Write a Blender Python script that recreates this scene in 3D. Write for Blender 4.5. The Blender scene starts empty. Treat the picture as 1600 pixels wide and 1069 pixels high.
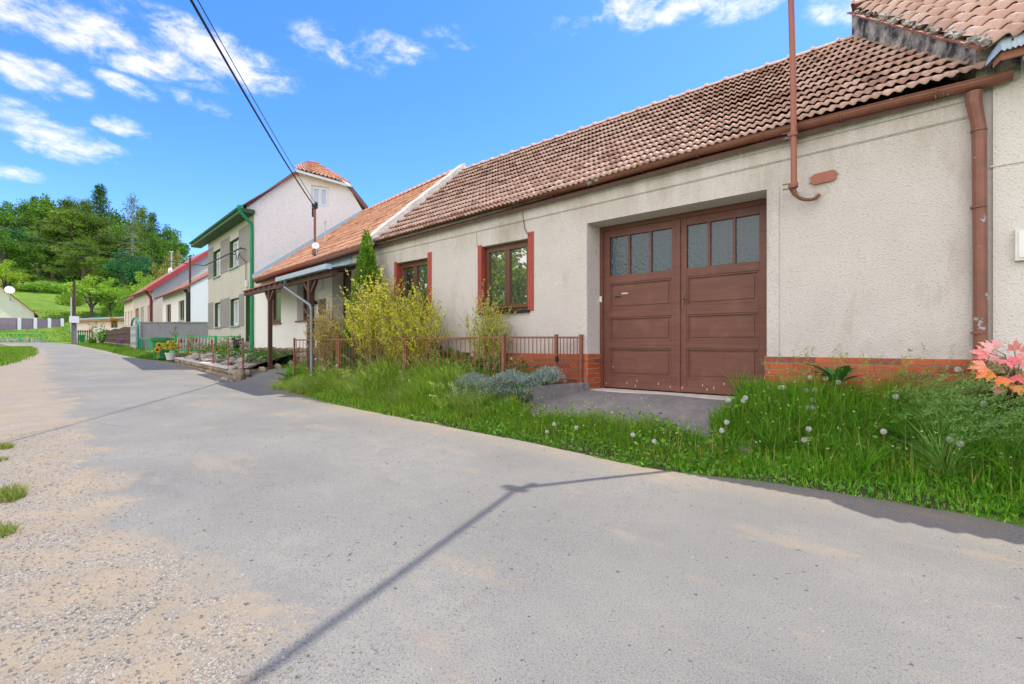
import bpy, math, random
import numpy as np
from mathutils import Vector
random.seed(7); RNG = np.random.default_rng(11)
C = bpy.context.scene
COL = C.collection

# ------------------------------------------------------------------ camera
f = 756.0; XV = 880.0; NN = math.hypot(f, XV); HY = 538.0; CH = 1.25; D = 6.478
RX = (XV/NN, f/NN); FW = (-f/NN, XV/NN)
cam_d = bpy.data.cameras.new('camera'); cam = bpy.data.objects.new('camera', cam_d); COL.objects.link(cam)
cam_d.sensor_width = 36; cam_d.lens = f/1600*36; cam_d.clip_end = 3000; cam_d.clip_start = 0.05
cam_d.shift_y = (HY-534.5)/1600
cam.location = (0, 0, CH)
cam.rotation_euler = Vector((FW[0], FW[1], 0)).to_track_quat('-Z', 'Y').to_euler()
C.camera = cam

# ------------------------------------------------------------------ sun, sky, exposure
SUN = Vector((0.408, 0.87, 2.0)).normalized()
elev = math.asin(SUN.z); srot = math.atan2(SUN.x, SUN.y)
sl = bpy.data.lights.new('sun', 'SUN'); sl.energy = 2.9; sl.angle = math.radians(0.5); sl.color = (1, 0.94, 0.84)
so = bpy.data.objects.new('sun', sl); COL.objects.link(so); so.rotation_euler = SUN.to_track_quat('Z', 'Y').to_euler()
so.location = (0, 0, 40)
C.view_settings.view_transform = 'Standard'; C.view_settings.look = 'None'
C.view_settings.exposure = 1.12; C.view_settings.gamma = 1
C.cycles.max_bounces = 8; C.cycles.transparent_max_bounces = 16
C.cycles.use_denoising = True

def ray(px, py):
    a = px-800.
    return ((RX[0]*a+FW[0]*f)/f, (RX[1]*a+FW[1]*f)/f, (HY-py)/f)
def at(px, py, d):
    r = ray(px, py); return (r[0]*d, r[1]*d, CH+r[2]*d)
def onY(px, py, Y): return at(px, py, Y/ray(px, py)[1])
def onZ(px, py, Z): return at(px, py, (Z-CH)/ray(px, py)[2])
def onL(px, py, p, d):
    r = ray(px, py); nx, ny = -d[1], d[0]
    return at(px, py, (nx*p[0]+ny*p[1])/(nx*r[0]+ny*r[1]))
def vpd(px):
    r = ray(px, 0); l = math.hypot(r[0], r[1]); return (r[0]/l, r[1]/l)

w = bpy.data.worlds.new('World'); C.world = w; w.use_nodes = True
def world():
    nt = w.node_tree; N = nt.nodes; L = nt.links; N.clear()
    out = N.new('ShaderNodeOutputWorld'); bg = N.new('ShaderNodeBackground'); bg.inputs[1].default_value = 0.15
    sky = N.new('ShaderNodeTexSky'); sky.sky_type = 'NISHITA'; sky.sun_disc = False
    sky.sun_elevation = elev; sky.sun_rotation = srot; sky.altitude = 300; sky.air_density = 1.0; sky.dust_density = 0.6; sky.ozone_density = 2.5
    hs = N.new('ShaderNodeHueSaturation'); hs.inputs['Saturation'].default_value = 1.28; hs.inputs['Value'].default_value = 0.92
    L.new(sky.outputs[0], hs.inputs['Color'])
    tn = N.new('ShaderNodeMix'); tn.data_type = 'RGBA'; tn.blend_type = 'MULTIPLY'; tn.inputs[0].default_value = 1; tn.inputs[7].default_value = (.78, .86, 1.10, 1); L.new(hs.outputs[0], tn.inputs[6])
    tc = N.new('ShaderNodeTexCoord')
    sep = N.new('ShaderNodeSeparateXYZ'); L.new(tc.outputs['Generated'], sep.inputs[0])
    def m(op, a, b=None, c=None):
        n = N.new('ShaderNodeMath'); n.operation = op
        for i, v in enumerate((a, b, c)):
            if v is None: continue
            if isinstance(v, (int, float)): n.inputs[i].default_value = v
            else: L.new(v, n.inputs[i])
        return n.outputs[0]
    az = m('ARCTAN2', sep.outputs['Y'], m('MULTIPLY', sep.outputs['X'], -1))     # 0 along -X, grows clockwise
    el = m('ARCSINE', sep.outputs['Z'])
    def ang(px, py):
        r = ray(px, py); l = math.sqrt(r[0]**2+r[1]**2+r[2]**2)
        return math.atan2(r[1], -r[0]), math.asin(r[2]/l)
    # domain warp so the banks do not read as ellipses
    cmb = N.new('ShaderNodeCombineXYZ'); L.new(az, cmb.inputs[0]); L.new(el, cmb.inputs[1])
    mp = N.new('ShaderNodeMapping'); mp.inputs['Scale'].default_value = (1, 1.9, 1); L.new(cmb.outputs[0], mp.inputs[0])
    n1 = N.new('ShaderNodeTexNoise'); n1.inputs['Scale'].default_value = 16; n1.inputs['Detail'].default_value = 11; n1.inputs['Roughness'].default_value = 0.66; n1.inputs['Distortion'].default_value = 0.25
    L.new(mp.outputs[0], n1.inputs['Vector'])
    n2 = N.new('ShaderNodeTexNoise'); n2.inputs['Scale'].default_value = 3.5; n2.inputs['Detail'].default_value = 4
    L.new(mp.outputs[0], n2.inputs['Vector'])
    sp2 = N.new('ShaderNodeSeparateColor'); L.new(n2.outputs['Color'], sp2.inputs[0])
    azw = m('ADD', az, m('MULTIPLY', m('SUBTRACT', sp2.outputs[0], .5), .16))
    elw = m('ADD', el, m('MULTIPLY', m('SUBTRACT', sp2.outputs[1], .5), .07))
    tot = None
    # px, py, half-width px, half-height px, weight, tilt
    for (px, py, hw, hh, wt, tl) in [(150, 55, 260, 44, 1.0, .03), (340, 80, 170, 46, 1.0, .10), (70, 108, 90, 30, .85, .1), (20, 118, 80, 24, .9, .1),
                                 (195, 128, 55, 20, .85, .25), (60, 200, 140, 42, .95, .12), (185, 193, 65, 24, .9, .15),
                                 (30, 270, 85, 15, .95, 0), (55, 232, 60, 14, .7, .2), (310, 160, 90, 24, .5, .1), (520, 75, 75, 45, .55, .3), (605, 68, 60, 36, .55, 0),
                                 (1130, -2, 210, 46, 1.0, .04), (1000, 8, 80, 60, .75, -.2), (1300, 20, 60, 44, .8, 0), (890, 50, 70, 26, .4, 0), (690, 45, 60, 22, .35, 0), (1400, -160, 300, 60, 1, 0), (300, -190, 330, 50, 1, 0)]:
        a0, e0 = ang(px, py); a1, _ = ang(px+hw, py); _, e1 = ang(px, py-hh)
        u = m('DIVIDE', m('SUBTRACT', azw, a0), abs(a1-a0)); v = m('DIVIDE', m('SUBTRACT', elw, e0), abs(e1-e0))
        v = m('ADD', v, m('MULTIPLY', u, tl*hw/hh))
        g = m('MULTIPLY', m('MAXIMUM', m('SUBTRACT', 1, m('ADD', m('MULTIPLY', u, u), m('MULTIPLY', v, v))), 0), wt)
        tot = g if tot is None else m('MAXIMUM', tot, g)
    dens = m('ADD', m('MULTIPLY', m('POWER', tot, .7), .78), m('MULTIPLY', m('SUBTRACT', n1.outputs[0], .5), 2.6))
    mr = N.new('ShaderNodeMapRange'); mr.interpolation_type = 'SMOOTHSTEP'; mr.inputs[1].default_value = .16; mr.inputs[2].default_value = 1.25
    L.new(dens, mr.inputs[0])
    gate = N.new('ShaderNodeMapRange'); gate.inputs[1].default_value = 0; gate.inputs[2].default_value = .45; L.new(tot, gate.inputs[0])
    fac = m('MULTIPLY', m('MULTIPLY', mr.outputs[0], gate.outputs[0]), .92)
    # unseen cloud bank opposite the house, added as white fill light for its facade
    fill_bank = N.new('ShaderNodeMapRange'); fill_bank.interpolation_type = 'SMOOTHSTEP'; fill_bank.inputs[1].default_value = .02; fill_bank.inputs[2].default_value = .5
    L.new(m('MULTIPLY', sep.outputs['Y'], -1), fill_bank.inputs[0])
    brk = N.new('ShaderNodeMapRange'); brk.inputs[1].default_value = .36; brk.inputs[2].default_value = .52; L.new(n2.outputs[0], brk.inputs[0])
    fill_fac = m('MULTIPLY', fill_bank.outputs[0], m('ADD', .55, m('MULTIPLY', brk.outputs[0], .45)))
    mix = N.new('ShaderNodeMix'); mix.data_type = 'RGBA'; L.new(fac, mix.inputs[0])
    L.new(tn.outputs[2], mix.inputs[6]); mix.inputs[7].default_value = (4.1, 3.9, 4.2, 1)
    mix2 = N.new('ShaderNodeMix'); mix2.data_type = 'RGBA'; L.new(fill_fac, mix2.inputs[0]); L.new(mix.outputs[2], mix2.inputs[6]); mix2.inputs[7].default_value = (7.7, 7.3, 7.15, 1)
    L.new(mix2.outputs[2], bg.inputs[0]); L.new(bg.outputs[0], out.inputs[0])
world()

# ------------------------------------------------------------------ mesh helpers
class MB:
    def __init__(s): s.v = []; s.f = []; s.uv = {}; s.c = {}
    def add(s, vs): i = len(s.v); s.v += [tuple(p) for p in vs]; return i
    def poly(s, pts, col=None):
        i = s.add(pts); s.f.append(tuple(range(i, i+len(pts))))
        if col is not None: s.c[len(s.f)-1] = col
    def hexa(s, p, col=None):       # p: 4 bottom + 4 top
        i = s.add(p)
        for q in ((0, 3, 2, 1), (4, 5, 6, 7), (0, 1, 5, 4), (1, 2, 6, 5), (2, 3, 7, 6), (3, 0, 4, 7)):
            s.f.append(tuple(i+k for k in q))
            if col is not None: s.c[len(s.f)-1] = col
    def box(s, a, b, col=None):
        x0, y0, z0 = a; x1, y1, z1 = b
        s.hexa([(x0, y0, z0), (x1, y0, z0), (x1, y1, z0), (x0, y1, z0), (x0, y0, z1), (x1, y0, z1), (x1, y1, z1), (x0, y1, z1)], col)
    def fbox(s, fr, u0, u1, v0, v1, z0, z1, col=None):
        s.hexa([fr(u0, v0, z0), fr(u1, v0, z0), fr(u1, v1, z0), fr(u0, v1, z0), fr(u0, v0, z1), fr(u1, v0, z1), fr(u1, v1, z1), fr(u0, v1, z1)], col)
    def bar(s, p, q, wd, h, up=(0, 0, 1)):
        p = Vector(p); q = Vector(q); t = (q-p).normalized(); upv = Vector(up)
        if abs(t.dot(upv)) > .98: upv = Vector((1, 0, 0))
        a = t.cross(upv).normalized()*wd/2; b = a.cross(t).normalized()*h/2
        s.hexa([p-a-b, p+a-b, q+a-b, q-a-b, p-a+b, p+a+b, q+a+b, q-a+b])
    def tube(s, pts, r, n=8, cap=True, col=None):
        pts = [Vector(p) for p in pts]; rs = r if isinstance(r, (list, tuple)) else [r]*len(pts)
        rings = []; ref = None
        for k, p in enumerate(pts):
            t = (pts[min(k+1, len(pts)-1)]-pts[max(k-1, 0)]).normalized()
            if ref is None: ref = Vector((0, 0, 1)) if abs(t.z) < .9 else Vector((1, 0, 0))
            a = t.cross(ref).normalized(); b = t.cross(a).normalized(); ref = b.cross(t) if False else ref
            if abs(t.dot(ref)) > .95: ref = Vector((1, 0, 0)) if abs(t.x) < .9 else Vector((0, 1, 0))
            rings.append(s.add([p+a*(rs[k]*math.cos(2*math.pi*j/n))+b*(rs[k]*math.sin(2*math.pi*j/n)) for j in range(n)]))
        for k in range(len(pts)-1):
            for j in range(n):
                j2 = (j+1) % n
                s.f.append((rings[k]+j, rings[k]+j2, rings[k+1]+j2, rings[k+1]+j))
                if col is not None: s.c[len(s.f)-1] = col
        if cap:
            s.f.append(tuple(rings[0]+j for j in range(n))); s.f.append(tuple(rings[-1]+j for j in reversed(range(n))))
    def lathe(s, c, prof, n=16):
        rings = [s.add([(c[0]+r*math.cos(2*math.pi*j/n), c[1]+r*math.sin(2*math.pi*j/n), c[2]+z) for j in range(n)]) for r, z in prof]
        for k in range(len(rings)-1):
            for j in range(n): s.f.append((rings[k]+j, rings[k]+(j+1) % n, rings[k+1]+(j+1) % n, rings[k+1]+j))
        s.f.append(tuple(rings[0]+j for j in range(n))); s.f.append(tuple(rings[-1]+j for j in range(n)))
    def blob(s, c, r, seed=0, n=1, squash=(1, 1, 1), jit=.25):
        rr = random.Random(seed); t = (1+5**.5)/2
        V = [Vector(v).normalized() for v in ((-1, t, 0), (1, t, 0), (-1, -t, 0), (1, -t, 0), (0, -1, t), (0, 1, t), (0, -1, -t), (0, 1, -t), (t, 0, -1), (t, 0, 1), (-t, 0, -1), (-t, 0, 1))]
        F = [(0, 11, 5), (0, 5, 1), (0, 1, 7), (0, 7, 10), (0, 10, 11), (1, 5, 9), (5, 11, 4), (11, 10, 2), (10, 7, 6), (7, 1, 8), (3, 9, 4), (3, 4, 2), (3, 2, 6), (3, 6, 8), (3, 8, 9), (4, 9, 5), (2, 4, 11), (6, 2, 10), (8, 6, 7), (9, 8, 1)]
        for _ in range(n):
            mid = {}; F2 = []
            def mp(a, b):
                k = (min(a, b), max(a, b))
                if k not in mid: mid[k] = len(V); V.append(((V[a]+V[b])/2).normalized())
                return mid[k]
            for a, b, c_ in F:
                x, y, z = mp(a, b), mp(b, c_), mp(c_, a); F2 += [(a, x, z), (b, y, x), (c_, z, y), (x, y, z)]
            F = F2
        i = s.add([(c[0]+v.x*r*squash[0]*(k := 1+jit*(rr.random()-.5)*2), c[1]+v.y*r*squash[1]*k, c[2]+v.z*r*squash[2]*k) for v in V])
        s.f += [(i+a, i+b, i+c_) for a, b, c_ in F]
    def build(s, name, mat, parent=None, smooth=False, local=False):
        me = bpy.data.meshes.new(name); me.from_pydata(s.v, [], s.f)
        if s.c:
            at_ = me.color_attributes.new('col', 'FLOAT_COLOR', 'CORNER'); arr = []
            for k, p in enumerate(me.polygons):
                c = s.c.get(k, (.5, .5, .5)); arr += [c[0], c[1], c[2], 1.]*p.loop_total
            at_.data.foreach_set('color', arr)
        return link(name, me, mat, parent, smooth, local)
def link(name, me, mat, parent=None, smooth=False, local=False):
    if smooth: me.polygons.foreach_set('use_smooth', [True]*len(me.polygons))
    me.materials.append(mat); o = bpy.data.objects.new(name, me); COL.objects.link(o)
    if parent is not None:
        o.parent = parent
        if parent.type == 'EMPTY' and not local: o.location = -parent.location
    return o
def tag(o, label=None, cat=None, group=None, kind=None):
    if label: o['label'] = label
    if cat: o['category'] = cat
    if group: o['group'] = group
    if kind: o['kind'] = kind
    return o
def thing(name, label, cat, loc=(0, 0, 0), group=None):
    o = bpy.data.objects.new(name, None); COL.objects.link(o); o.location = loc; o.empty_display_size = .2
    return tag(o, label, cat, group)
def npmesh(name, V, F, col=None):
    me = bpy.data.meshes.new(name); V = np.asarray(V, np.float32)
    me.vertices.add(len(V)); me.vertices.foreach_set('co', V.ravel())
    li = np.concatenate([np.asarray(a, np.int32).ravel() for a in F]); cnt = np.concatenate([np.full(len(a), np.asarray(a).shape[1], np.int32) for a in F])
    me.loops.add(len(li)); me.loops.foreach_set('vertex_index', li)
    me.polygons.add(len(cnt)); st = np.zeros(len(cnt), np.int32); st[1:] = np.cumsum(cnt)[:-1]
    me.polygons.foreach_set('loop_start', st); me.polygons.foreach_set('loop_total', cnt)
    me.update(calc_edges=True); me.validate()
    if col is not None:
        a = me.color_attributes.new('col', 'FLOAT_COLOR', 'POINT'); c4 = np.ones((len(V), 4), np.float32); c4[:, :3] = col
        a.data.foreach_set('color', c4.ravel())
    return me
class Fr:
    def __init__(s, o, d, m=None):
        l = math.hypot(*d); s.o = o; s.d = (d[0]/l, d[1]/l)
        if m is None:
            m = (-s.d[1], s.d[0])
            if m[1] < 0: m = (-m[0], -m[1])
        l = math.hypot(*m); s.m = (m[0]/l, m[1]/l)
    def __call__(s, u, v, z): return (s.o[0]+u*s.d[0]+v*s.m[0], s.o[1]+u*s.d[1]+v*s.m[1], z)
    def uv(s, p):
        a, b, c, d_ = s.d[0], s.m[0], s.d[1], s.m[1]; det = a*d_-b*c; x = p[0]-s.o[0]; y = p[1]-s.o[1]
        return ((x*d_-b*y)/det, (a*y-c*x)/det)
    def hit(s, px, py, v=0):    # pixel ray on the plane parallel to the facade at depth v -> (u, z)
        o = s(0, v, 0); p = onL(px, py, o[:2], s.d); return s.uv(p)[0], p[2]

# ------------------------------------------------------------------ materials
MATS = {}
def nodes(name):
    m = bpy.data.materials.new(name); m.use_nodes = True; nt = m.node_tree; b = nt.nodes['Principled BSDF']
    return m, nt, nt.nodes, nt.links, b
def noise(nt, scale, detail=4, rough=.55, vec=None, stretch=None):
    N, L = nt.nodes, nt.links
    if vec is None: vec = N.new('ShaderNodeTexCoord').outputs['Object']
    if stretch:
        mp = N.new('ShaderNodeMapping'); mp.inputs['Scale'].default_value = stretch; L.new(vec, mp.inputs[0]); vec = mp.outputs[0]
    n = N.new('ShaderNodeTexNoise'); n.inputs['Scale'].default_value = scale; n.inputs['Detail'].default_value = detail; n.inputs['Roughness'].default_value = rough
    L.new(vec, n.inputs['Vector']); return n.outputs[0]
def ramp(nt, fac, lo, hi):
    r = nt.nodes.new('ShaderNodeMapRange'); r.inputs[1].default_value = lo; r.inputs[2].default_value = hi; nt.links.new(fac, r.inputs[0]); return r.outputs[0]
def mixc(nt, fac, a, b, mode='MIX'):
    n = nt.nodes.new('ShaderNodeMix'); n.data_type = 'RGBA'; n.blend_type = mode
    for i, v in ((0, fac), (6, a), (7, b)):
        if isinstance(v, (int, float)): n.inputs[i].default_value = v
        elif isinstance(v, tuple): n.inputs[i].default_value = (*v[:3], 1)
        else: nt.links.new(v, n.inputs[i])
    return n.outputs[2]
def math_(nt, op, a, b=None):
    n = nt.nodes.new('ShaderNodeMath'); n.operation = op
    for i, v in enumerate((a, b)):
        if v is None: continue
        if isinstance(v, (int, float)): n.inputs[i].default_value = v
        else: nt.links.new(v, n.inputs[i])
    return n.outputs[0]
def bump(nt, b, h, strength, dist=.01):
    n = nt.nodes.new('ShaderNodeBump'); n.inputs['Strength'].default_value = strength; n.inputs['Distance'].default_value = dist
    nt.links.new(h, n.inputs['Height']); nt.links.new(n.outputs[0], b.inputs['Normal'])
def pm(name, c1, c2=None, scale=6, rough=.8, bs=None, bstr=.3, bdist=.004, metal=0, lo=.35, hi=.65, c3=None, s3=2, lo3=.55, hi3=.7, stretch=None, spec=.4):
    if name in MATS: return MATS[name]
    m, nt, N, L, b = nodes(name); MATS[name] = m
    col = mixc(nt, ramp(nt, noise(nt, scale, 6, .6, stretch=stretch), lo, hi), c1, c2 or tuple(x*.8 for x in c1))
    if c3: col = mixc(nt, ramp(nt, noise(nt, s3, 8, .65), lo3, hi3), col, c3)
    L.new(col, b.inputs['Base Color']); b.inputs['Roughness'].default_value = rough; b.inputs['Metallic'].default_value = metal
    b.inputs['Specular IOR Level'].default_value = spec
    if bs: bump(nt, b, noise(nt, bs, 4, .6, stretch=stretch), bstr, bdist)
    return m
def attr_mat(name, rough=.8, var=.25, vs=40, bs=None, bstr=.3, bdist=.003, spec=.3):
    m, nt, N, L, b = nodes(name); MATS[name] = m
    a = N.new('ShaderNodeAttribute'); a.attribute_name = 'col'
    k = ramp(nt, noise(nt, vs, 4, .6), .3, .7)
    col = mixc(nt, k, a.outputs['Color'], mixc(nt, 1., a.outputs['Color'], (1-var,)*3, 'MULTIPLY'))
    L.new(col, b.inputs['Base Color']); b.inputs['Roughness'].default_value = rough; b.inputs['Specular IOR Level'].default_value = spec
    if bs: bump(nt, b, noise(nt, bs, 4), bstr, bdist)
    return m
def leaf_mat(name, trans=.35, attr=True, c=(.1, .2, .03), tint=(1.25, 1.2, .55)):
    m, nt, N, L, b = nodes(name); MATS[name] = m
    if attr:
        a = N.new('ShaderNodeAttribute'); a.attribute_name = 'col'; col = a.outputs['Color']
    else:
        col = mixc(nt, ramp(nt, noise(nt, 1.2, 3), .35, .65), c, tuple(x*.7 for x in c))
    L.new(col, b.inputs['Base Color']); b.inputs['Roughness'].default_value = .55; b.inputs['Specular IOR Level'].default_value = .25
    t = N.new('ShaderNodeBsdfTranslucent'); L.new(mixc(nt, 1., col, tint, 'MULTIPLY'), t.inputs[0])
    mx = N.new('ShaderNodeMixShader'); mx.inputs[0].default_value = trans
    L.new(b.outputs[0], mx.inputs[1]); L.new(t.outputs[0], mx.inputs[2])
    L.new(mx.outputs[0], N['Material Output'].inputs[0]); return m
def plaster(name, c1, c2, grain=48, strength=.9, dist=.014, stain=(.42, .36, .28), st=.5, drip=None):
    m, nt, N, L, b = nodes(name); MATS[name] = m
    col = mixc(nt, ramp(nt, noise(nt, 1.3, 6, .6), .3, .7), c1, c2)
    col = mixc(nt, math_(nt, 'MULTIPLY', ramp(nt, noise(nt, 2.1, 8, .7, stretch=(1, 1, .35)), .54, .78), st), col, stain)
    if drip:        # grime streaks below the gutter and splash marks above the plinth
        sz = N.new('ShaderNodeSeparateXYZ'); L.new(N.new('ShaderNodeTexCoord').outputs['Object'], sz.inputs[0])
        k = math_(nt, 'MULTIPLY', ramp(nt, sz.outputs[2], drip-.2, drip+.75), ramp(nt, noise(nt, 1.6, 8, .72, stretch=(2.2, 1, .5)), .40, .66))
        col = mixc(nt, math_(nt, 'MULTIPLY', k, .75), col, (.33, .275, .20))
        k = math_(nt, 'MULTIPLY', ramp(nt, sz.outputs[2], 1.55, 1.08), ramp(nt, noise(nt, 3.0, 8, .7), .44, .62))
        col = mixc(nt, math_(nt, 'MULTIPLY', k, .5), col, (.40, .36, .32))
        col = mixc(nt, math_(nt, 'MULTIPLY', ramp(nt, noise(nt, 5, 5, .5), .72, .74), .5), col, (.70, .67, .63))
    g = noise(nt, grain, 3, .6); g2 = noise(nt, grain*2.7, 2, .5)
    col = mixc(nt, math_(nt, 'MULTIPLY', ramp(nt, g, .44, .32), .6), col, tuple(x*.58 for x in c2))
    L.new(col, b.inputs['Base Color']); b.inputs['Roughness'].default_value = .92; b.inputs['Specular IOR Level'].default_value = .15
    bump(nt, b, math_(nt, 'ADD', g, math_(nt, 'MULTIPLY', g2, .45)), strength, dist); return m
def tile_mat(name, c1, c2, c3, dirt, dirt_amt=.5, dlo=.5):
    m, nt, N, L, b = nodes(name); MATS[name] = m
    uv = N.new('ShaderNodeUVMap').outputs[0]
    fl = N.new('ShaderNodeVectorMath'); fl.operation = 'FLOOR'; L.new(uv, fl.inputs[0])
    wn = N.new('ShaderNodeTexWhiteNoise'); wn.noise_dimensions = '2D'; L.new(fl.outputs[0], wn.inputs['Vector'])
    col = mixc(nt, wn.outputs['Value'], c1, c2)
    sp = N.new('ShaderNodeSeparateColor'); L.new(wn.outputs['Color'], sp.inputs[0])
    col = mixc(nt, ramp(nt, sp.outputs[1], .6, 1), col, c3)
    col = mixc(nt, math_(nt, 'MULTIPLY', ramp(nt, noise(nt, 9, 8, .7), dlo, dlo+.2), dirt_amt), col, dirt)
    # grime gathers on the upper, overlapped part of each tile
    L.new(col, b.inputs['Base Color']); b.inputs['Roughness'].default_value = .75; b.inputs['Specular IOR Level'].default_value = .35
    bump(nt, b, noise(nt, 70, 4), .25, .004); return m
def glass_mat(name, c=(.02, .025, .03), refl=.4, rough=.015, bs=None, bstr=.3):
    m, nt, N, L, b = nodes(name); MATS[name] = m
    b.inputs['Base Color'].default_value = (*c, 1); b.inputs['Roughness'].default_value = .35
    g = N.new('ShaderNodeBsdfGlossy'); g.inputs['Roughness'].default_value = rough
    mx = N.new('ShaderNodeMixShader'); mx.inputs[0].default_value = refl
    L.new(b.outputs[0], mx.inputs[1]); L.new(g.outputs[0], mx.inputs[2]); L.new(mx.outputs[0], N['Material Output'].inputs[0])
    if bs:
        n = N.new('ShaderNodeBump'); n.inputs['Strength'].default_value = bstr; n.inputs['Distance'].default_value = .01
        L.new(noise(nt, bs, 2), n.inputs['Height']); L.new(n.outputs[0], g.inputs['Normal']); L.new(n.outputs[0], b.inputs['Normal'])
    return m

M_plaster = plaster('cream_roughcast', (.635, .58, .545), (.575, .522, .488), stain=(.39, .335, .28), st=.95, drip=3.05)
M_plaster2 = plaster('pale_roughcast', (.73, .69, .64), (.67, .63, .58), stain=(.5, .45, .36), st=.35)
M_reveal = plaster('reveal_render', (.64, .59, .54), (.60, .55, .50), grain=30, strength=.25, dist=.005, st=.2)
M_white = plaster('white_render', (.80, .78, .74), (.76, .74, .71), grain=40, strength=.15, dist=.004, stain=(.6, .58, .53), st=.2)
M_beige = plaster('beige_render', (.60, .54, .46), (.55, .49, .42), grain=20, strength=.25, dist=.01, stain=(.45, .38, .3), st=.3)
M_grey = plaster('grey_beige_render', (.56, .53, .455), (.52, .49, .42), grain=20, strength=.2, dist=.01, st=.2)
M_greydark = plaster('grey_render', (.30, .285, .265), (.27, .255, .24), grain=20, strength=.2, dist=.01, st=.2)
M_yellow = plaster('yellow_render', (.80, .74, .50), (.76, .70, .47), grain=12, strength=.1, dist=.01, st=.1)
M_pink = plaster('pale_pink_render', (.74, .62, .52), (.70, .58, .48), grain=12, strength=.1, dist=.01, st=.2)
M_tile = tile_mat('weathered_tiles', (.62, .43, .36), (.50, .315, .25), (.35, .20, .16), (.13, .095, .085), .6, .52)
M_tile2 = tile_mat('orange_tiles', (.72, .40, .27), (.64, .33, .21), (.54, .27, .17), (.28, .15, .11), .35, .55)
M_tile3 = tile_mat('rose_tiles', (.66, .47, .39), (.57, .36, .29), (.44, .25, .20), (.14, .11, .10), .6, .52)
M_tilebrown = pm('brown_red_roof', (.30, .12, .07), (.22, .09, .06), 3, .8, 8, .6, .05)
M_redmetal = pm('red_roof_metal', (.42, .05, .05), (.36, .04, .04), 2, .5)
M_rust = pm('brown_painted_metal', (.26, .095, .058), (.20, .07, .045), 9, .5, 40, .1, .002)
def gutter_mat():
    m, nt, N, L, b = nodes('brown_gutter_paint')
    col = mixc(nt, ramp(nt, noise(nt, 7, 6), .35, .65), (.24, .088, .053), (.175, .065, .042))
    col = mixc(nt, math_(nt, 'MULTIPLY', ramp(nt, noise(nt, 3.1, 6, .6), .632, .642), 1), col, (.30, .36, .38))
    L.new(col, b.inputs['Base Color']); b.inputs['Roughness'].default_value = .45; return m
M_gutter = gutter_mat()
M_pole = pm('mast_paint', (.36, .13, .08), (.29, .10, .06), 5, .5, stretch=(1, 1, .2))
M_zinc = pm('zinc_sheet', (.42, .50, .55), (.36, .44, .49), 8, .45, metal=.3)
M_door = pm('brown_door_paint', (.165, .062, .042), (.125, .048, .034), 5, .48, 60, .12, .003, c3=(.20, .085, .06), s3=3, lo3=.5, hi3=.8, stretch=(.35, 1, 6))
M_chip = pm('pale_undercoat', (.62, .56, .52), (.5, .44, .4), 40, .9)
M_frame = pm('brown_window_frame', (.135, .055, .026), (.10, .04, .02), 6, .4, stretch=(1, 1, .3))
M_redtrim = pm('red_trim_paint', (.35, .068, .046), (.30, .055, .04), 5, .7, 50, .2, .003)
M_dark = pm('dark_interior', (.02, .016, .014), None, 3, .8)
M_black = pm('black_iron', (.02, .018, .018), None, 3, .5)
M_glass = glass_mat('window_glass', (.03, .03, .03), .42)
M_rip = glass_mat('rippled_glass', (.014, .040, .055), .04, .12, 22, .5)
M_glassfar = glass_mat('far_glass', (.05, .055, .06), .22)
M_curtain = pm('white_curtain', (.62, .66, .74), (.40, .44, .52), 9, .9, stretch=(1, 1, .05))
M_blind = pm('net_curtain', (.16, .15, .13), (.09, .085, .08), 9, .9, stretch=(6, 1, .1))
M_mortar = pm('grey_mortar', (.46, .43, .40), (.40, .37, .34), 15, .95, 60, .4)
M_mortar2 = pm('pale_mortar', (.55, .51, .45), (.42, .38, .33), 7, .95, 30, .7, .02)
def soot_mat():
    m, nt, N, L, b = nodes('sooty_gable_render')
    col = mixc(nt, ramp(nt, noise(nt, 3.4, 9, .72), .40, .58), (.46, .42, .37), (.04, .038, .038))
    L.new(col, b.inputs['Base Color']); b.inputs['Roughness'].default_value = .95; bump(nt, b, noise(nt, 25, 5), .6, .02); return m
M_soot = soot_mat()
M_brick = attr_mat('clinker_tile', .55, .22, 25, 50, .2, .002)
M_stone = attr_mat('fieldstone', .9, .35, 14, 20, .7, .02)
M_concrete = pm('concrete', (.20, .185, .175), (.14, .13, .125), 9, .9, 60, .5, .006, c3=(.12, .11, .10), s3=3, lo3=.55, hi3=.75)
M_paleconc = pm('pale_coping', (.62, .56, .50), (.52, .46, .41), 9, .9, 60, .4, .005)
M_wood = pm('dark_brown_timber', (.09, .035, .02), (.06, .025, .015), 6, .6, 30, .3, .003, stretch=(1, 1, .2))
M_green = pm('green_fence_paint', (.02, .40, .12), (.018, .33, .10), 5, .45)
M_greenpipe = pm('green_pipe_paint', (.015, .27, .09), (.012, .22, .075), 5, .4)
M_greenframe = pm('green_reveal_paint', (.045, .11, .035), (.035, .085, .028), 5, .7)
M_teal = pm('teal_gate_paint', (.02, .22, .20), (.02, .17, .16), 6, .5)
M_whitepaint = pm('white_paint', (.78, .78, .76), (.70, .70, .68), 5, .5)
M_plastic = pm('pale_box_plastic', (.72, .70, .66), (.64, .62, .58), 8, .5)
M_bin = pm('green_bin_plastic', (.018, .25, .06), (.016, .20, .05), 4, .42)
M_rubber = pm('black_rubber', (.02, .02, .02), None, 5, .7)
M_purple = pm('mauve_fence_board', (.20, .14, .17), (.16, .11, .14), 12, .8, stretch=(1, 1, .05))
M_bark = pm('bark', (.13, .10, .08), (.08, .06, .05), 8, .9, 20, .6, .03, stretch=(1, 1, .3))
M_pinebark = pm('pine_bark', (.26, .16, .11), (.17, .11, .085), 3, .9)
M_deadwood = pm('dead_wood', (.27, .22, .20), (.20, .165, .15), 3, .9)
M_twig = pm('twig', (.34, .27, .15), (.24, .19, .11), 8, .8)
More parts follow.
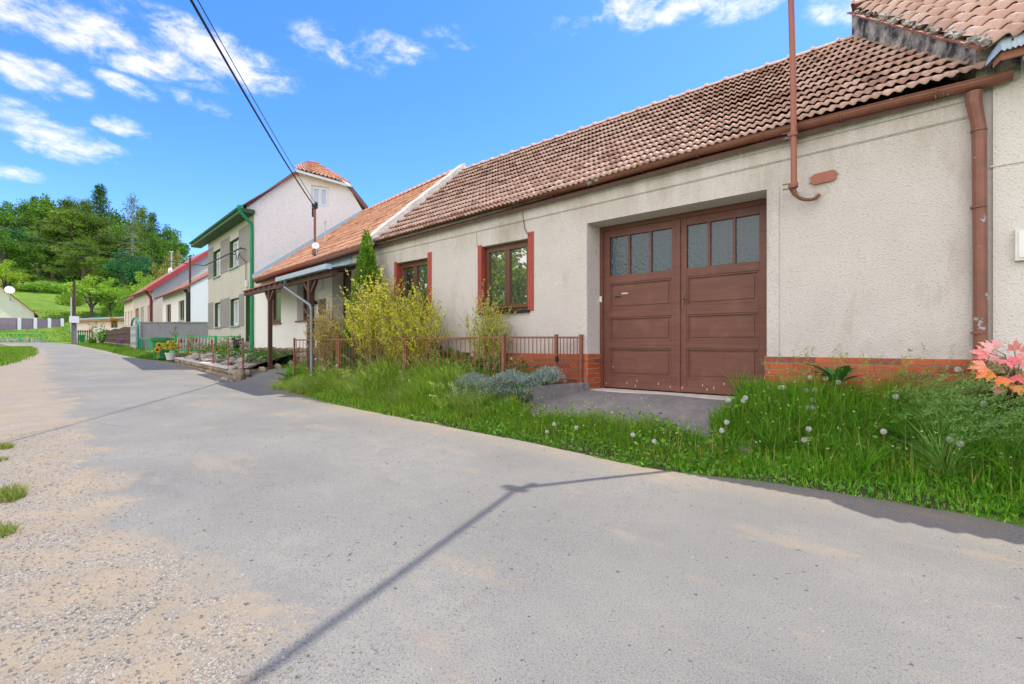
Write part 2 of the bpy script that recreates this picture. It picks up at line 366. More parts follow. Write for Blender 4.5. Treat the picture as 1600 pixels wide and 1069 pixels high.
M_leaf = leaf_mat('leaves', .35)
M_grass = leaf_mat('grass_blades', .46)
M_silver = leaf_mat('silver_leaves', .15, tint=(1, 1, .9))
M_petal = leaf_mat('flower_petals', .3, tint=(1, 1, 1))
M_seed = leaf_mat('seed_fluff', .5, tint=(1, 1, 1))
M_cable = pm('black_cable', (.015, .015, .017), None, 3, .6)
M_brass = pm('old_brass', (.22, .14, .06), (.10, .07, .04), 20, .4, metal=.8)

# ------------------------------------------------------------------ terrain
def smooth(t): t = np.clip(t, 0, 1); return t*t*(3-2*t)
_rx = [-400, -239, -199, -172, -146, -119, -112, -106, -100, -96, -92, -73, -40, -25, -13, -9, -5.5, -1.5, 400]
_rz = [38, 35, 28.5, 21.5, 14.3, 7.6, 5.0, 3.55, 2.5, 1.9, 1.5, 1.28, .86, .54, .20, .14, .09, 0, 0]
def zr(x): return np.interp(x, _rx, _rz)
_ex = [-110, -74, -60, -42, -32, -27, -24.3, -20, -14.42, -14.40, -12.95, -12.7, -12.0, -8.9, -6.4, -4.85, -3.55, -2.2, -1.1, -.2, .45, 9]
_ey = [10.6, 9.2, 8.0, 6.6, 5.9, 5.75, 6.15, 5.78, 5.2, 6.55, 6.45, 5.6, 5.30, 4.80, 4.68, 4.70, 4.72, 4.60, 4.95, 5.0, 4.9, 4.7]
def Yu(x): return np.interp(x, _ex, _ey)
def path(x, y): return .32*smooth((y-5.0)/1.2)*smooth((x+14.9)/.4)*smooth((-12.2-x)/.6)
_dx = [-400, -95, -60, -30, -19, -15.5, -13.5, -12.4, -11, 30]
_dz = [0, .1, .2, .25, .1, .1, .1, .35, .50, .55]
def gz(x, y):
    x = np.asarray(x, float); y = np.asarray(y, float)
    ins = smooth((y-Yu(x))/.12)
    z = zr(x)-.035*(1-ins) + smooth((y-Yu(x)-.03)/1.35)*np.interp(x, _dx, _dz)
    z = z - .28*smooth((x+4.55)/.12)*smooth((-1.72-.12*np.sin(y*7)-x)/.12)*smooth((y-5.34)/.12)
    z = z + path(x, y) + .02*np.sin(x*2.3+y*1.7)*ins*smooth((x+13)/2)
    return z
def grid(xs, ys, zf):
    X, Y = np.meshgrid(xs, ys, indexing='ij'); Z = zf(X, Y); n, m = X.shape
    V = np.stack([X.ravel(), Y.ravel(), Z.ravel()], 1); I = np.arange(n*m).reshape(n, m)
    return V, np.stack([I[:-1, :-1].ravel(), I[1:, :-1].ravel(), I[1:, 1:].ravel(), I[:-1, 1:].ravel()], 1)
def ground_mat():
    m, nt, N, L, b = nodes('meadow_ground')
    col = mixc(nt, ramp(nt, noise(nt, .35, 8, .65), .35, .65), (.085, .165, .022), (.15, .23, .035))
    col = mixc(nt, ramp(nt, noise(nt, 6, 4, .6), .55, .75), col, (.06, .12, .015))
    col = mixc(nt, math_(nt, 'MULTIPLY', ramp(nt, noise(nt, .13, 5, .6), .6, .72), .5), col, (.34, .30, .03))
    L.new(col, b.inputs['Base Color']); b.inputs['Roughness'].default_value = .95; b.inputs['Specular IOR Level'].default_value = .1
    bump(nt, b, noise(nt, 5, 6, .7), .7, .15); return m
M_ground = ground_mat()
M_soil = pm('verge_soil', (.085, .07, .045), (.05, .055, .02), 12, .95, 40, .6, .02)
xs = np.unique(np.concatenate([np.arange(-30, 8, .25), np.arange(-100, -30, 1.), np.arange(-240, -100, 4.), np.arange(-1500, -240, 60.), np.arange(8, 60, 4.), np.arange(60, 1500, 60.)]))
ys = np.unique(np.concatenate([np.arange(-1, 9, .15), np.arange(9, 60, 2.), np.arange(60, 1500, 60.), np.arange(-20, -1, 1.), np.arange(-1500, -20, 60.)]))
V, F = grid(xs, ys, gz)
tag(link('ground', npmesh('ground', V, [F]), M_ground, smooth=True), kind='structure')
# verge soil sheet: thin bed of dark earth under the grass along the houses
tx = np.arange(-12.6, 7.01, .2); tt = np.linspace(0, 1, 12)
X = np.repeat(tx[:, None], 12, 1); Y = Yu(X)+.02+(6.46-Yu(X)-.02)*tt; Z = gz(X, Y)+.006
I = np.arange(X.size).reshape(X.shape)
tag(link('verge', npmesh('verge', np.stack([X.ravel(), Y.ravel(), Z.ravel()], 1), [np.stack([I[:-1, :-1].ravel(), I[1:, :-1].ravel(), I[1:, 1:].ravel(), I[:-1, 1:].ravel()], 1)]), M_soil, smooth=True), kind='structure')

# road: asphalt sheet whose left side fades into gravel (attribute g = metres from the gravel line)
_gpx = [(470, 1069), (385, 990), (330, 930), (215, 850), (165, 770), (130, 700), (105, 650), (75, 600)]
_gp = sorted([onZ(a, b_, 0)[:2] if a > 100 else onZ(a, b_, .25)[:2] for a, b_ in _gpx])
_gxx = [-110, -95, -84, -70, -50, -38]+[p[0] for p in _gp if p[0] > -30]+[0, 8]
_gyy = [-60, -45, -3, 4.6, 4.4, 3.6]+[p[1] for p in _gp if p[0] > -30]+[.2, -.8]
def Yg(x): return np.interp(x, _gxx, _gyy)
def road_mat(name, gravel_only=False):
    m, nt, N, L, b = nodes(name)
    big = noise(nt, .55, 6, .6); fine = noise(nt, 140, 3, .7); mid = noise(nt, 7, 6, .65)
    asph = mixc(nt, ramp(nt, big, .40, .60), (.146, .1415, .129), (.205, .196, .173))
    asph = mixc(nt, ramp(nt, mid, .35, .7), asph, (.166, .161, .148))
    asph = mixc(nt, math_(nt, 'MULTIPLY', ramp(nt, fine, .50, .68), .6), asph, (.31, .298, .268))
    asph = mixc(nt, math_(nt, 'MULTIPLY', ramp(nt, noise(nt, 95, 2, .6), .44, .30), .8), asph, (.06, .06, .062))
    vo = N.new('ShaderNodeTexVoronoi'); vo.inputs['Scale'].default_value = 165; vo.inputs['Randomness'].default_value = 1
    L.new(N.new('ShaderNodeTexCoord').outputs['Object'], vo.inputs['Vector'])
    spv = N.new('ShaderNodeSeparateColor'); L.new(vo.outputs['Color'], spv.inputs[0])
    grav = mixc(nt, spv.outputs[0], (.262, .225, .172), (.13, .122, .112))
    grav = mixc(nt, ramp(nt, spv.outputs[1], .75, .95), grav, (.36, .325, .275))
    grav = mixc(nt, ramp(nt, spv.outputs[2], .975, .985), grav, (.27, .12, .075))
    sand = mixc(nt, ramp(nt, noise(nt, 2.5, 6), .35, .65), (.275, .222, .157), (.228, .188, .138))
    grav = mixc(nt, ramp(nt, noise(nt, 3.3, 7, .65), .42, .58), grav, sand)
    h = math_(nt, 'ADD', math_(nt, 'MULTIPLY', fine, .6), math_(nt, 'MULTIPLY', vo.outputs['Distance'], .4))
    if not gravel_only:
        a = N.new('ShaderNodeAttribute'); a.attribute_name = 'g'
        edge = math_(nt, 'ADD', a.outputs['Fac'], math_(nt, 'MULTIPLY', math_(nt, 'SUBTRACT', noise(nt, 1.7, 7, .65), .5), 2.1))
        k = ramp(nt, edge, .14, -.08)
        patch = ramp(nt, math_(nt, 'ADD', noise(nt, 1.5, 7, .62, stretch=(.55, 1.3, 1)), math_(nt, 'MULTIPLY', mid, .12)), .63, .70)
        k = math_(nt, 'MAXIMUM', k, math_(nt, 'MULTIPLY', patch, .55))
        # sand washed along the far (house side) edge
        a2 = N.new('ShaderNodeAttribute'); a2.attribute_name = 'h'
        k2 = ramp(nt, math_(nt, 'ADD', a2.outputs['Fac'], math_(nt, 'MULTIPLY', math_(nt, 'SUBTRACT', noise(nt, 2.2, 7, .6), .5), 1.3)), .62, .08)
        k = math_(nt, 'MAXIMUM', k, math_(nt, 'MULTIPLY', k2, .9))
        # hairline cracks
        vc = N.new('ShaderNodeTexVoronoi'); vc.feature = 'DISTANCE_TO_EDGE'; vc.inputs['Scale'].default_value = .28
        mpv = N.new('ShaderNodeVectorMath'); mpv.operation = 'ADD'
        nz = N.new('ShaderNodeTexNoise'); nz.inputs['Scale'].default_value = 1.6; nz.inputs['Detail'].default_value = 6
        L.new(N.new('ShaderNodeTexCoord').outputs['Object'], nz.inputs['Vector']); L.new(nz.outputs['Color'], mpv.inputs[0]); L.new(N.new('ShaderNodeTexCoord').outputs['Object'], mpv.inputs[1])
        L.new(mpv.outputs[0], vc.inputs['Vector'])
        ck = math_(nt, 'MULTIPLY', ramp(nt, vc.outputs['Distance'], .0055, .001), ramp(nt, noise(nt, .8, 3), .55, .62))
        asph = mixc(nt, math_(nt, 'MULTIPLY', ck, .5), asph, (.075, .07, .065))
        asph = mixc(nt, math_(nt, 'MULTIPLY', ramp(nt, noise(nt, .9, 9, .75, stretch=(.5, 1.6, 1)), .60, .72), .45), asph, (.105, .10, .097))     # dark worn tracks
        asph = mixc(nt, math_(nt, 'MULTIPLY', ramp(nt, noise(nt, 22, 2, .5), .71, .73), .9), asph, (.06, .058, .058))
        col = mixc(nt, k, asph, grav)
    else: col = grav
    L.new(col, b.inputs['Base Color']); b.inputs['Roughness'].default_value = .9; b.inputs['Specular IOR Level'].default_value = .25
    bump(nt, b, h, .55, .008); return m
def sheet(name, xs, lo, hi, ny, dz, mat, gattr=True):
    n = len(xs); t = np.linspace(0, 1, ny); X = np.repeat(xs[:, None], ny, 1)
    lo_, hi_ = lo(xs), hi(xs); Y = lo_[:, None]+(hi_-lo_)[:, None]*t
    jit = RNG.normal(0, .02, n)+.05*np.sin(xs*3.1)*np.sin(xs*1.3+1)+.03*np.sin(xs*7.7); Y[:, -1] += np.where((xs > -14.5) & (xs < -12.6), 0, jit)
    Z = zr(X)+path(X, Y)+dz; I = np.arange(X.size).reshape(X.shape)
    Z[:, -1] -= .035
    me = npmesh(name, np.stack([X.ravel(), Y.ravel(), Z.ravel()], 1), [np.stack([I[:-1, :-1].ravel(), I[1:, :-1].ravel(), I[1:, 1:].ravel(), I[:-1, 1:].ravel()], 1)])
    if gattr:
        a = me.attributes.new('g', 'FLOAT', 'POINT'); a.data.foreach_set('value', (Y-Yg(X)).ravel().astype(np.float32))
        a = me.attributes.new('h', 'FLOAT', 'POINT'); a.data.foreach_set('value', (Yu(X)-Y-.22*smooth((X+1.9)/1.2)).ravel().astype(np.float32))
    return tag(link(name, me, mat, smooth=True), kind='structure')
rxs = np.unique(np.concatenate([np.arange(-28, 9, .12), np.arange(-97, -28, .6)]))
sheet('road', rxs, lambda x: Yg(x)-1.1, lambda x: Yu(x)+.03, 40, 0., road_mat('dusty_asphalt'))
_lx = [-110, -95, -84, -70, -50, -38, -30, -22, -17, -12, 8]; _ly = [-70, -50, -8, 4.2, 3.9, 3.0, 1.9, .8, -.5, -2.5, -4]
def Yl(x): return np.interp(x, _lx, _ly)
sheet('gravel_shoulder', rxs, lambda x: np.minimum(Yl(x), Yg(x)-1.2), lambda x: Yg(x)-.6, 14, -.006, road_mat('loose_gravel', True), False)

# ------------------------------------------------------------------ building helpers
def wall_open(mb, fr, u0, u1, z0, z1, ops, depth=.25, z1b=None, reveal=None):
    """front skin with openings (ua, ub, za, zb[, depth]); reveals go to 'reveal' builder"""
    z1b = z1 if z1b is None else z1b
    us = sorted({u0, u1, *[o[0] for o in ops], *[o[1] for o in ops]}); zs = sorted({z0, *[o[2] for o in ops], *[o[3] for o in ops]})
    top = lambda u: z1+(z1b-z1)*(u-u0)/(u1-u0)
    for a, b in zip(us, us[1:]):
        for c, d in zip(zs, zs[1:]+[None]):
            um = (a+b)/2; zm = (c+d)/2 if d is not None else c+.01
            if any(o[0] < um < o[1] and o[2] < zm < o[3] for o in ops): continue
            if d is None: mb.poly([fr(a, 0, c), fr(b, 0, c), fr(b, 0, top(b)), fr(a, 0, top(a))])
            else: mb.poly([fr(a, 0, c), fr(b, 0, c), fr(b, 0, d), fr(a, 0, d)])
    for o in ops:
        a, b, c, d = o[:4]; dp = o[4] if len(o) > 4 else depth; rv = mb
        if reveal is not None: rv = MB(); reveal.append(rv)
        for (p, q) in (((a, c), (b, c)), ((b, c), (b, d)), ((b, d), (a, d)), ((a, d), (a, c))):
            rv.poly([fr(p[0], 0, p[1]), fr(q[0], 0, q[1]), fr(q[0], dp, q[1]), fr(p[0], dp, p[1])])
def tile_roof(name, mat, E0, E1, R0, R1, nu, nv, parent, amp=.03, step=.035, k=8, jit=1., seed=1, sink=None, waves=1):
    E0, E1, R0, R1 = [np.array(p, float) for p in (E0, E1, R0, R1)]; rg = np.random.default_rng(seed)
    nrm = np.cross(E1-E0, R0-E0); nrm /= np.linalg.norm(nrm); nrm *= np.sign(nrm[2])
    V = []; F = []; UV = []; base = 0
    t = np.linspace(0, 1, k+1)
    if waves == 0: prof = amp*np.where(t < .72, (.5-.5*np.cos(np.pi*t/.72)), (.5+.5*np.cos(np.pi*(t-.72)/.28)))      # pantile: slow rise, quick fall
    else:
        prof = amp*(.5+.5*np.cos(2*np.pi*waves*t)); prof = np.where((t < .06) | (t > .90), amp*1.1, prof)                 # interlocking tile: troughs and a flat raised joint
    for j in range(nv):
        for i in range(nu):
            o = rg.normal(0, .0025)*jit; so_ = rg.normal(0, .006)*jit; tl = rg.normal(0, .003)*jit
            u = (i+t)/nu
            v0 = (j+so_)/nv-.02/nv; v1 = (j+1.12)/nv
            def P(u, v, h):
                v = min(max(v, -.02), 1.01)
                q = (E0*(1-v)+R0*v)[None, :]*(1-u)[:, None]+(E1*(1-v)+R1*v)[None, :]*u[:, None]
                return q+nrm[None, :]*(h+tl*(t-.5))[:, None]
            hb = prof+step+o
            if sink: 
                sk = sink((i+.5)/nu, (j+.5)/nv); hb = hb+sk
            else: sk = 0
            V += [P(u, v0, hb-.03), P(u, v0, hb), P(u, v1, prof+o*.3+sk)]
            for r in (0, 1):
                for q in range(k):
                    a = base+r*(k+1)+q; F.append((a, a+1, a+k+2, a+k+1)); vb = j+(.02 if r == 0 else .02); vt = j+(.03 if r == 0 else .97)
                    UV += [(i+.02+.96*t[q], vb), (i+.02+.96*t[q+1], vb), (i+.02+.96*t[q+1], vt), (i+.02+.96*t[q], vt)]
            base += 3*(k+1)
    me = npmesh(name, np.concatenate(V), [np.array(F)]); uvl = me.uv_layers.new(name='UVMap')
    uvl.data.foreach_set('uv', np.array(UV, np.float32).ravel())
    return link(name, me, mat, parent)
def under(name, mat, pts, parent, th=.05):
    mb = MB(); n = len(pts); mb.poly(pts); low = [(p[0], p[1], p[2]-th) for p in pts]; mb.poly(low[::-1])
    for i in range(n): mb.poly([pts[i], pts[(i+1) % n], low[(i+1) % n], low[i]])
    return mb.build(name, mat, parent)
def half_gutter(pts, r, n=8, brackets=0):
    mb = MB(); rings = []
    for p in pts:
        rings.append(mb.add([(p[0], p[1]-r*math.cos(math.pi*j/n), p[2]-r*math.sin(math.pi*j/n)) for j in range(n+1)]))
    for a, b in zip(rings, rings[1:]):
        for j in range(n): mb.f.append((a+j, b+j, b+j+1, a+j+1))
    rings2 = []
    for p in pts:
        rings2.append(mb.add([(p[0], p[1]-(r-.004)*math.cos(math.pi*j/n), p[2]-(r-.004)*math.sin(math.pi*j/n)) for j in range(n+1)]))
    for a, b in zip(rings2, rings2[1:]):
        for j in range(n): mb.f.append((a+j, b+j, b+j+1, a+j+1))
    mb.f.append(tuple(rings[0]+j for j in range(n+1))); mb.f.append(tuple(rings[-1]+j for j in range(n+1)))
    mb.tube([(p[0], p[1]-r, p[2]) for p in pts], .008, 6)
    return mb
def ridge_caps(p, q, n, r):
    mb = MB(); p = Vector(p); q = Vector(q)
    for i in range(n):
        a = p.lerp(q, i/n); b = p.lerp(q, (i+1.08)/n); t = (b-a).normalized(); s_ = t.cross(Vector((0, 0, 1))).normalized(); u = s_.cross(t)
        rows = []
        for pt, rr in ((a, r*1.35), (a.lerp(b, .10), r*1.38), (a.lerp(b, .13), r), (b, r*.97)):
            rows.append(mb.add([pt+s_*(rr*math.cos(math.pi*j/8))+u*(rr*.85*math.sin(math.pi*j/8)) for j in range(9)]))
        for x, y in zip(rows, rows[1:]):
            for j in range(8): mb.f.append((x+j, x+j+1, y+j+1, y+j))
        mb.f.append(tuple(rows[0]+j for j in range(9)))
    return mb
def bricks(mb, fr, u0, u1, v0, z_top, rows, tw=.25, th=.064, j=.013, thick=.014, seed=0, vdir=None):
    rg = random.Random(seed)
    for r in range(rows):
        z1 = z_top-r*(th+j); z0 = z1-th; u = u0-(rg.random()*.25 if r % 2 else 0)
        while u < u1:
            a = max(u, u0); b = min(u+tw, u1)
            if b-a > .015:
                k = rg.random(); c = (.40+.13*k, .092+.045*k, .034+.018*k)
                if rg.random() < .12: c = (.30, .08, .05)
                t = thick*(.85+.3*rg.random())
                mb.fbox(fr, a, b, v0-t, v0, z0, z1, c)
            u += tw+.005
def window_unit(parent, fr, u0, u1, z0, z1, v, sashes=2, fw=.055, mats=None, name='window', pane_mat=None, curtain=None, mid_rail=None):
    """frame + sashes + panes standing at depth v inside the reveal; returns frame object"""
    mf = (mats or M_frame); mb = MB(); t = .05
    mb.fbox(fr, u0, u0+fw, v, v+t, z0, z1); mb.fbox(fr, u1-fw, u1, v, v+t, z0, z1)
    mb.fbox(fr, u0+fw, u1-fw, v+.002, v+t, z1-fw, z1); mb.fbox(fr, u0+fw, u1-fw, v+.002, v+t, z0, z0+fw)
    iw = (u1-u0-2*fw)/sashes
    for i in range(sashes):
        a = u0+fw+i*iw; b = a+iw; s_ = fw*.9
        for (p, q, c, d) in ((a+.003, a+s_, z0+fw+.002, z1-fw-.002), (b-s_, b-.003, z0+fw+.002, z1-fw-.002)): mb.fbox(fr, p, q, v-.018, v+t-.01, c, d)
        mb.fbox(fr, a+s_, b-s_, v-.016, v+t-.01, z1-fw-.002-s_, z1-fw-.002); mb.fbox(fr, a+s_, b-s_, v-.016, v+t-.01, z0+fw+.002, z0+fw+.002+s_)
    if mid_rail: mb.fbox(fr, u0+fw, u1-fw, v-.02, v+t, mid_rail-.03, mid_rail+.03)
    fo = mb.build(name, mf, parent)
    for i in range(sashes):
        a = u0+fw+i*iw+fw*.6; b = a+iw-fw*1.2; pb = MB(); pb.poly([fr(a, v+.022, z0+fw), fr(b, v+.022, z0+fw), fr(b, v+.022, z1-fw), fr(a, v+.022, z1-fw)])
        pb.build('pane', pane_mat or M_glass, fo)
    return fo
def wavy_curtain(fr, u0, u1, z0, z1, v, mat, parent, waves=9, amp=.012):
    mb = MB(); n = waves*6; i0 = mb.add([fr(u0+(u1-u0)*i/n, v+amp*math.sin(2*math.pi*i/6), z) for i in range(n+1) for z in (z0, z1)])
    for i in range(n): mb.f.append((i0+2*i, i0+2*i+2, i0+2*i+3, i0+2*i+1))
    return mb.build('curtain', mat, parent, True)

# ================================================================== MAIN HOUSE (long low house with the garage)
MF = Fr((0, D), (1, 0), (0, 1))
XL, XR = -9.724, 0.47
house = thing('long_house', 'long low house with cream roughcast wall, brown garage door and weathered tiled roof', 'house', (-4.6, 8.2, .5))
DOOR = (-4.016, -1.484, .50, 3.133, .389)
W2 = (-6.321, -5.189, 1.84, 3.07); W1 = (-8.935, -7.857, 1.84, 3.05)
mb = MB(); rv = []
wall_open(mb, MF, XL, XR, 0.2, 3.62, [DOOR, (*W1, .12), (*W2, .12)], z1b=3.80, reveal=rv)
mb.poly([MF(XR, 0, .2), MF(XR, 5.4, .2), MF(XR, 5.4, 3.7), MF(XR-.5, 2.7, 5.9), MF(XR, 0, 3.7)])
mb.poly([MF(XL, 0, .2), MF(XL, 5.4, .2), MF(XL, 5.4, 3.6), MF(XL, 2.7, 5.9), MF(XL, 0, 3.6)])
mb.poly([MF(XL, 5.4, .2), MF(XR, 5.4, .2), MF(XR, 5.4, 3.7), MF(XL, 5.4, 3.6)])
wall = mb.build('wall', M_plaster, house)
for q in rv: q.build('reveal', M_reveal, house)
mb = MB()      # stepped eaves cornice, thin door surrounds
p = [(0, 3.50, 3.46), (.5, 0, 0)]
for (v, dz0, dz1) in ((-.018, -.27, -.02), (-.035, -.12, -.015)):
    zl, zrr = 3.60, 3.74
    mb.hexa([MF(XL, v, zl+dz0), MF(XR-.1, v, zrr+dz0), MF(XR-.1, -.001, zrr+dz0-.02), MF(XL, -.001, zl+dz0-.02), MF(XL, v, zl+dz1), MF(XR-.1, v, zrr+dz1), MF(XR-.1, -.001, zrr+dz1), MF(XL, -.001, zl+dz1)])
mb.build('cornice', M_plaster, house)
for a, b in ((-4.016-.155, -4.016-.006), (-1.484+.006, -1.484+.135)):
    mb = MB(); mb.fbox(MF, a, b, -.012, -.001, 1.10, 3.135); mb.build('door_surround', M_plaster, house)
JL = Fr((-4.016, D), (0, 1), (-1, 0)); JR = Fr((-1.484, D), (0, 1), (1, 0))
for k, (a, b, zt, J, sd) in enumerate(((XL+.02, -4.016, 1.095, JL, 3), (-1.484, .345, 1.10, JR, 4))):
    mb = MB(); mb.fbox(MF, a-.02, b-.01, -.002, -.001, .2, zt+.004); mo = mb.build('plinth_mortar', M_mortar, house)
    mb = MB(); bricks(mb, MF, a, b, -.003, zt, 11, seed=sd); bricks(mb, J, -.016, .37, -.003, zt, 11, tw=.19, seed=sd+2); mb.build('brick_plinth', M_brick, mo)
E0, E1, R0, R1 = (-9.70, 6.33, 3.55), (.42, 6.33, 3.80), (-9.70, 9.2, 5.98), (-.70, 9.2, 5.98)
sag = lambda u, v: -.05*math.sin(math.pi*u)*math.sin(math.pi*v)
roof = tile_roof('roof', M_tile, E0, E1, R0, R1, 52, 13, house, amp=.026, step=.074, seed=2, sink=sag, waves=2, k=14)
under('roof_deck', M_wood, [(E0[0], 6.38, 3.50), (.3, 6.38, 3.72), (-.75, 9.2, 5.90), (-9.7, 9.2, 5.90)], house, .05)
under('back_roof_slope', M_tilebrown, [(-9.7, 9.2, 6.0), (-.7, 9.2, 6.0), (.4, 12.1, 3.6), (-9.7, 12.1, 3.6)], house, .05)
ridge_caps((-9.6, 9.2, 6.0), (-.75, 9.2, 6.0), 26, .085).build('ridge_tiles', M_tilebrown if False else M_tile3, house)
gp = [onY(x, y, 6.36) for x, y in [(588, 379), (690, 349), (800, 319.5), (929, 288), (1085, 245), (1238, 207), (1400, 168), (1545, 134.6), (1583, 124)]]
gp = [(p[0], 6.385, p[2]+.075) for p in gp]
gut = half_gutter(gp, .075).build('gutter', M_gutter, house)
for k in range(13):
    mb = MB(); x = -9.3+k*.78; z = float(np.interp(x, [p[0] for p in gp], [p[2] for p in gp]))
    mb.tube([(x, 6.385-.081*math.cos(a), z-.081*math.sin(a)) for a in [math.pi*j/8 for j in range(9)]], .009, 5)
    mb.build('gutter_bracket', M_gutter, gut)
# downpipe with offset at the top, collars
zt = 3.66
mb = MB(); mb.tube([(.335, 6.385, zt+.0), (.335, 6.385, zt-.10), (.36, 6.40, zt-.26), (.372, 6.405, zt-.36), (.378, 6.405, 2.4), (.385, 6.405, .45)], [.062, .058, .055, .055, .052, .052], 12)
for z in (3.55, 3.28, 1.35, 2.55): mb.tube([(.37 if z < 3.4 else .337, 6.403, z), (.37 if z < 3.4 else .337, 6.403, z+.02)], .062, 12)
mb.build('downpipe', M_gutter, house)
# windows
for W in (W1, W2):
    fo = window_unit(house, MF, W[0], W[1], W[2], W[3], .10, 2, .06, M_frame, pane_mat=M_glass)
    mb = MB(); mb.fbox(MF, W[0]-.02, W[1]+.03, -.05, .10, W[2]-.045, W[2]-.002); mb.build('sill', M_dark, fo)
    mb = MB(); mb.fbox(MF, W[0]+.055, W[1]-.055, .06, .085, W[2]+.06, W[2]+.10); mb.build('drip_rail', M_frame, fo)
    mb = MB(); mb.fbox(MF, W[0]-.085, W[0]+.012, -.010, -.001, W[2]-.02, W[3]+.03); mb.fbox(MF, W[0]+.001, W[0]+.0119, -.0011, .098, W[2], W[3]-.002); mb.build('red_trim', M_redtrim, fo)
    mb = MB(); mb.fbox(MF, W[1]-.012, W[1]+.115, -.010, -.001, W[2]-.02, W[3]+.10); mb.fbox(MF, W[1]-.0119, W[1]-.001, -.0011, .098, W[2], W[3]-.002); mb.build('red_trim', M_redtrim, fo)
mb = MB(); q = [onY(x, y, 6.46) for x, y in [(818, 316), (816.5, 330), (818, 345), (820, 358), (826, 368)]]; mb.tube(q, .006, 5)
q = [onY(x, y, 6.472) for x, y in [(745, 345), (744.6, 365), (745.4, 386)]]; mb.tube(q, .003, 4); mb.build('wall_cable', M_cable, house)

# garage door: fixed frame, two leaves with three recessed panels and three panes each
DV = DOOR[4]; z0, z1 = .552, 3.13
fr_ = MB(); fr_.fbox(MF, -4.015, -3.955, DV-.02, DV+.08, z0, z1); fr_.fbox(MF, -1.555, -1.485, DV-.02, DV+.08, z0, z1); fr_.fbox(MF, -3.955, -1.555, DV-.018, DV+.08, z1-.07, z1)
gd = fr_.build('garage_door', M_door, house)
def leaf(u0, u1, slots):
    mb = MB(); H = z1-.07-z0-.01; Z = lambda fz: z0+.01+H*(1-fz); v = DV; wv = .06
    st = .105; mu = [u0, u0+st, u1-st, u1]
    mb.fbox(MF, mu[0], mu[1], v, v+wv, Z(1), Z(0)); mb.fbox(MF, mu[2], mu[3], v, v+wv, Z(1), Z(0))
    rows = [(0, .045), (.29, .338), (.505, .556), (.708, .75), (.925, 1.0)]
    for a, b in rows: mb.fbox(MF, mu[1], mu[2], v+.002, v+wv, Z(b), Z(a))
    for a, b in ((.338, .505), (.556, .708), (.75, .925)):
        za, zb = Z(b), Z(a)
        mb.fbox(MF, mu[1], mu[2], v+.030, v+wv-.004, za, zb)           # sunk field
        t = .024                                                        # bolection moulding
        for p, q, c, d in ((mu[1], mu[1]+t, za, zb), (mu[2]-t, mu[2], za, zb), (mu[1]+t, mu[2]-t, za, za+t), (mu[1]+t, mu[2]-t, zb-t, zb)):
            mb.fbox(MF, p, q, v+.010, v+.0295, c, d)
        mb.fbox(MF, mu[1]+.06, mu[2]-.06, v+.020, v+.0298, za+.055, zb-.055)
    pw = (mu[2]-mu[1]-2*.036)/3
    for k in (1, 2): a = mu[1]+k*pw+(k-1)*.036; mb.fbox(MF, a, a+.036, v+.006, v+wv, Z(.29), Z(.045))
    mb.fbox(MF, u0+.005, u1-.005, v-.012, v, Z(1)+.005, Z(1)+.075)      # weather board
    lo = mb.build('door_leaf', M_door, gd); b_ = lo.modifiers.new('bevel', 'BEVEL'); b_.width = .004; b_.segments = 2; b_.limit_method = 'ANGLE'
    for k in range(3):
        a = mu[1]+k*(pw+.036); pb = MB(); pb.fbox(MF, a+.001, a+pw-.001, v+.035, v+.042, Z(.29)+.001, Z(.045)-.001); pb.build('pane', M_rip, lo)
    rg = random.Random(int(u0*-100)); cb = MB()
    def chips(z, a, b, n, h):
        for _ in range(n):
            u = rg.uniform(a, b); l = rg.uniform(.02, .09); hh = h*rg.uniform(.3, 1.1); m_ = 7
            up = [(u+l*i/m_, z+hh*rg.uniform(.0, .45)) for i in range(m_+1)]; dn = [(u+l*i/m_, z-hh*math.sin(math.pi*i/m_)*rg.uniform(.5, 1)) for i in range(m_+1)]
            cb.poly([MF(x, v+.0115, y) for x, y in up+dn[::-1]])
    for fz in (.338, .556, .75): chips(Z(fz)-.006, mu[1]+.01, mu[2]-.1, 6 if fz < .7 else 3, .008)
    if slots:
        for u in (.04, .38, .56, .68): 
            zc = Z(.868); l = .13; m_ = 9
            cb.poly([MF(mu[1]+u+l*i/m_, v+.021, zc+.008*rg.uniform(.2, 1)) for i in range(m_+1)]+[MF(mu[1]+u+l*i/m_, v+.021, zc-.02*math.sin(math.pi*i/m_)*rg.uniform(.5, 1)) for i in range(m_, -1, -1)])
    for _ in range(6): 
        u = rg.uniform(u0+.02, u1-.05); z = Z(rg.uniform(.93, .99)); cb.poly([MF(u, v-.0125, z), MF(u+.012, v-.0125, z+.004), MF(u+.010, v-.0125, z+.035), MF(u+.002, v-.0125, z+.03)])
    cb.build('peeled_paint', M_chip, lo)
    if slots:
        db = MB(); zc = Z(.425); db.fbox(MF, mu[1]+.07, mu[1]+.20, v+.018, v+.0215, zc-.008, zc+.008); db.fbox(MF, mu[1]+.055, mu[1]+.215, v+.0205, v+.0219, zc-.02, zc+.02)
        db2 = MB(); db2.fbox(MF, mu[1]+.085, mu[1]+.20, v+.017, v+.0203, zc-.009, zc+.007); db2.build('letter_slot', M_dark, lo)
        db = MB(); db.fbox(MF, mu[1]+.205, mu[1]+.31, v+.012, v+.0218, zc+.035, zc+.058); db.build('slot_flap', M_chip, lo)
    return lo
leaf(-3.953, -2.725, True); l2 = leaf(-2.717, -1.557, False)
mb = MB(); mb.fbox(MF, -2.76, -2.70, DV-.022, DV-.001, z0+.01, z1-.075); mb.build('cover_strip', M_door, gd)
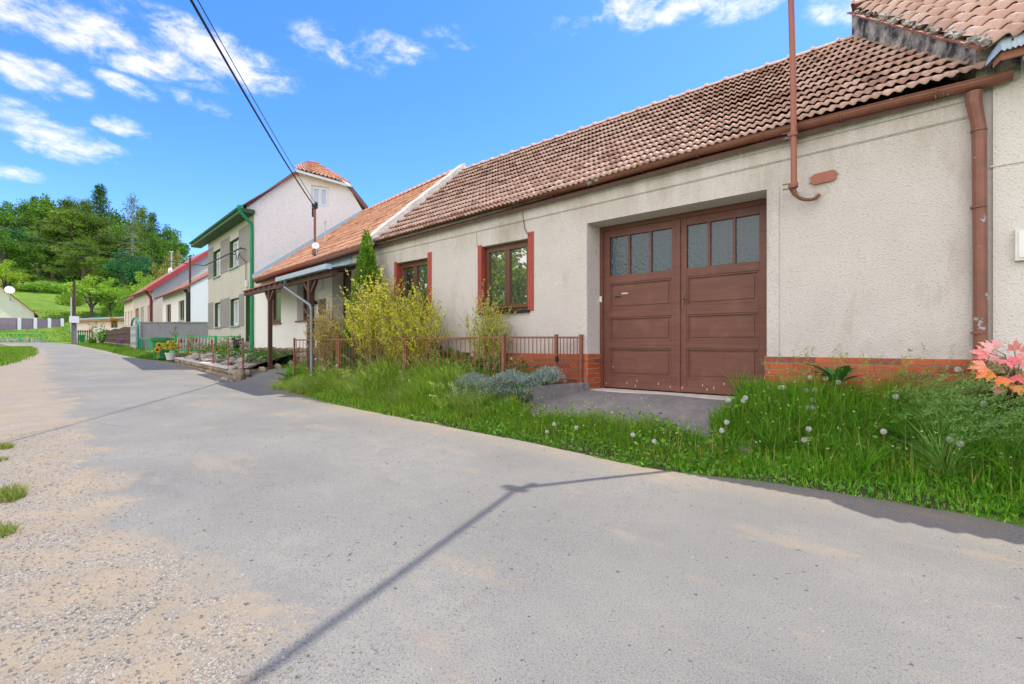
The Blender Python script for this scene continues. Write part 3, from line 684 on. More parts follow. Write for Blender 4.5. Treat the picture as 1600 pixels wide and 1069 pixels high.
mb = MB(); mb.fbox(MF, -2.676, -2.650, DV-.010, DV-.0005, 1.77, 1.97); mb.tube([MF(-2.663, DV-.01, 1.90), MF(-2.663, DV-.055, 1.90), MF(-2.62, DV-.06, 1.90), MF(-2.575, DV-.055, 1.895)], .009, 8); mb.tube([MF(-2.663, DV-.008, 1.83), MF(-2.663, DV-.016, 1.83)], .008, 8)
mb.build('handle', M_brass, gd)
mb = MB(); mb.fbox(MF, -4.012, -3.975, DV-.036, DV-.0205, 1.93, 2.02); mb.build('bell_push', M_whitepaint, gd)
mb = MB(); mb.fbox(MF, -4.014, -1.486, .02, DV-.001, .40, .548); tb = mb.build('threshold', M_paleconc, house)
# access plate and mortar patch beside the mast
mb = MB(); u0, u1, a, b, c = -1.015, -.775, 3.075, 3.195, .028
q = [(u0+c, a), (u1-c, a+.012), (u1, a+.03), (u1, b-.01), (u1-c, b+.01), (u0+c, b), (u0, b-c), (u0, a+c)]
mb.poly([MF(x, -.03, y) for x, y in q]); n = len(q)
for i in range(n): mb.poly([MF(q[i][0], -.03, q[i][1]), MF(q[(i+1) % n][0], -.03, q[(i+1) % n][1]), MF(q[(i+1) % n][0], -.001, q[(i+1) % n][1]), MF(q[i][0], -.001, q[i][1])])
for x, y in ((u0, a+.03), (u0, b-.03), (u1, a+.08)): mb.tube([MF(x-.02, -.02, y), MF(x+.02, -.02, y)], .006, 5)
mb.build('access_plate', M_pole, house)
mb = MB(); rg = random.Random(3); mb.poly([MF(-.915+.075*math.cos(t)*rg.uniform(.8, 1.2)+.0, -.004, 3.005+.07*math.sin(t)*rg.uniform(.8, 1.2)) for t in [2*math.pi*i/14 for i in range(14)]]); mb.build('mortar_patch', M_mortar2, house)

# ---- mast carrying the service cable, bolted to the facade
mast = thing('service_mast', 'tall reddish brown steel mast pipe bracketed to the cream wall beside the garage', 'mast', (-1.148, 6.235, 3.0))
mb = MB(); mb.tube([(-1.148, 6.235, 3.03), (-1.155, 6.235, 4.2), (-1.178, 6.235, 5.2), (-1.20, 6.235, 7.3)], .032, 12)
mb.tube([(-1.148, 6.235, 3.02), (-1.148, 6.235, 3.075)], .042, 12); mb.tube([(-1.156, 6.235, 3.62), (-1.156, 6.235, 3.655)], .042, 12)
mb.build('pipe', M_pole, mast)
mb = MB(); pts = [(-1.148, 6.235, 3.03)]
for i in range(1, 11):
    a = math.pi*(1-i/13.); pts.append((-1.03+.118*math.cos(a), 6.235+.2*(i/10.)**1.5, 3.0-.115*math.sin(a)))
pts[-1] = (pts[-1][0], 6.47, pts[-1][2]+.03)
mb.tube(pts, .02, 8); mb.build('conduit_bend', M_gutter, mast)
for z, x in ((3.04, -1.16), (3.62, -1.165)):
    mb = MB(); mb.bar((x-.02, 6.205, z), (x-.02, 6.47, z-.02), .04, .05); mb.bar((x-.04, 6.20, z), (x+.06, 6.20, z), .012, .03)
    for dz in (-.025, .03): mb.tube([(x-.10, 6.215, z+dz), (x+.05, 6.215, z+dz)], .007, 5)
    mb.build('bracket', M_gutter, mast)
mb = MB(); mb.bar((-1.31, 6.235, 7.1), (-1.09, 6.235, 7.1), .04, .04)
for dx in (-.09, .0, .09): mb.lathe((-1.2+dx, 6.235, 7.12), [(.02, 0), (.04, .03), (.03, .06), (.04, .08), (.02, .12)], 10)
mb.tube([(-1.2, 6.1, 7.0), (-1.2, 6.4, 7.0)], .03, 8); mb.build('insulator_arm', M_black, mast)
def wire(name, label, p, q, sag_, r, n=24, mat=None):
    p = Vector(p); q = Vector(q); mb = MB()
    mb.tube([p.lerp(q, i/n)-Vector((0, 0, sag_*4*(i/n)*(1-i/n))) for i in range(n+1)], r, 6)
    return tag(mb.build(name, mat or M_cable), label, 'cable')
wire('overhead_cable', 'thick black service cable from the brown mast tip across the street', (-1.2, 6.2, 7.08), (-1.2+.73*4.6, 6.2-2.39*4.6, 7.6), .25, .026)

# ================================================================== RIGHT NEIGHBOUR
nb = thing('neighbour_house', 'pale roughcast house with large rose roof tiles at the right edge', 'house', (4, 9, .5))
NF = Fr((0, D-.02), (1, 0), (0, 1)); NX0, NX1 = .47, 8.5
mb = MB(); wall_open(mb, NF, NX0, NX1, .2, 3.95, [])
mb.poly([NF(NX0, 0, .2), NF(NX0, .5, .2), NF(NX0, .5, 3.9), NF(NX0, 0, 3.9)]); mb.poly([NF(NX1, 0, .2), NF(NX1, 6, .2), NF(NX1, 6, 3.9), NF(NX1, 2.75, 6.4), NF(NX1, 0, 3.9)])
mb.poly([NF(NX0, 6, .2), NF(NX1, 6, .2), NF(NX1, 6, 3.9), NF(NX0, 6, 3.9)]); mb.poly([NF(NX0, .5, .2), NF(NX0, 6, .2), NF(NX0, 6, 3.9), NF(NX0, .5, 3.9)])
mb.build('wall', M_plaster2, nb)
# gable strip standing above the long house's roof (skewed party wall)
ga = [(.35, 6.40, 3.70), (-.90, 9.2, 5.85), (-.90, 9.2, 6.43), (.35, 6.40, 4.11)]
mb = MB(); mb.poly(ga); bk = [(p[0]+.3, p[1]+.02, p[2]) for p in ga]; mb.poly(bk[::-1])
for i in range(4): mb.poly([ga[i], ga[(i+1) % 4], bk[(i+1) % 4], bk[i]])
mb.poly([(-.80, 9.2, 5.8), (-.80, 9.2, 6.42), (.6, 12.2, 4.0), (.6, 12.2, 3.4)])
mb.build('gable_wall', M_soot, nb)
nE0, nE1, nR0, nR1 = (.44, 6.16, 3.96), (8.6, 6.16, 3.96), (-.86, 9.2, 6.47), (8.6, 9.2, 6.47)
tile_roof('roof', M_tile3, nE0, nE1, nR0, nR1, 58, 12, nb, amp=.05, step=.05, seed=5, jit=1.3, waves=0, k=9)
under('roof_deck', M_wood, [(.56, 6.25, 3.93), (8.6, 6.25, 3.93), (8.6, 9.2, 6.40), (-.62, 9.2, 6.40)], nb, .05)
under('back_roof_slope', M_tilebrown, [(-.86, 9.2, 6.45), (8.6, 9.2, 6.45), (8.6, 12.3, 3.9), (.5, 12.3, 3.9)], nb)
ridge_caps((-.9, 9.2, 6.48), (8.5, 9.2, 6.48), 24, .12).build('ridge_tiles', M_tile3, nb)
mb = MB(); va, vb_ = Vector((.42, 6.24, 3.985)), Vector((-.90, 9.2, 6.44)); rg = random.Random(5)   # thin red bedding tiles and lumpy mortar along the verge
for i in range(16):
    a = va.lerp(vb_, i/16); b = va.lerp(vb_, (i+.97)/16); mb.bar(a+Vector((-.03, 0, .012*rg.random())), b+Vector((-.03, 0, .012*rg.random())), .07, .018)
vt = mb.build('verge_tiles', M_tilebrown, nb)
mb = MB()
for i in range(44):
    p = va.lerp(vb_, rg.random()**1.6); mb.blob((p.x-.0+rg.uniform(-.03, .05), p.y, p.z+.035), rg.uniform(.022, .05), i, 1, (1, 1.4, .7), .5)
mb.build('verge_mortar', M_mortar, vt)
# zinc apron with saw-tooth lower edge, zinc gutter behind, red board
mb = MB(); n = 90; x0, x1 = .50, 3.6
for i in range(n):
    a = x0+(x1-x0)*i/n; b = x0+(x1-x0)*(i+1)/n; m_ = (a+b)/2
    mb.poly([(a, 6.17, 4.0), (b, 6.17, 4.0), (b, 6.10, 3.868), (m_, 6.098, 3.85), (a, 6.10, 3.868)])
mb.poly([(.50, 6.17, 4.0), (.50, 6.10, 3.872), (.40, 6.20, 3.80), (.43, 6.30, 3.93)])
mb.build('eave_flashing', M_zinc, nb)
mb = MB()
for i in range(22): mb.tube([(x0+.07+.16*i, 6.128, 3.945), (x0+.07+.16*i, 6.122, 3.945)], .009, 8)
mb.build('rivet_holes', M_dark, nb)
mb = MB(); mb.box((.50, 6.135, 3.79), (.66, 6.16, 3.872)); mb.poly([(.50, 6.134, 3.80), (.50, 6.134, 3.87), (.45, 6.19, 3.83), (.45, 6.19, 3.76)]); mb.build('fascia_end', M_redmetal if False else M_tilebrown, nb)
half_gutter([(.64, 6.22, 3.86), (8.5, 6.22, 3.86)], .085).build('gutter', M_zinc, nb)
mb = MB(); mb.box((.612, 6.405, 2.02), (1.02, 6.457, 2.31)); me_ = mb.build('meter_box', M_plastic, nb)
mb = MB(); mb.box((.635, 6.396, 2.045), (.995, 6.4048, 2.285)); mb.build('meter_door', M_whitepaint, me_)
mb = MB(); mb.box((NX0-.02, 6.449, 2.93), (3, 6.4575, 2.945)); mb.build('render_joint', M_reveal, nb)
rg = random.Random(12); mb = MB()
for i in range(30):
    x = .50+ (i % 10)*.34+rg.uniform(-.03, .03); z = .60+(i//10)*.19; mb.blob((x, 6.43, z), .15, i, 1, (1.1, .45, .62), .3)
    col = rg.choice([(.30, .20, .08), (.26, .17, .08), (.34, .25, .13)])
    for k in range(len(mb.f)-80, len(mb.f)): mb.c[k] = col
mb.build('stone_plinth', M_stone, nb)
mb = MB(); mb.fbox(MF, .325, .475, -.004, .05, .3, 3.72); mb.build('corner_joint', M_mortar, nb)

# ================================================================== MIDDLE HOUSE
PF = Fr((-9.724, 6.478), (-.9964, .0849))
mid = thing('tiled_cottage', 'low white walled house with bright orange tiles and an entrance canopy', 'house', (-13.5, 8, .9))
MU = 8.86
dr = PF.hit(520, 420)[0], PF.hit(560, 415)[0]
ops = [(6.165, 7.19, 1.945, 3.12, .12), (3.895, 4.815, 1.955, 3.15, .22), (1.25, 2.361, .75, 3.2, .35)]
mb = MB(); rv = []; wall_open(mb, PF, 0, MU, .3, 3.52, ops, reveal=rv)
mb.poly([PF(0, 5.5, .3), PF(MU+1, 6.5, .3), PF(MU+1, 6.5, 3.5), PF(0, 5.5, 3.5)])
mid_wall = mb.build('wall', M_white, mid); [q.build('reveal', M_white, mid) for q in rv]
mb = MB(); wall_open(mb, Fr(PF(0, -.012, 0)[:2], PF.d), 0.02, MU-.02, 3.26, 3.5, []); mb.build('eave_band', M_beige, mid)
mb = MB(); mb.fbox(PF, 1.2, 3.4, -.03, -.013, 3.30, 3.47); mb.build('fascia_board', M_zinc, mid)
c2 = (-18.574, 7.232); gdir = (.40, .9165)
rl = onL(569, 333, c2, gdir)
eL = onL(397, 437, PF(0, -.22, 0)[:2], PF.d); eR = onL(585, 377, PF(0, -.22, 0)[:2], PF.d)
eL = PF(PF.uv(eL)[0]+.0, -.22, eL[2]); eRp = PF(.03, -.22, eR[2]); rR = (-9.73, 9.21, 6.05)
rl2 = (rl[0], rl[1], rl[2])
tile_roof('roof', M_tile2, eL, eRp, rl2, rR, 44, 13, mid, amp=.026, step=.05, seed=9, waves=2, k=12)
under('roof_deck', M_wood, [(eL[0], eL[1]+.03, eL[2]-.07), (eRp[0], eRp[1]+.03, eRp[2]-.07), (rR[0], rR[1], rR[2]-.09), (rl2[0], rl2[1], rl2[2]-.09)], mid)
under('back_roof_slope', M_tilebrown, [(rl2[0], rl2[1], rl2[2]-.03), (rR[0], rR[1], rR[2]-.03), PF(0, 5.6, 3.4), PF(MU+1, 6.6, 3.4)], mid)
ridge_caps(Vector(rl2)+Vector((0, 0, .0)), Vector(rR)+Vector((-.2, 0, 0)), 22, .10).build('ridge_tiles', M_tile2, mid)
hg = MB(); q0 = Vector(eRp)+Vector((0, -.02, -.03)); q1 = Vector(eL)+Vector((0, -.02, -.02))
half_gutter([tuple(q1.lerp(q0, i/6)) for i in range(7)], .075).build('gutter', M_rust, mid)
mb = MB(); mb.bar(q1+Vector((0, .10, -.06)), q0+Vector((0, .10, -.06)), .03, .12); mb.build('eave_board', M_wood, mid)
# raised mortar verge between the two roofs
mb = MB(); pa, pb_ = Vector((-9.72, 6.30, 3.66)), Vector((-9.72, 9.22, 6.13)); rg = random.Random(4); k = 18
sec = []
for i in range(k+1):
    p = pa.lerp(pb_, i/k); j = rg.uniform(-.02, .02); h = .07+rg.uniform(-.015, .015)
    sec.append(mb.add([p+Vector((-.14+j, 0, -.12)), p+Vector((-.13+j, -.03, h)), p+Vector((.12+j, -.03, h)), p+Vector((.15+j, 0, -.14))]))
for a, b in zip(sec, sec[1:]):
    for q in range(3): mb.f.append((a+q, a+q+1, b+q+1, b+q))
mb.f.append(tuple(sec[0]+q for q in range(4))); mb.f.append(tuple(sec[-1]+q for q in range(4)))
mb.build('verge_capping', M_mortar2, mid)
# lead flashing where the roof meets the tall gable
mb = MB(); fa, fb = Vector(onL(395, 436, c2, gdir)), Vector(onL(569, 333, c2, gdir)); mb.bar(fa+Vector((.02, -.03, .06)), fb+Vector((.02, -.03, .06)), .04, .16); mb.build('roof_flashing', M_zinc, mid)
# windows, doorway
fo = window_unit(mid, PF, 6.17, 7.185, 1.95, 3.115, .09, 1, .07, M_frame, pane_mat=M_glassfar)
mb = MB(); mb.fbox(PF, 6.1, 7.26, -.06, .09, 1.905, 1.943); mb.build('sill', M_redtrim, fo)
fo = window_unit(mid, PF, 3.90, 4.81, 1.96, 3.145, .19, 1, .07, M_frame, pane_mat=M_glassfar)
mb = MB(); mb.fbox(PF, 3.85, 4.86, -.06, .19, 1.915, 1.953); mb.build('sill', M_tilebrown, fo)
mb = MB(); mb.fbox(PF, 1.255, 2.355, .31, .36, .76, 3.195); dd = mb.build('entrance_door', M_wood, mid)
mb = MB(); mb.fbox(PF, 1.4, 2.2, .295, .309, 1.9, 3.05); mb.build('door_pane', glass_mat('curtained_pane', (.10, .085, .06), .12), dd)
mb = MB(); u, z = PF.hit(502, 443); mb.fbox(PF, u-.17, u+.17, -.03, -.001, z-.19, z+.19); bx = mb.build('meter_box', M_plastic, mid)
mb = MB(); mb.fbox(PF, u-.13, u+.13, -.038, -.0305, z-.15, z+.15); mb.build('meter_door', M_whitepaint, bx)
mb = MB(); u, z = PF.hit(504, 480); mb.fbox(PF, u-.22, u+.22, -.03, -.001, z-.22, z+.22); mb.build('wall_plaque', M_stone if False else M_pinebark, mid)
mb = MB(); rg = random.Random(8); u = .05
while u < MU-.05:
    for r in range(4):
        wd = rg.uniform(.16, .34); mb.blob(PF(u+rg.uniform(-.05, .1), -.02, .62+r*.15+rg.uniform(-.02, .02)), .11, int(u*100)+r, 1, (wd/.2, .5, .68), .3)
        cc = rg.choice([(.26, .19, .11), (.20, .15, .10), (.33, .26, .17), (.16, .13, .10)])
        for q in range(len(mb.f)-80, len(mb.f)): mb.c[q] = cc
    u += .235
mb.build('stone_plinth', M_stone, mid)
# wall conduit with black iron brackets
mb = MB(); u, z = PF.hit(492.5, 455); mb.tube([PF(u, -.09, 1.6), PF(u, -.09, 3.3)], .035, 8)
for z in (3.30, 2.42): mb.fbox(PF, u-.17, u+.17, -.13, -.001, z-.04, z+.04); mb.tube([PF(u-.17, -.11, z-.06), PF(u-.17, -.11, z+.08)], .03, 6); mb.tube([PF(u+.17, -.11, z-.06), PF(u+.17, -.11, z+.08)], .03, 6)
mb.build('wall_conduit', M_black, mid)
# roof mast, dish, aerial
vm = -.05; u, z = PF.hit(492, 396, vm)
mt = thing('roof_mast', 'thin brown roof mast with cable clamp on the orange tiled roof', 'mast', PF(u, vm, z-.2))
u2, z2 = PF.hit(491, 323, vm)
mb = MB(); mb.tube([PF(u, vm, z-.3), PF(u, vm, z2)], .035, 8); mb.build('pipe', M_rust, mt)
mb = MB(); mb.bar(PF(u-.14, vm, z2-.05), PF(u+.14, vm, z2-.05), .06, .06); mb.lathe(PF(u-.1, vm, z2-.02), [(.03, 0), (.05, .05), (.03, .12)], 8); mb.lathe(PF(u+.1, vm, z2-.02), [(.03, 0), (.05, .05), (.03, .12)], 8); mb.tube([PF(u+.03, vm-.05, z2-.3), PF(u+.03, vm-.05, z2-.05)], .025, 6); mb.build('insulator_arm', M_black, mt)
mb = MB(); mb.tube([PF(u, vm, z-.04), PF(u, vm, z+.1)], .08, 10); mb.build('collar', M_redmetal if False else M_tilebrown, mt)
MT = PF(u, vm, z2)
p1 = at(295, -8, 5.0); p2 = at(300, -8, 5.2)
q = Vector(MT)+(Vector(p1)+Vector((0, 0, .30))-Vector(MT))*1.9
wire('service_cable', 'lower black service cable climbing from the roof mast across the blue sky', Vector(MT)+Vector((0, 0, -.03)), q, .30, .016, 40)
q2 = Vector(MT)+(Vector(p2)+Vector((0, 0, .20))-Vector(MT))*1.9
wire('service_cable', 'thinner upper service cable climbing from the roof mast across the sky', Vector(MT)+Vector((.05, 0, .06)), q2, .20, .0065, 40)
u, z = PF.hit(503, 388, -.1)
ds = thing('dish_aerial', 'small white round dish clamped at the gutter of the orange roof', 'aerial', PF(u, -.25, z-.3))
mb = MB(); mb.tube([PF(u, -.22, z-.35), PF(u, -.25, z-.1), PF(u, -.25, z)], .014, 6); mb.build('bracket', M_zinc, ds)
mb = MB(); cc = Vector(PF(u, -.27, z+.05)); ax = Vector((.75, -.6, .25)).normalized(); sx = ax.cross(Vector((0, 0, 1))).normalized(); sy = sx.cross(ax)
rr = [mb.add([cc+sx*(r*math.cos(2*math.pi*j/16))+sy*(r*math.sin(2*math.pi*j/16))+ax*(.5*r*r) for j in range(16)]) for r in (.01, .05, .095)]
for a, b in zip(rr, rr[1:]):
    for j in range(16): mb.f.append((a+j, a+(j+1) % 16, b+(j+1) % 16, b+j))
mb.tube([cc, cc+ax*.14], .008, 5); mb.build('dish', M_whitepaint, ds)
ul, zl = PF.hit(508, 368, .9); uh, zh = PF.hit(510, 346, .9)
ae = thing('rod_aerial', 'short grey aerial rod standing on the orange roof slope', 'aerial', PF(ul, .9, zl-.3))
mb = MB(); mb.tube([PF(ul, .9, zl-.3), PF(ul, .9, zh)], .02, 6); mb.bar(PF(ul-.1, .9, zh), PF(ul+.12, .9, zh), .03, .03); mb.build('rod', M_zinc, ae)

# canopy over the entrance
cano = thing('entrance_canopy', 'brown timber entrance canopy on two posts with grey gutter and red edge', 'canopy', PF(3, -1, .7))
zc0 = 2.96
mb = MB(); fz = [(-.6, 3.035), (3.494, 3.015), (6.92, 2.955)]
def canopy_slab(ua, ub, za, zb, m, nm):
    mb = MB(); mb.hexa([PF(ua, -.93, za-.03), PF(ub, -.93, zb-.03), PF(ub, -.02, zb+.22), PF(ua, -.02, za+.22), PF(ua, -.93, za), PF(ub, -.93, zb), PF(ub, -.02, zb+.25), PF(ua, -.02, za+.25)]); return mb.build(nm, m, cano)
canopy_slab(.3, 3.45, 3.0, 3.0, M_zinc, 'roof_sheet'); canopy_slab(3.47, 6.95, 3.0, 2.955, M_redmetal, 'red_roof_sheet')
mb = MB(); mb.fbox(PF, .3, 3.50, -1.06, -.935, 2.93, 3.04); mb.build('gutter', M_zinc, cano)
mb = MB(); mb.fbox(PF, .35, 6.85, -.90, -.78, 2.80, 2.92)
for i in range(14):
    u = .6+i*.46; mb.hexa([PF(u, -.95, 2.885), PF(u+.08, -.95, 2.885), PF(u+.08, -.03, 3.10), PF(u, -.03, 3.10), PF(u, -.95, 2.945), PF(u+.08, -.95, 2.945), PF(u+.08, -.03, 3.18), PF(u, -.03, 3.18)])
mb.build('rafters', M_wood, cano)
for px, vv, w_ in ((422, -.85, .10), (485.5, -.85, .13)):
    u = PF.hit(px, 500, vv)[0]; mb = MB(); mb.fbox(PF, u-w_/2, u+w_/2, vv-w_/2, vv+w_/2, .5, 2.80); mb.bar(PF(u, vv, 2.45), PF(u+.35, vv, 2.78), .07, .07); mb.bar(PF(u, vv, 2.45), PF(u-.35, vv, 2.78), .07, .07); mb.build('post', M_wood, cano)
ua, za = PF.hit(445, 451, -.98); ub, zb = PF.hit(487, 480, -.98)
mb = MB(); mb.tube([PF(ua-.1, -.99, 2.97), PF(ua, -.99, za+.04), PF(ub+.06, -.99, zb+.05), PF(ub, -.99, zb-.06), PF(ub-.02, -.99, .5)], .034, 10); mb.build('downpipe', pm('dull_zinc', (.25, .28, .30), (.20, .23, .25), 8, .45, metal=.3), cano)

# ================================================================== TWO-STOREY HOUSE
TF = Fr(c2, (-.9937, .1117)); GF = Fr(c2, gdir, (-.9165, .40))
ts = thing('two_storey_house', 'tall beige two storey house with half hipped gable and green downpipe', 'house', (-22, 10, .9))
TU = 7.55; M_panec = glass_mat('curtained_glass', (.40, .43, .50), .10)
def two(px0, py0, px1, py1, fr=TF, v=0):
    a, b = fr.hit(px0, py0, v); c, d = fr.hit(px1, py1, v); return (min(a, c), max(a, c), min(b, d), max(b, d))
wins = [two(334, 394, 343.5, 431), two(359.5, 378, 372, 416), two(336, 474, 345.5, 511), two(360.5, 468, 373, 509)]
wins = [(a-.12, b+.05, c, d) for a, b, c, d in wins]
door = two(384, 461, 393, 552)
mb = MB(); rvb = []; wall_open(mb, TF, 0, TU, .4, 6.12, [(*q, .16) for q in wins]+[(*door, .3)], reveal=rvb)
mb.poly([TF(TU, 0, .4), TF(TU, 8, .4), TF(TU, 8, 6), TF(TU, 4, 8), TF(TU, 0, 6.1)])
mb.build('facade_wall', M_grey, ts)
for q in rvb: q.build('reveal', M_greenframe, ts)
def gpt(px, py): 
    p = onL(px, py, c2, gdir); return p
g_l, g_lt, g_rt, g_rb = gpt(389, 326), gpt(467.7, 267.5), gpt(543, 289), gpt(568.5, 332.6)
ug = GF.uv(g_rb)[0]
mb = MB(); gw = two(486, 289, 514.5, 325, GF)
# gable wall as one polygon with a window hole cut by strips
uu = [GF.uv(p)[0] for p in (g_lt, g_rt, g_rb)]; pr = [(-.24, 6.215), (uu[0], g_lt[2]), (uu[1], g_rt[2]), (uu[2], g_rb[2]), (uu[2]+2.2, g_rb[2]-2.2)]
def ztop(u): return float(np.interp(u, [a for a, _ in pr], [b for _, b in pr]))
cuts = sorted({a for a, _ in pr if a >= 0} | {0, gw[0], gw[1]}); mb.poly([GF(0, 0, 6.0), GF(0, 0, ztop(0)), GF(-.24, 0, 6.215), GF(-.24, 0, 6.1)])
for a, b in zip(cuts, cuts[1:]):
    if a >= gw[0]-1e-6 and b <= gw[1]+1e-6:
        mb.poly([GF(a, 0, .4), GF(b, 0, .4), GF(b, 0, gw[2]), GF(a, 0, gw[2])]); mb.poly([GF(a, 0, gw[3]), GF(b, 0, gw[3]), GF(b, 0, ztop(b)), GF(a, 0, ztop(a))])
    else: mb.poly([GF(a, 0, .4), GF(b, 0, .4), GF(b, 0, ztop(b)), GF(a, 0, ztop(a))])
for (p, q) in (((gw[0], gw[2]), (gw[1], gw[2])), ((gw[1], gw[2]), (gw[1], gw[3])), ((gw[1], gw[3]), (gw[0], gw[3])), ((gw[0], gw[3]), (gw[0], gw[2]))):
    mb.poly([GF(p[0], 0, p[1]), GF(q[0], 0, q[1]), GF(q[0], .12, q[1]), GF(p[0], .12, p[1])])
mb.build('gable_wall', plaster('pale_gable_render', (.80, .745, .69), (.76, .71, .655), grain=20, strength=.2, dist=.012, st=.25), ts)
fo = window_unit(ts, GF, gw[0], gw[1], gw[2], gw[3], .06, 2, .06, M_zinc if False else M_whitepaint, pane_mat=M_panec)
mb = MB()
for k_, (za, zb) in enumerate(((wins[1][2]-.03, wins[1][3]+.25), (wins[3][2]-.03, wins[3][3]+.10))):
    for a, b in ((1.3, wins[1][0]-.02), (wins[1][1]+.02, wins[0][0]-.02), (wins[0][1]+.02, TU-.02)): mb.fbox(TF, a-(1.2 if (k_ == 0 and a == 1.3) else 0), b, -.012, -.001, za, zb)
mb.fbox(TF, .06, TU-.02, -.012, -.001, .4, 1.35)
mb.build('grey_render_band', M_greydark, ts)
for q in wins:
    fo = window_unit(ts, TF, q[0]+.01, q[1]-.01, q[2]+.02, q[3]-.01, .13, 2, .055, M_whitepaint, pane_mat=M_panec)
    mb = MB(); mb.fbox(TF, q[0]-.06, q[1]+.06, -.07, .12, q[2]-.03, q[2]+.012); mb.build('sill', M_zinc, fo)
mb = MB(); mb.fbox(TF, door[0]+.01, door[1]-.01, .24, .29, .5, door[3]-.01); mb.build('entrance_door', M_greenframe, ts)
# roof
rg_z = gpt(486, 253)[2]; ap_u = GF.uv(gpt(486, 253))[0]
def rf(name, pts, th=.10, m=M_tile2): return under(name, m, pts, ts, th)
LU = TU+1.6
sh = lambda p, l: (p[0]+TF.d[0]*l, p[1]+TF.d[1]*l, p[2])
e_n = TF(-.12, -.45, 6.19); e_f = TF(LU, -.45, 6.24)
apx = onL(486, 253.5, sh((c2[0], c2[1], 0), .8)[:2], gdir)
rf('front_roof_slope', [e_n, sh(g_lt, -.1), apx, sh((apx[0], apx[1], apx[2]-1.3), LU-1), e_f], .04, M_tilebrown)
rf('back_roof_slope', [sh(g_rt, -.1), GF(pr[4][0], -.1, pr[4][1]), sh(GF(pr[4][0], 0, pr[4][1]), LU), sh(apx, LU-1), apx], .08, M_tilebrown)
hl, hr = Vector(g_lt)+Vector((.18, -.30, -.03)), Vector(g_rt)+Vector((.28, -.02, -.05))
tile_roof('hip_roof', M_tile2, hl, hr, Vector(apx)+Vector((-.06, -.05, 0)), Vector(apx)+Vector((.06, .05, .0)), 14, 6, ts, amp=.05, step=.06, seed=21)
under('hip_deck', M_whitepaint, [hl+Vector((.02, .02, -.02)), hr+Vector((0, .02, -.02)), Vector(apx)+Vector((.0, .0, -.05))], ts, .08)
mb = MB(); mb.bar(Vector(GF(-.24, -.04, 6.24)), Vector(g_lt)+Vector((.03, -.05, .02)), .06, .08); mb.build('verge_board', pm('mauve_verge_board', (.20, .12, .12)), ts); mb = MB(); mb.bar(Vector(g_rt)+Vector((.05, 0, 0)), Vector(GF(pr[4][0], -.05, pr[4][1])), .1, .12); mb.build('verge_board', pm('mauve_verge_board', (.20, .12, .12)), ts)
mb = MB(); mb.hexa([TF(-.1, -.44, 5.98), TF(LU, -.44, 6.06), TF(LU, 0, 6.06), TF(-.1, 0, 5.98), TF(-.1, -.44, 6.11), TF(LU, -.44, 6.19), TF(LU, 0, 6.19), TF(-.1, 0, 6.11)]); mb.build('soffit', M_greenframe, ts)
half_gutter([TF(LU, -.47, 6.25), TF(-.14, -.47, 6.16)], .055).build('gutter', pm('dark_green_gutter', (.012, .15, .055), (.01, .12, .045), 5, .4), ts)
dp = TF(-.02, -.40, 6.1)
mb = MB(); mb.tube([TF(-.05, -.47, 6.2), TF(-.05, -.47, 5.98), TF(.0, -.1, 5.62), TF(.02, -.075, 5.4), TF(.04, -.075, .8)], .06, 10); mb.lathe(TF(-.05, -.47, 6.0), [(.06, 0), (.11, .1), (.11, .18)], 10); mb.build('downpipe', M_greenpipe, ts)
u0, zz = TF.hit(386, 388.5); u1, _ = TF.hit(327, 388.5)
mb = MB(); mb.tube([TF(u0, -.2, zz), TF(u1-.2, -.2, zz+.08)], .025, 6)
mb.tube([TF(u0+.9, -.2, zz)]+[TF(u0+.8-.1*i, -.16, zz-.25-.12*math.sin(i*1.3)) for i in range(6)]+[TF(u0-.05, -.05, zz-.5), TF(u0-.05, -.05, 3.6)], .014, 6)
for u in (u0+.15, u0+1.6): mb.tube([TF(u, -.001, zz), TF(u, -.22, zz)], .02, 6)
mb.build('cable_bracket', M_black, ts)
mb = MB(); u, z = TF.hit(387, 440); mb.fbox(TF, u-.1, u+.08, -.08, -.013, 3.4, 3.65); mb.build('junction_box', M_plastic, ts)
wire('street_cable', 'thin dark cable from the two storey house to the wooded hill', TF(u1-.1, -.2, zz+.08), at(-60, 330, 60), .8, .02, 30)
wire('street_cable', 'dark cable crossing in front of the hill trees above the yellow house', at(295, 384, 34), at(-40, 328, 40), .5, .022, 30)
wire('street_cable', 'lower dark cable sagging from the utility pole in front of the hillside pines', at(150, 405, 52), at(-40, 357, 40), .3, .02, 20)

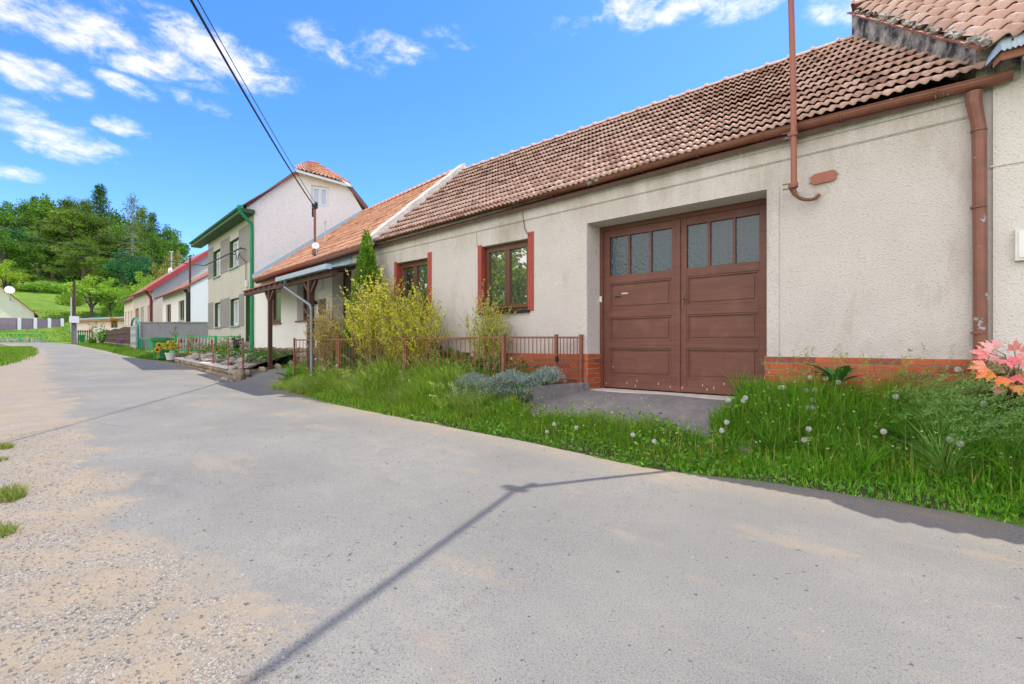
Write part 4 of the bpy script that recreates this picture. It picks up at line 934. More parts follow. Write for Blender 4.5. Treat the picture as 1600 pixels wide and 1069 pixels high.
# ================================================================== HOUSES FURTHER DOWN THE STREET
def rear_house(name, label, px_c, dist, y_eave, vpx, px_end, L_gable, rise, m_wall, m_roof, wins, doors=(), base=.6, over=.35, verge=None):
    c = at(px_c, y_eave, dist); fr = Fr(c[:2], vpd(vpx)); gd_ = Fr(c[:2], vpd(1430)); ze = c[2]
    t = thing(name, label, 'house', (c[0], c[1], base)); U = fr.hit(px_end, 500)[0]
    ops = []
    for w_ in list(wins)+list(doors):
        a, z1_ = fr.hit(w_[0], w_[1]); b, z0_ = fr.hit(w_[2], w_[3]); ops.append((min(a, b), max(a, b), z0_, z1_, .15))
    for i in range(len(wins), len(ops)): ops[i] = (*ops[i][:2], base+.02, ops[i][3], .15)
    mb = MB(); wall_open(mb, fr, 0, U, base-.3, ze, ops)
    G = lambda u, g, z: (c[0]+fr.d[0]*u+gd_.d[0]*g, c[1]+fr.d[1]*u+gd_.d[1]*g, z)
    H = L_gable/2
    for u in (0, U): mb.poly([G(u, 0, base-.3), G(u, L_gable, base-.3), G(u, L_gable, ze), G(u, H, ze+rise), G(u, 0, ze)])
    mb.poly([G(0, L_gable, base-.3), G(U, L_gable, base-.3), G(U, L_gable, ze), G(0, L_gable, ze)])
    mb.build('wall', m_wall, t)
    k = rise/H
    under('roof', m_roof, [G(-over, -.35, ze-.35*k+.12), G(U+.2, -.35, ze-.35*k+.12), G(U+.2, H, ze+rise+.12), G(-over, H, ze+rise+.12)], t, .12)
    under('back_roof_slope', m_roof, [G(-over, H, ze+rise+.115), G(U+.2, H, ze+rise+.115), G(U+.2, L_gable+.3, ze-.3*k+.12), G(-over, L_gable+.3, ze-.3*k+.12)], t, .12)
    if verge:
        mb = MB(); mb.bar(G(-over-.03, -.4, ze-.4*k+.05), G(-over-.03, H, ze+rise+.05), .08, .3); mb.build('verge_board', verge, t)
    half_gutter([G(U+.2, -.42, ze-.35*k+.05), G(-over+.1, -.42, ze-.35*k+.05)], .07).build('gutter', M_rust, t)
    for i, o in enumerate(ops):
        if i < len(wins):
            fo = window_unit(t, fr, o[0], o[1], o[2], o[3], .11, 2, .06, M_frame if m_wall is M_white else M_whitepaint, pane_mat=M_glassfar)
            mb = MB(); mb.fbox(fr, o[0]-.05, o[1]+.05, -.06, .1, o[2]-.04, o[2]-.002); mb.build('sill', M_paleconc, fo)
        else:
            mb = MB(); mb.fbox(fr, o[0], o[1], .08, .13, o[2], o[3]); mb.build('entrance_door', pm('orange_brown_door', (.30, .12, .05)), t)
    return t, fr, ze, G
h5, f5, z5, G5 = rear_house('white_cottage', 'small white house with brown red tiles behind the grey garden wall', 298, 29, 446, 56, 254, 7.5, 2.6, M_white, M_tilebrown, [(259.5, 477, 267, 506), (279, 471, 288, 500)], over=.05)
mb = MB(); u = .12; mb.tube([f5(u, -.12, 1.2), f5(u, -.12, z5-.4)], .11, 8); mb.tube([f5(u+.3, -.2, z5-.3), f5(u, -.15, z5-.45), f5(u, -.12, z5-.9)], .09, 8); mb.build('downpipe', M_black, h5)
mm = thing('pipe_mast', 'slim brown mast standing on the eave of the small white house', 'mast', f5(.7, .1, z5))
mb = MB(); mb.tube([f5(.7, .1, z5-.2), f5(.7, .1, z5+1.9)], .06, 8); mb.build('pipe', M_wood, mm); mb = MB(); mb.bar(f5(.5, .1, z5+1.75), f5(1.9, .1, z5+1.95), .04, .04); mb.build('cross_arm', M_zinc, mm)
h6, f6, z6, G6 = rear_house('red_roofed_house', 'beige house with bright red metal roof verge beyond the small white house', 239, 37, 449, 13, 208, 9.5, 4.0, M_beige, M_tilebrown, [(219.8, 481, 225, 506), (230.5, 478, 235.5, 506)], [(211.5, 483, 216.8, 510)], over=.28, verge=M_redmetal)
mb = MB(); mb.tube([f6(.9, -.4, z6-.15), f6(.5, -.1, z6-.7), f6(.12, -.1, z6-1.0), f6(.12, -.1, 1.2)], .09, 8); mb.build('downpipe', pm('dark_red_pipe', (.22, .03, .04)), h6)
mm = thing('rooftop_aerial', 'small white aerial on the red roofed house', 'aerial', G6(3.0, 1.8, z6+1.5))
mb = MB(); mb.tube([G6(3, 1.8, z6+1.4), G6(3, 1.8, z6+3.4)], .05, 6); mb.build('rod', M_zinc, mm); mb = MB(); mb.bar(G6(2.4, 1.8, z6+3.3), G6(3.8, 1.8, z6+3.5), .05, .05); mb.blob(G6(3.0, 1.7, z6+1.75), .3, 3, 1, (1, .5, 1), .02); mb.build('dish', M_whitepaint, mm)
c6 = f6(f6.hit(208, 500)[0]+.03, 0, 0)
h6b, f6b, z6b, _ = rear_house('house_annex', 'low annex with three narrow windows at the far end of the red roofed house', 207.5, 46, 466, 13, 194, 6, 2.0, M_pink, M_tilebrown, [(195.3, 488, 197.6, 508), (199.8, 487, 202.2, 508), (204.3, 486, 206.8, 508)], over=.1)
a, b = at(118, 501, 60), at(196, 493.5, 55)
fg = thing('flat_roofed_garage', 'long flat roofed pale pink garage building at the foot of the hill', 'garage', (a[0], a[1], 1.3))
f7 = Fr(a[:2], (b[0]-a[0], b[1]-a[1]), (-(b[1]-a[1])*-1*-1, (b[0]-a[0]))); L7 = math.hypot(b[0]-a[0], b[1]-a[1])
f7 = Fr(a[:2], (b[0]-a[0], b[1]-a[1]), (-abs(b[1]-a[1]), abs(b[0]-a[0])))
wa = f7.hit(173, 502); wb = f7.hit(184, 512)
mb = MB(); zt = a[2]; wall_open(mb, f7, 0, L7+4, .9, zt, [(min(wa[0], wb[0]), max(wa[0], wb[0]), min(wa[1], wb[1]), max(wa[1], wb[1]), .2)])
mb.poly([f7(0, 0, .9), f7(0, 6, .9), f7(0, 6, zt), f7(0, 0, zt)]); mb.poly([f7(0, 6, .9), f7(L7+4, 6, .9), f7(L7+4, 6, zt), f7(0, 6, zt)]); mb.build('wall', M_pink, fg)
mb = MB(); mb.fbox(f7, -.4, L7+4, -.5, 6.3, zt, zt+.18); mb.build('flat_roof', M_zinc, fg); mb = MB(); mb.fbox(f7, -.3, L7+4, -.42, -.3, zt-.2, zt-.001); mb.build('fascia_board', pm('tan_fascia', (.45, .25, .12)), fg)
fo = window_unit(fg, f7, min(wa[0], wb[0]), max(wa[0], wb[0]), min(wa[1], wb[1]), max(wa[1], wb[1]), .12, 2, .08, M_wood, pane_mat=M_glassfar)

# yellow house on the left with fence and dish
yc = at(53, 489, 78); yb = 3.3
yh = thing('yellow_house', 'pale yellow house gable with thin red roof edge at the left edge', 'house', (yc[0], yc[1]-4, yb))
# gable faces the street: plane roughly across the view, runs to -Y
yf = Fr(yc[:2], (-.12, -1), (-1, .12)); W_ = 11.0; ze = yc[2]; u_r, z_r = yf.hit(1, 449)
slope = (z_r-ze)/u_r
mb = MB(); mb.poly([yf(0, 0, yb-1), yf(W_, 0, yb-1), yf(W_, 0, ze), yf(W_/2, 0, ze+slope*W_/2), yf(0, 0, ze)])
mb.poly([yf(0, 9, yb-1), yf(W_, 9, yb-1), yf(W_, 9, ze), yf(W_/2, 9, ze+slope*W_/2), yf(0, 9, ze)]); mb.poly([yf(0, 0, yb-1), yf(0, 9, yb-1), yf(0, 9, ze), yf(0, 0, ze)]); mb.poly([yf(W_, 0, yb-1), yf(W_, 9, yb-1), yf(W_, 9, ze), yf(W_, 0, ze)])
mb.build('wall', M_yellow, yh)
under('roof', M_tilebrown, [yf(-.35, -.35, ze-.35*slope+.2), yf(W_/2, -.35, ze+slope*W_/2+.2), yf(W_/2, 9.3, ze+slope*W_/2+.2), yf(-.35, 9.3, ze-.35*slope+.2)], yh, .2)
under('back_roof_slope', M_tilebrown, [yf(W_/2, -.35, ze+slope*W_/2+.19), yf(W_+.35, -.35, ze-.35*slope+.2), yf(W_+.35, 9.3, ze-.35*slope+.2), yf(W_/2, 9.3, ze+slope*W_/2+.19)], yh, .2)
ud, zd = yf.hit(15, 453, -1.0)
dsh = thing('satellite_dish', 'large white satellite dish fixed at the yellow gable', 'satellite dish', yf(ud, -.2, zd-1.5))
mb = MB(); mb.tube([yf(ud, 0, zd-1.6), yf(ud, -.7, zd-1.0), yf(ud, -.8, zd)], .05, 6); mb.build('bracket', M_zinc, dsh)
mb = MB(); cc = Vector(yf(ud, -.95, zd)); ax = Vector((.93, .1, .35)).normalized(); sx = ax.cross(Vector((0, 0, 1))).normalized(); sy = sx.cross(ax)
rr = [mb.add([cc+sx*(r*math.cos(2*math.pi*j/20))+sy*(1.05*r*math.sin(2*math.pi*j/20))+ax*(.22*r*r) for j in range(20)]) for r in (.02, .3, .58)]
for a_, b_ in zip(rr, rr[1:]):
    for j in range(20): mb.f.append((a_+j, a_+(j+1) % 20, b_+(j+1) % 20, b_+j))
mb.build('dish', M_plastic, dsh)
lf = thing('board_fence', 'mauve board fence between pale posts below the yellow house', 'fence', at(45, 510, 72))
fa, fb = at(-12, 513, 71), at(98, 508, 80)
fpx = [-12, 30, 55, 77, 97]
for i, px in enumerate(fpx):
    p = onL(px, 510, fa[:2], (fb[0]-fa[0], fb[1]-fa[1])); dd_ = Vector((p[0], p[1])).length
    zb_ = p[2]-1.4; zt_ = onL(px, 496+(px+12)*.025, fa[:2], (fb[0]-fa[0], fb[1]-fa[1]))[2]+.1
    mb = MB(); mb.box((p[0]-.2, p[1]-.2, zb_), (p[0]+.2, p[1]+.2, zt_)); mb.build('post', M_plastic, lf)
    if i:
        a_ = Vector(prev[:3]); b_ = Vector((p[0], p[1], 0)); mb = MB(); nb_ = 18
        for k in range(nb_):
            s0 = a_.lerp(b_, (k+.02)/nb_); s1 = a_.lerp(b_, (k+.93)/nb_); zz0 = prev[3]+(zb_-prev[3])*k/nb_+.25; zz1 = prev[4]+(zt_-prev[4])*k/nb_-.12
            mb.hexa([(s0.x, s0.y, zz0), (s1.x, s1.y, zz0), (s1.x-.06, s1.y, zz0), (s0.x-.06, s0.y, zz0), (s0.x, s0.y, zz1), (s1.x, s1.y, zz1), (s1.x-.06, s1.y, zz1), (s0.x-.06, s0.y, zz1)])
        mb.build('board_panel', M_purple, lf)
    prev = (p[0], p[1], 0, zb_, zt_)
gr = thing('guard_rail', 'low green pipe railing on the grass at the bend of the road', 'railing', at(30, 531, 66))
pp = [at(-14, 530.5, 63), at(31.5, 530.5, 66), at(64.5, 530, 68)]
mb = MB(); top = [(p[0], p[1], p[2]+.78) for p in pp]; low = [(p[0], p[1], p[2]+.22) for p in pp]
mb.tube(top, .07, 8); mb.tube(low, .05, 8); mb.build('rails', M_green, gr)
for p in pp: mb = MB(); mb.tube([(p[0], p[1], p[2]-.6), (p[0], p[1], p[2]+.8)], .085, 8); mb.build('post', M_green, gr)

# ================================================================== GARDEN WALL, FENCES, GATE, BINS
A = Vector((-14.42, 5.22, 0)); B = Vector((-23.6, 6.13, 0)); KF = Fr(A[:2], (B-A)[:2]); KL = (B-A).length
KZ = lambda u: .56+(.71-.56)*u/KL
gw_ = thing('garden_wall', 'low fieldstone garden wall with pale coping along the road bend', 'wall', (A.x, A.y, .2))
mb = MB(); rg = random.Random(31)
mb.hexa([KF(0, .04, 0), KF(KL, .04, .3), KF(KL, .3, .3), KF(0, .3, 0), KF(0, .04, KZ(0)-.05), KF(KL, .04, KZ(KL)-.05), KF(KL, .3, KZ(KL)-.05), KF(0, .3, KZ(0)-.05)], (.30, .24, .17))
def stones(mb, P, L, zf, h, cols, size=.24, rows=2, seed=0):
    rg = random.Random(seed); u = 0
    while u < L:
        wd = rg.uniform(.6, 1.4)*size; z0 = zf(u)
        for r in range(rows):
            hh = h/rows; mb.blob(P(u+wd/2, 0, z0+hh*(r+.5)), 1, seed+int(u*77)+r, 1, (wd*.54, .07, hh*.56), .16)
            cc = rg.choice(cols)
            for q in range(len(mb.f)-80, len(mb.f)): mb.c[q] = cc
        u += wd
scol = [(.34, .27, .18), (.28, .22, .15), (.40, .33, .24), (.25, .21, .17)]
def KP(u, v, z):
    x, y, _ = KF(u, v+.02, 0); return (x, y, z)
stones(mb, KP, KL, lambda u: KZ(u)-.36, .32, scol, .34, 2, 3)
def RP(u, v, z): return (A.x+.02+v, A.y+u, z)
mb.box((A.x+.0, A.y+.04, .1), (A.x-.28, A.y+1.35, KZ(0)-.02), (.28, .22, .16)); stones(mb, RP, 1.35, lambda u: .16+.25*u/1.4, .38, scol, .34, 2, 5)
# the round-fronted corner block and loose slabs at its foot
for i, (dx, dy, sx, sz) in enumerate([(.02, -.02, .20, .20), (-.5, -.22, .26, .06), (-.15, -.3, .2, .09), (-.85, -.2, .22, .05), (-.3, -.33, .12, .05), (.12, -.22, .1, .06)]):
    mb.blob((A.x+dx, A.y+dy, .18+sz), 1, i, 1, (sx, sx*.7, sz), .25)
    for q in range(len(mb.f)-80, len(mb.f)): mb.c[q] = scol[i % 4]
mb.build('stone_face', M_stone, gw_)
mb = MB(); n = 14
for i in range(n):
    u0, u1 = 1.1+(KL-1.1)*i/n, 1.1+(KL-1.1)*(i+.99)/n; mb.hexa([KF(u0, -.05, KZ(u0)-.05), KF(u1, -.05, KZ(u1)-.05), KF(u1, .22, KZ(u1)-.05), KF(u0, .22, KZ(u0)-.05), KF(u0, -.05, KZ(u0)), KF(u1, -.05, KZ(u1)), KF(u1, .22, KZ(u1)+.01), KF(u0, .22, KZ(u0)+.01)])
mb.build('coping', M_paleconc, gw_)
# rock garden bed behind it
bxs = np.arange(-25.5, -14.3, .25); bt = np.linspace(0, 1, 10); BX = np.repeat(bxs[:, None], 10, 1)
ylo = np.interp(BX, [-25.5, -23.6, -14.42], [6.3, 6.25, 5.34]); yhi = np.interp(BX, [-26, -18.6, -9.7], [8.0, 7.2, 6.46])
BY = ylo+(yhi-ylo)*bt; zl_ = np.interp(BX, [-25.5, -23.6, -14.42], [.62, .68, .52])
BZ = zl_+(.97-zl_)*bt**.8+.03*np.sin(BX*5)*np.sin(BY*7)*bt; I = np.arange(BX.size).reshape(BX.shape)
tag(link('rock_garden_bed', npmesh('rock_garden_bed', np.stack([BX.ravel(), BY.ravel(), BZ.ravel()], 1), [np.stack([I[:-1, :-1].ravel(), I[1:, :-1].ravel(), I[1:, 1:].ravel(), I[:-1, 1:].ravel()], 1)]), pm('bed_soil', (.12, .09, .06), (.08, .06, .04), 8, .95, 30, .6, .02), smooth=True), kind='structure')
def bed_z(x, y):
    lo = np.interp(x, [-25.5, -23.6, -14.42], [6.3, 6.25, 5.34]); hi = np.interp(x, [-26, -18.6, -9.7], [8.0, 7.2, 6.46]); t = max(0, min(1, (y-lo)/(hi-lo))); zl = np.interp(x, [-25.5, -23.6, -14.42], [.62, .68, .52])
    return zl+(.97-zl)*t**.8
rk = []
for i in range(46):
    x = rg.uniform(-22.5, -14.6); lo = np.interp(x, [-25.5, -23.6, -14.42], [6.3, 6.25, 5.34]); y = lo+rg.uniform(.05, .9)
    s_ = rg.uniform(.08, .24); mb = MB(); mb.blob((0, 0, 0), s_, i, 1, (1.3, .9, .5), .35)
    cc = rg.choice([(.42, .36, .30), (.34, .29, .25), (.50, .44, .37), (.27, .24, .22)])
    for q in range(len(mb.f)): mb.c[q] = cc
    o = mb.build('garden_rock', M_stone); o.location = (x, y, bed_z(x, y)+s_*.15); o.rotation_euler = (rg.uniform(-.2, .2), rg.uniform(-.2, .2), rg.uniform(0, 6))
    tag(o, 'one of the grey brown rocks lying in the rock garden behind the low stone wall', 'rock', 'rocks of the rock garden')
for i, px in enumerate([279, 294, 312, 332.5, 356.5, 383.5]):
    p = onL(px, 540, KF(0, .12, 0)[:2], KF.d) if i < 5 else (A.x-.05, A.y+.12, 0)
    d_ = -math.hypot(p[0], p[1])
    uu_ = KF.uv(p)[0]; z0 = KZ(max(uu_, 0)); mb = MB(); rr_ = .022
    mb.tube([(p[0], p[1], z0-.1), (p[0], p[1], 1.40)], rr_, 8); mb.tube([(p[0], p[1], 1.40), (p[0], p[1], 1.41)], rr_*1.15, 8)
    nm = ['first', 'second', 'third', 'fourth', 'fifth', 'sixth'][i]
    tag(mb.build('fence_post', M_rust if i == 5 else M_pole), f'bare thin reddish post on the garden wall, {nm} counting from the green bin' if i < 5 else 'bare dark brown post at the corner of the garden wall, nearest the canopy', 'post', 'bare posts on the garden wall')

# brown railing of the long house's front garden
RFy = 5.62
rl_ = thing('iron_railing', 'low reddish brown iron railing round the front garden of the long house', 'railing', (-8, RFy, .6))
PXs = [460, 527, 531, 633, 787]; ZT = 1.355
X0, X1, X2, X3 = [onY(px, 530, RFy)[0] for px in (460, 529, 633, 787)]
def railing(pa, pb_, nm, parent, n, zb=.62, mid_rail=True, zt=ZT):
    pa, pb_ = Vector(pa), Vector(pb_); mb = MB()
    mb.bar((pa.x, pa.y, zt), (pb_.x, pb_.y, zt), .025, .03); mb.bar((pa.x, pa.y, zb+.06), (pb_.x, pb_.y, zb+.06), .02, .02)
    for i in range(n):
        q = pa.lerp(pb_, (i+.5)/n); mb.tube([(q.x, q.y, zb+.04), (q.x, q.y, zt-.012)], .0075, 5, False)
    return mb.build(nm, M_rust, parent)
for a, b, n in ((X0, X1, 12), (X1, X2, 20), (X2, X3, 22)): railing((a+.03, RFy, 0), (b-.03, RFy, 0), 'railing_panel', rl_, n)
def post(parent, x, y, w_=.038, zb=.45, zt=ZT+.035):
    mb = MB(); mb.box((x-w_/2, y-w_/2, zb), (x+w_/2, y+w_/2, zt)); mb.box((x-w_/2-.006, y-w_/2-.006, zt), (x+w_/2+.006, y+w_/2+.006, zt+.012)); o = mb.build('post', M_rust, parent)
for x in (X0, X1-.03, X1+.03, X2-.027, X2+.027): post(rl_, x, RFy)
post(rl_, X3, RFy, .052); 
GY = 6.42; XW = onY(908, 540, GY)[0]; mid_p = at(871.5, 540, 7.53)
cor = Vector((X3, RFy, 0)); wl = Vector((XW, GY, 0)); gp_ = cor.lerp(wl, .68)
railing(cor+(wl-cor)*.04, cor.lerp(wl, .66), 'railing_panel', rl_, 12)
post(rl_, gp_.x, gp_.y, .045); post(rl_, XW, GY, .045, .55)
gt_ = railing(cor.lerp(wl, .71), cor.lerp(wl, .97), 'gate', rl_, 6, .66)
mb = MB(); q = cor.lerp(wl, .70); mb.box((q.x-.02, q.y-.05, .98), (q.x+.02, q.y-.01, 1.06)); mb.build('latch', M_dark, gt_)
# concrete kerb edging of the bed beside the driveway
kb = thing('bed_kerb', 'rough grey concrete kerb between the front garden and the garage driveway', 'kerb', (-4.3, 6, .5))
mb = MB(); kp = [(-3.98, 6.465, .66, .10), (-4.02, 6.30, .655, .09), (-4.25, 6.0, .64, .10), (-4.50, 5.72, .60, .16), (-4.62, 5.5, .50, .20), (-4.70, 5.36, .34, .2)]
sec = []
for i in range(25):
    t = i/24*(len(kp)-1); k = min(int(t), len(kp)-2); fr2 = t-k; a = [kp[k][j]+(kp[k+1][j]-kp[k][j])*fr2 for j in range(4)]
    j_ = [rg.uniform(-.012, .012) for _ in range(6)]
    sec.append(mb.add([(a[0]+.03+j_[0], a[1], .2), (a[0]+.0+j_[1], a[1], a[2]-.02+j_[2]*.6), (a[0]-.02, a[1], a[2]+j_[3]*.6), (a[0]-a[3], a[1], a[2]+j_[4]*.6), (a[0]-a[3]-.03, a[1], .2)]))
for a, b in zip(sec, sec[1:]):
    for q in range(4): mb.f.append((a+q, a+q+1, b+q+1, b+q))
mb.f.append(tuple(sec[0]+q for q in range(5))); mb.build('kerb', M_concrete, kb)
# driveway apron
dxs = np.linspace(-4.42, -1.35, 30); dt = np.linspace(0, 1, 14); DX = np.repeat(dxs[:, None], 14, 1); DY = 5.2+(6.50-5.2)*dt+0*DX
DX = DX-.25*(1-dt)*(DX < -3.2)*((-3.2-DX)/1.2)
DZ = .17+(.54-.17)*smooth(dt*1.02)**.85-.22*np.clip(1-dt/.08, 0, 1)+.008*np.sin(DX*4)*np.sin(DY*6); I = np.arange(DX.size).reshape(DX.shape)
def dz_(y): return .17+(.54-.17)*float(smooth((y-5.1)/1.4*1.02))**.85
tag(link('driveway', npmesh('driveway', np.stack([DX.ravel(), DY.ravel(), DZ.ravel()], 1), [np.stack([I[:-1, :-1].ravel(), I[1:, :-1].ravel(), I[1:, 1:].ravel(), I[:-1, 1:].ravel()], 1)]), pm('rough_concrete', (.245, .217, .205), (.175, .157, .15), 5, .92, 90, .8, .012, c3=(.36, .33, .31), s3=30, lo3=.6, hi3=.7), smooth=True), kind='structure')

# green fence in front of the two storey house
gf = thing('green_fence', 'bright green steel fence with gate in front of the two storey house', 'fence', (-22, 7, .9))
gp0 = at(393, 548, 18.3); gp1 = at(337, 548, 20.6); gp2 = at(275, 548, 22.6); gp3 = at(219, 548, 27.3)
def gpanel(a, b, nm, n, zt, zb, mat=M_green, bal=None, r=.012, rail=.04):
    a, b = Vector(a), Vector(b); mb = MB()
    for z in (zt, zb): mb.bar((a.x, a.y, z), (b.x, b.y, z), rail, rail)
    o = mb.build(nm, mat, gf); mb = MB()
    for i in range(n): q = a.lerp(b, (i+.5)/n); mb.tube([(q.x, q.y, zb+.02), (q.x, q.y, zt-.02)], r, 6)
    mb.build('balusters', bal or mat, o); return o
zt_ = 1.56
gpanel(gp0, gp1, 'railing_panel', 9, zt_, 1.03, M_green, M_zinc, .008)
gpanel(gp1, gp2, 'gate', 13, 1.57, .97, M_green, M_whitepaint, .014, .055)
gpanel(gp2, gp3, 'railing_panel', 8, 1.56, .85, M_green, M_green, .02)
for p, w_ in ((gp0, .06), (gp1, .08), (gp2, .1), (gp3, .07), (Vector(gp2).lerp(Vector(gp3), .33), .06), (Vector(gp2).lerp(Vector(gp3), .66), .06)):
    mb = MB(); mb.box((p[0]-w_/2, p[1]-w_/2, .6), (p[0]+w_/2, p[1]+w_/2, 1.61)); mb.build('post', M_green, gf)
# grey wall
wL, wR = at(219, 503, 27.6), at(323, 503, 25.6)
gyw = thing('grey_garden_wall', 'tall smooth grey rendered wall behind the green fence', 'wall', (wL[0], wL[1], .6))
WF = Fr(wL[:2], (wR[0]-wL[0], wR[1]-wL[1]), (-.2, 1)); WL = math.hypot(wR[0]-wL[0], wR[1]-wL[1])
mb = MB(); mb.hexa([WF(0, 0, .3), WF(WL, 0, .3), WF(WL, .2, .3), WF(0, .2, .3), WF(0, 0, wL[2]-.05), WF(WL, 0, wR[2]-.05), WF(WL, .2, wR[2]-.05), WF(0, .2, wL[2]-.05)])
mb.build('wall', plaster('blue_grey_render', (.25, .245, .27), (.21, .205, .23), grain=8, strength=.2, dist=.02, st=.2), gyw)
mb = MB(); mb.hexa([WF(-.05, -.05, wL[2]-.049), WF(WL, -.05, wR[2]-.049), WF(WL, .25, wR[2]-.049), WF(-.05, .25, wL[2]-.049), WF(-.05, -.05, wL[2]), WF(WL, -.05, wR[2]), WF(WL, .25, wR[2]), WF(-.05, .25, wL[2])]); mb.build('coping', M_greydark, gyw)
# arched gate
ag = thing('arched_gate', 'narrow pale lattice gate with teal arched tube frame', 'gate', at(211, 551, 28))
ga_, gb_ = Vector(at(216, 551, 27.4)), Vector(at(205.5, 551, 29.8)); zt0 = 2.35
mb = MB(); arc = [(gb_.lerp(ga_, .5+.5*math.cos(math.pi*(1-i/10)))).to_tuple()[:2]+(zt0+.45*math.sin(math.pi*i/10),) for i in range(11)]
mb.tube([(gb_.x, gb_.y, .4)]+arc+[(ga_.x, ga_.y, .4)], .055, 8); mb.build('frame', M_teal, ag)
mb = MB()
for k in range(5): q = gb_.lerp(ga_, (k+.5)/5); mb.bar((q.x, q.y, .6), (q.x, q.y, zt0), .16, .03)
for z in (.9, 1.4, 1.9, 2.3): mb.bar((gb_.x, gb_.y, z), (ga_.x, ga_.y, z), .04, .05)
mb.build('lattice', pm('weathered_white', (.50, .52, .50), (.36, .38, .37), 6), ag)
# wooden fence on a stone wall
w0, w1 = Vector(at(204, 520, 30.5)), Vector(at(163, 520, 42.0))
sw = thing('roadside_stone_wall', 'low mossy fieldstone wall under the dark wooden fence', 'wall', (w0.x, w0.y, .6))
mb = MB(); SF = Fr(w0[:2], (w1-w0)[:2]); SL = (w1-w0).length
mb.hexa([SF(0, .05, .2), SF(SL, .05, .5), SF(SL, .4, .5), SF(0, .4, .2), SF(0, .05, 1.2), SF(SL, .05, 1.42), SF(SL, .4, 1.42), SF(0, .4, 1.2)], (.22, .18, .13))
stones(mb, lambda u, v, z: SF(u, v+.03, z), SL, lambda u: .55+.25*u/SL, .66, [(.26, .21, .16), (.20, .17, .13), (.32, .27, .21)], .5, 3, 9); mb.build('stone_face', M_stone, sw)
wf = thing('wooden_fence', 'dark brown wooden board fence standing on the mossy stone wall', 'fence', (w0.x, w0.y, 1.2))
mb = MB(); n = 60
for i in range(n):
    u = SL*i/n; z0 = 1.24+.22*i/n; zt1 = 2.42+.0*i/n-.12*math.sin(i*.3)*.3; mb.hexa([SF(u, .1, z0), SF(u+SL/n*.86, .1, z0), SF(u+SL/n*.86, .14, z0), SF(u, .14, z0), SF(u, .1, zt1), SF(u+SL/n*.86, .1, zt1), SF(u+SL/n*.86, .14, zt1), SF(u, .14, zt1)])
mb.build('boards', pm('dark_fence_board', (.085, .045, .035), (.06, .03, .025), 6), wf)
mb = MB(); mb.bar(SF(0, .08, 1.55), SF(SL, .08, 1.75), .05, .09); mb.bar(SF(0, .08, 2.05), SF(SL, .08, 2.1), .05, .09); mb.build('rails', M_wood, wf)
q0, q1 = Vector(at(162, 511, 43.5)), Vector(at(146.5, 511.5, 45.5))
wp = thing('metal_sheet', 'pale corrugated sheet panel standing at the end of the wooden fence', 'sheet', (q0.x, q0.y, 1.2))
mb = MB(); n = 24; i0 = mb.add([tuple(q0.lerp(q1, i/n)+Vector((.03*math.sin(i*math.pi/2), 0, 0)))[:2]+(z,) for i in range(n+1) for z in (1.0, 2.8-.03*i/n)])
for i in range(n): mb.f.append((i0+2*i, i0+2*i+2, i0+2*i+3, i0+2*i+1))
o = mb.build('sheet', pm('pale_sheet', (.62, .62, .62), (.52, .52, .53), 6), wp); sd = o.modifiers.new('s', 'SOLIDIFY'); sd.thickness = .02
gf2 = thing('small_green_gate', 'pair of low green gate leaves beside the far bin', 'gate', at(127, 536, 56))
for px in (121.5, 132): 
    p = at(px, 536, 57.5); mb = MB()
    for k in range(5): mb.box((p[0], p[1]-.4+.2*k, p[2]-.3), (p[0]+.05, p[1]-.4+.2*k+.1, p[2]+1.55))
    for z in (.3, 1.3): mb.box((p[0]-.03, p[1]-.42, p[2]+z), (p[0]-.002, p[1]+.52, p[2]+z+.1))
    mb.build('gate_leaf', M_teal if False else M_greenframe, gf2)

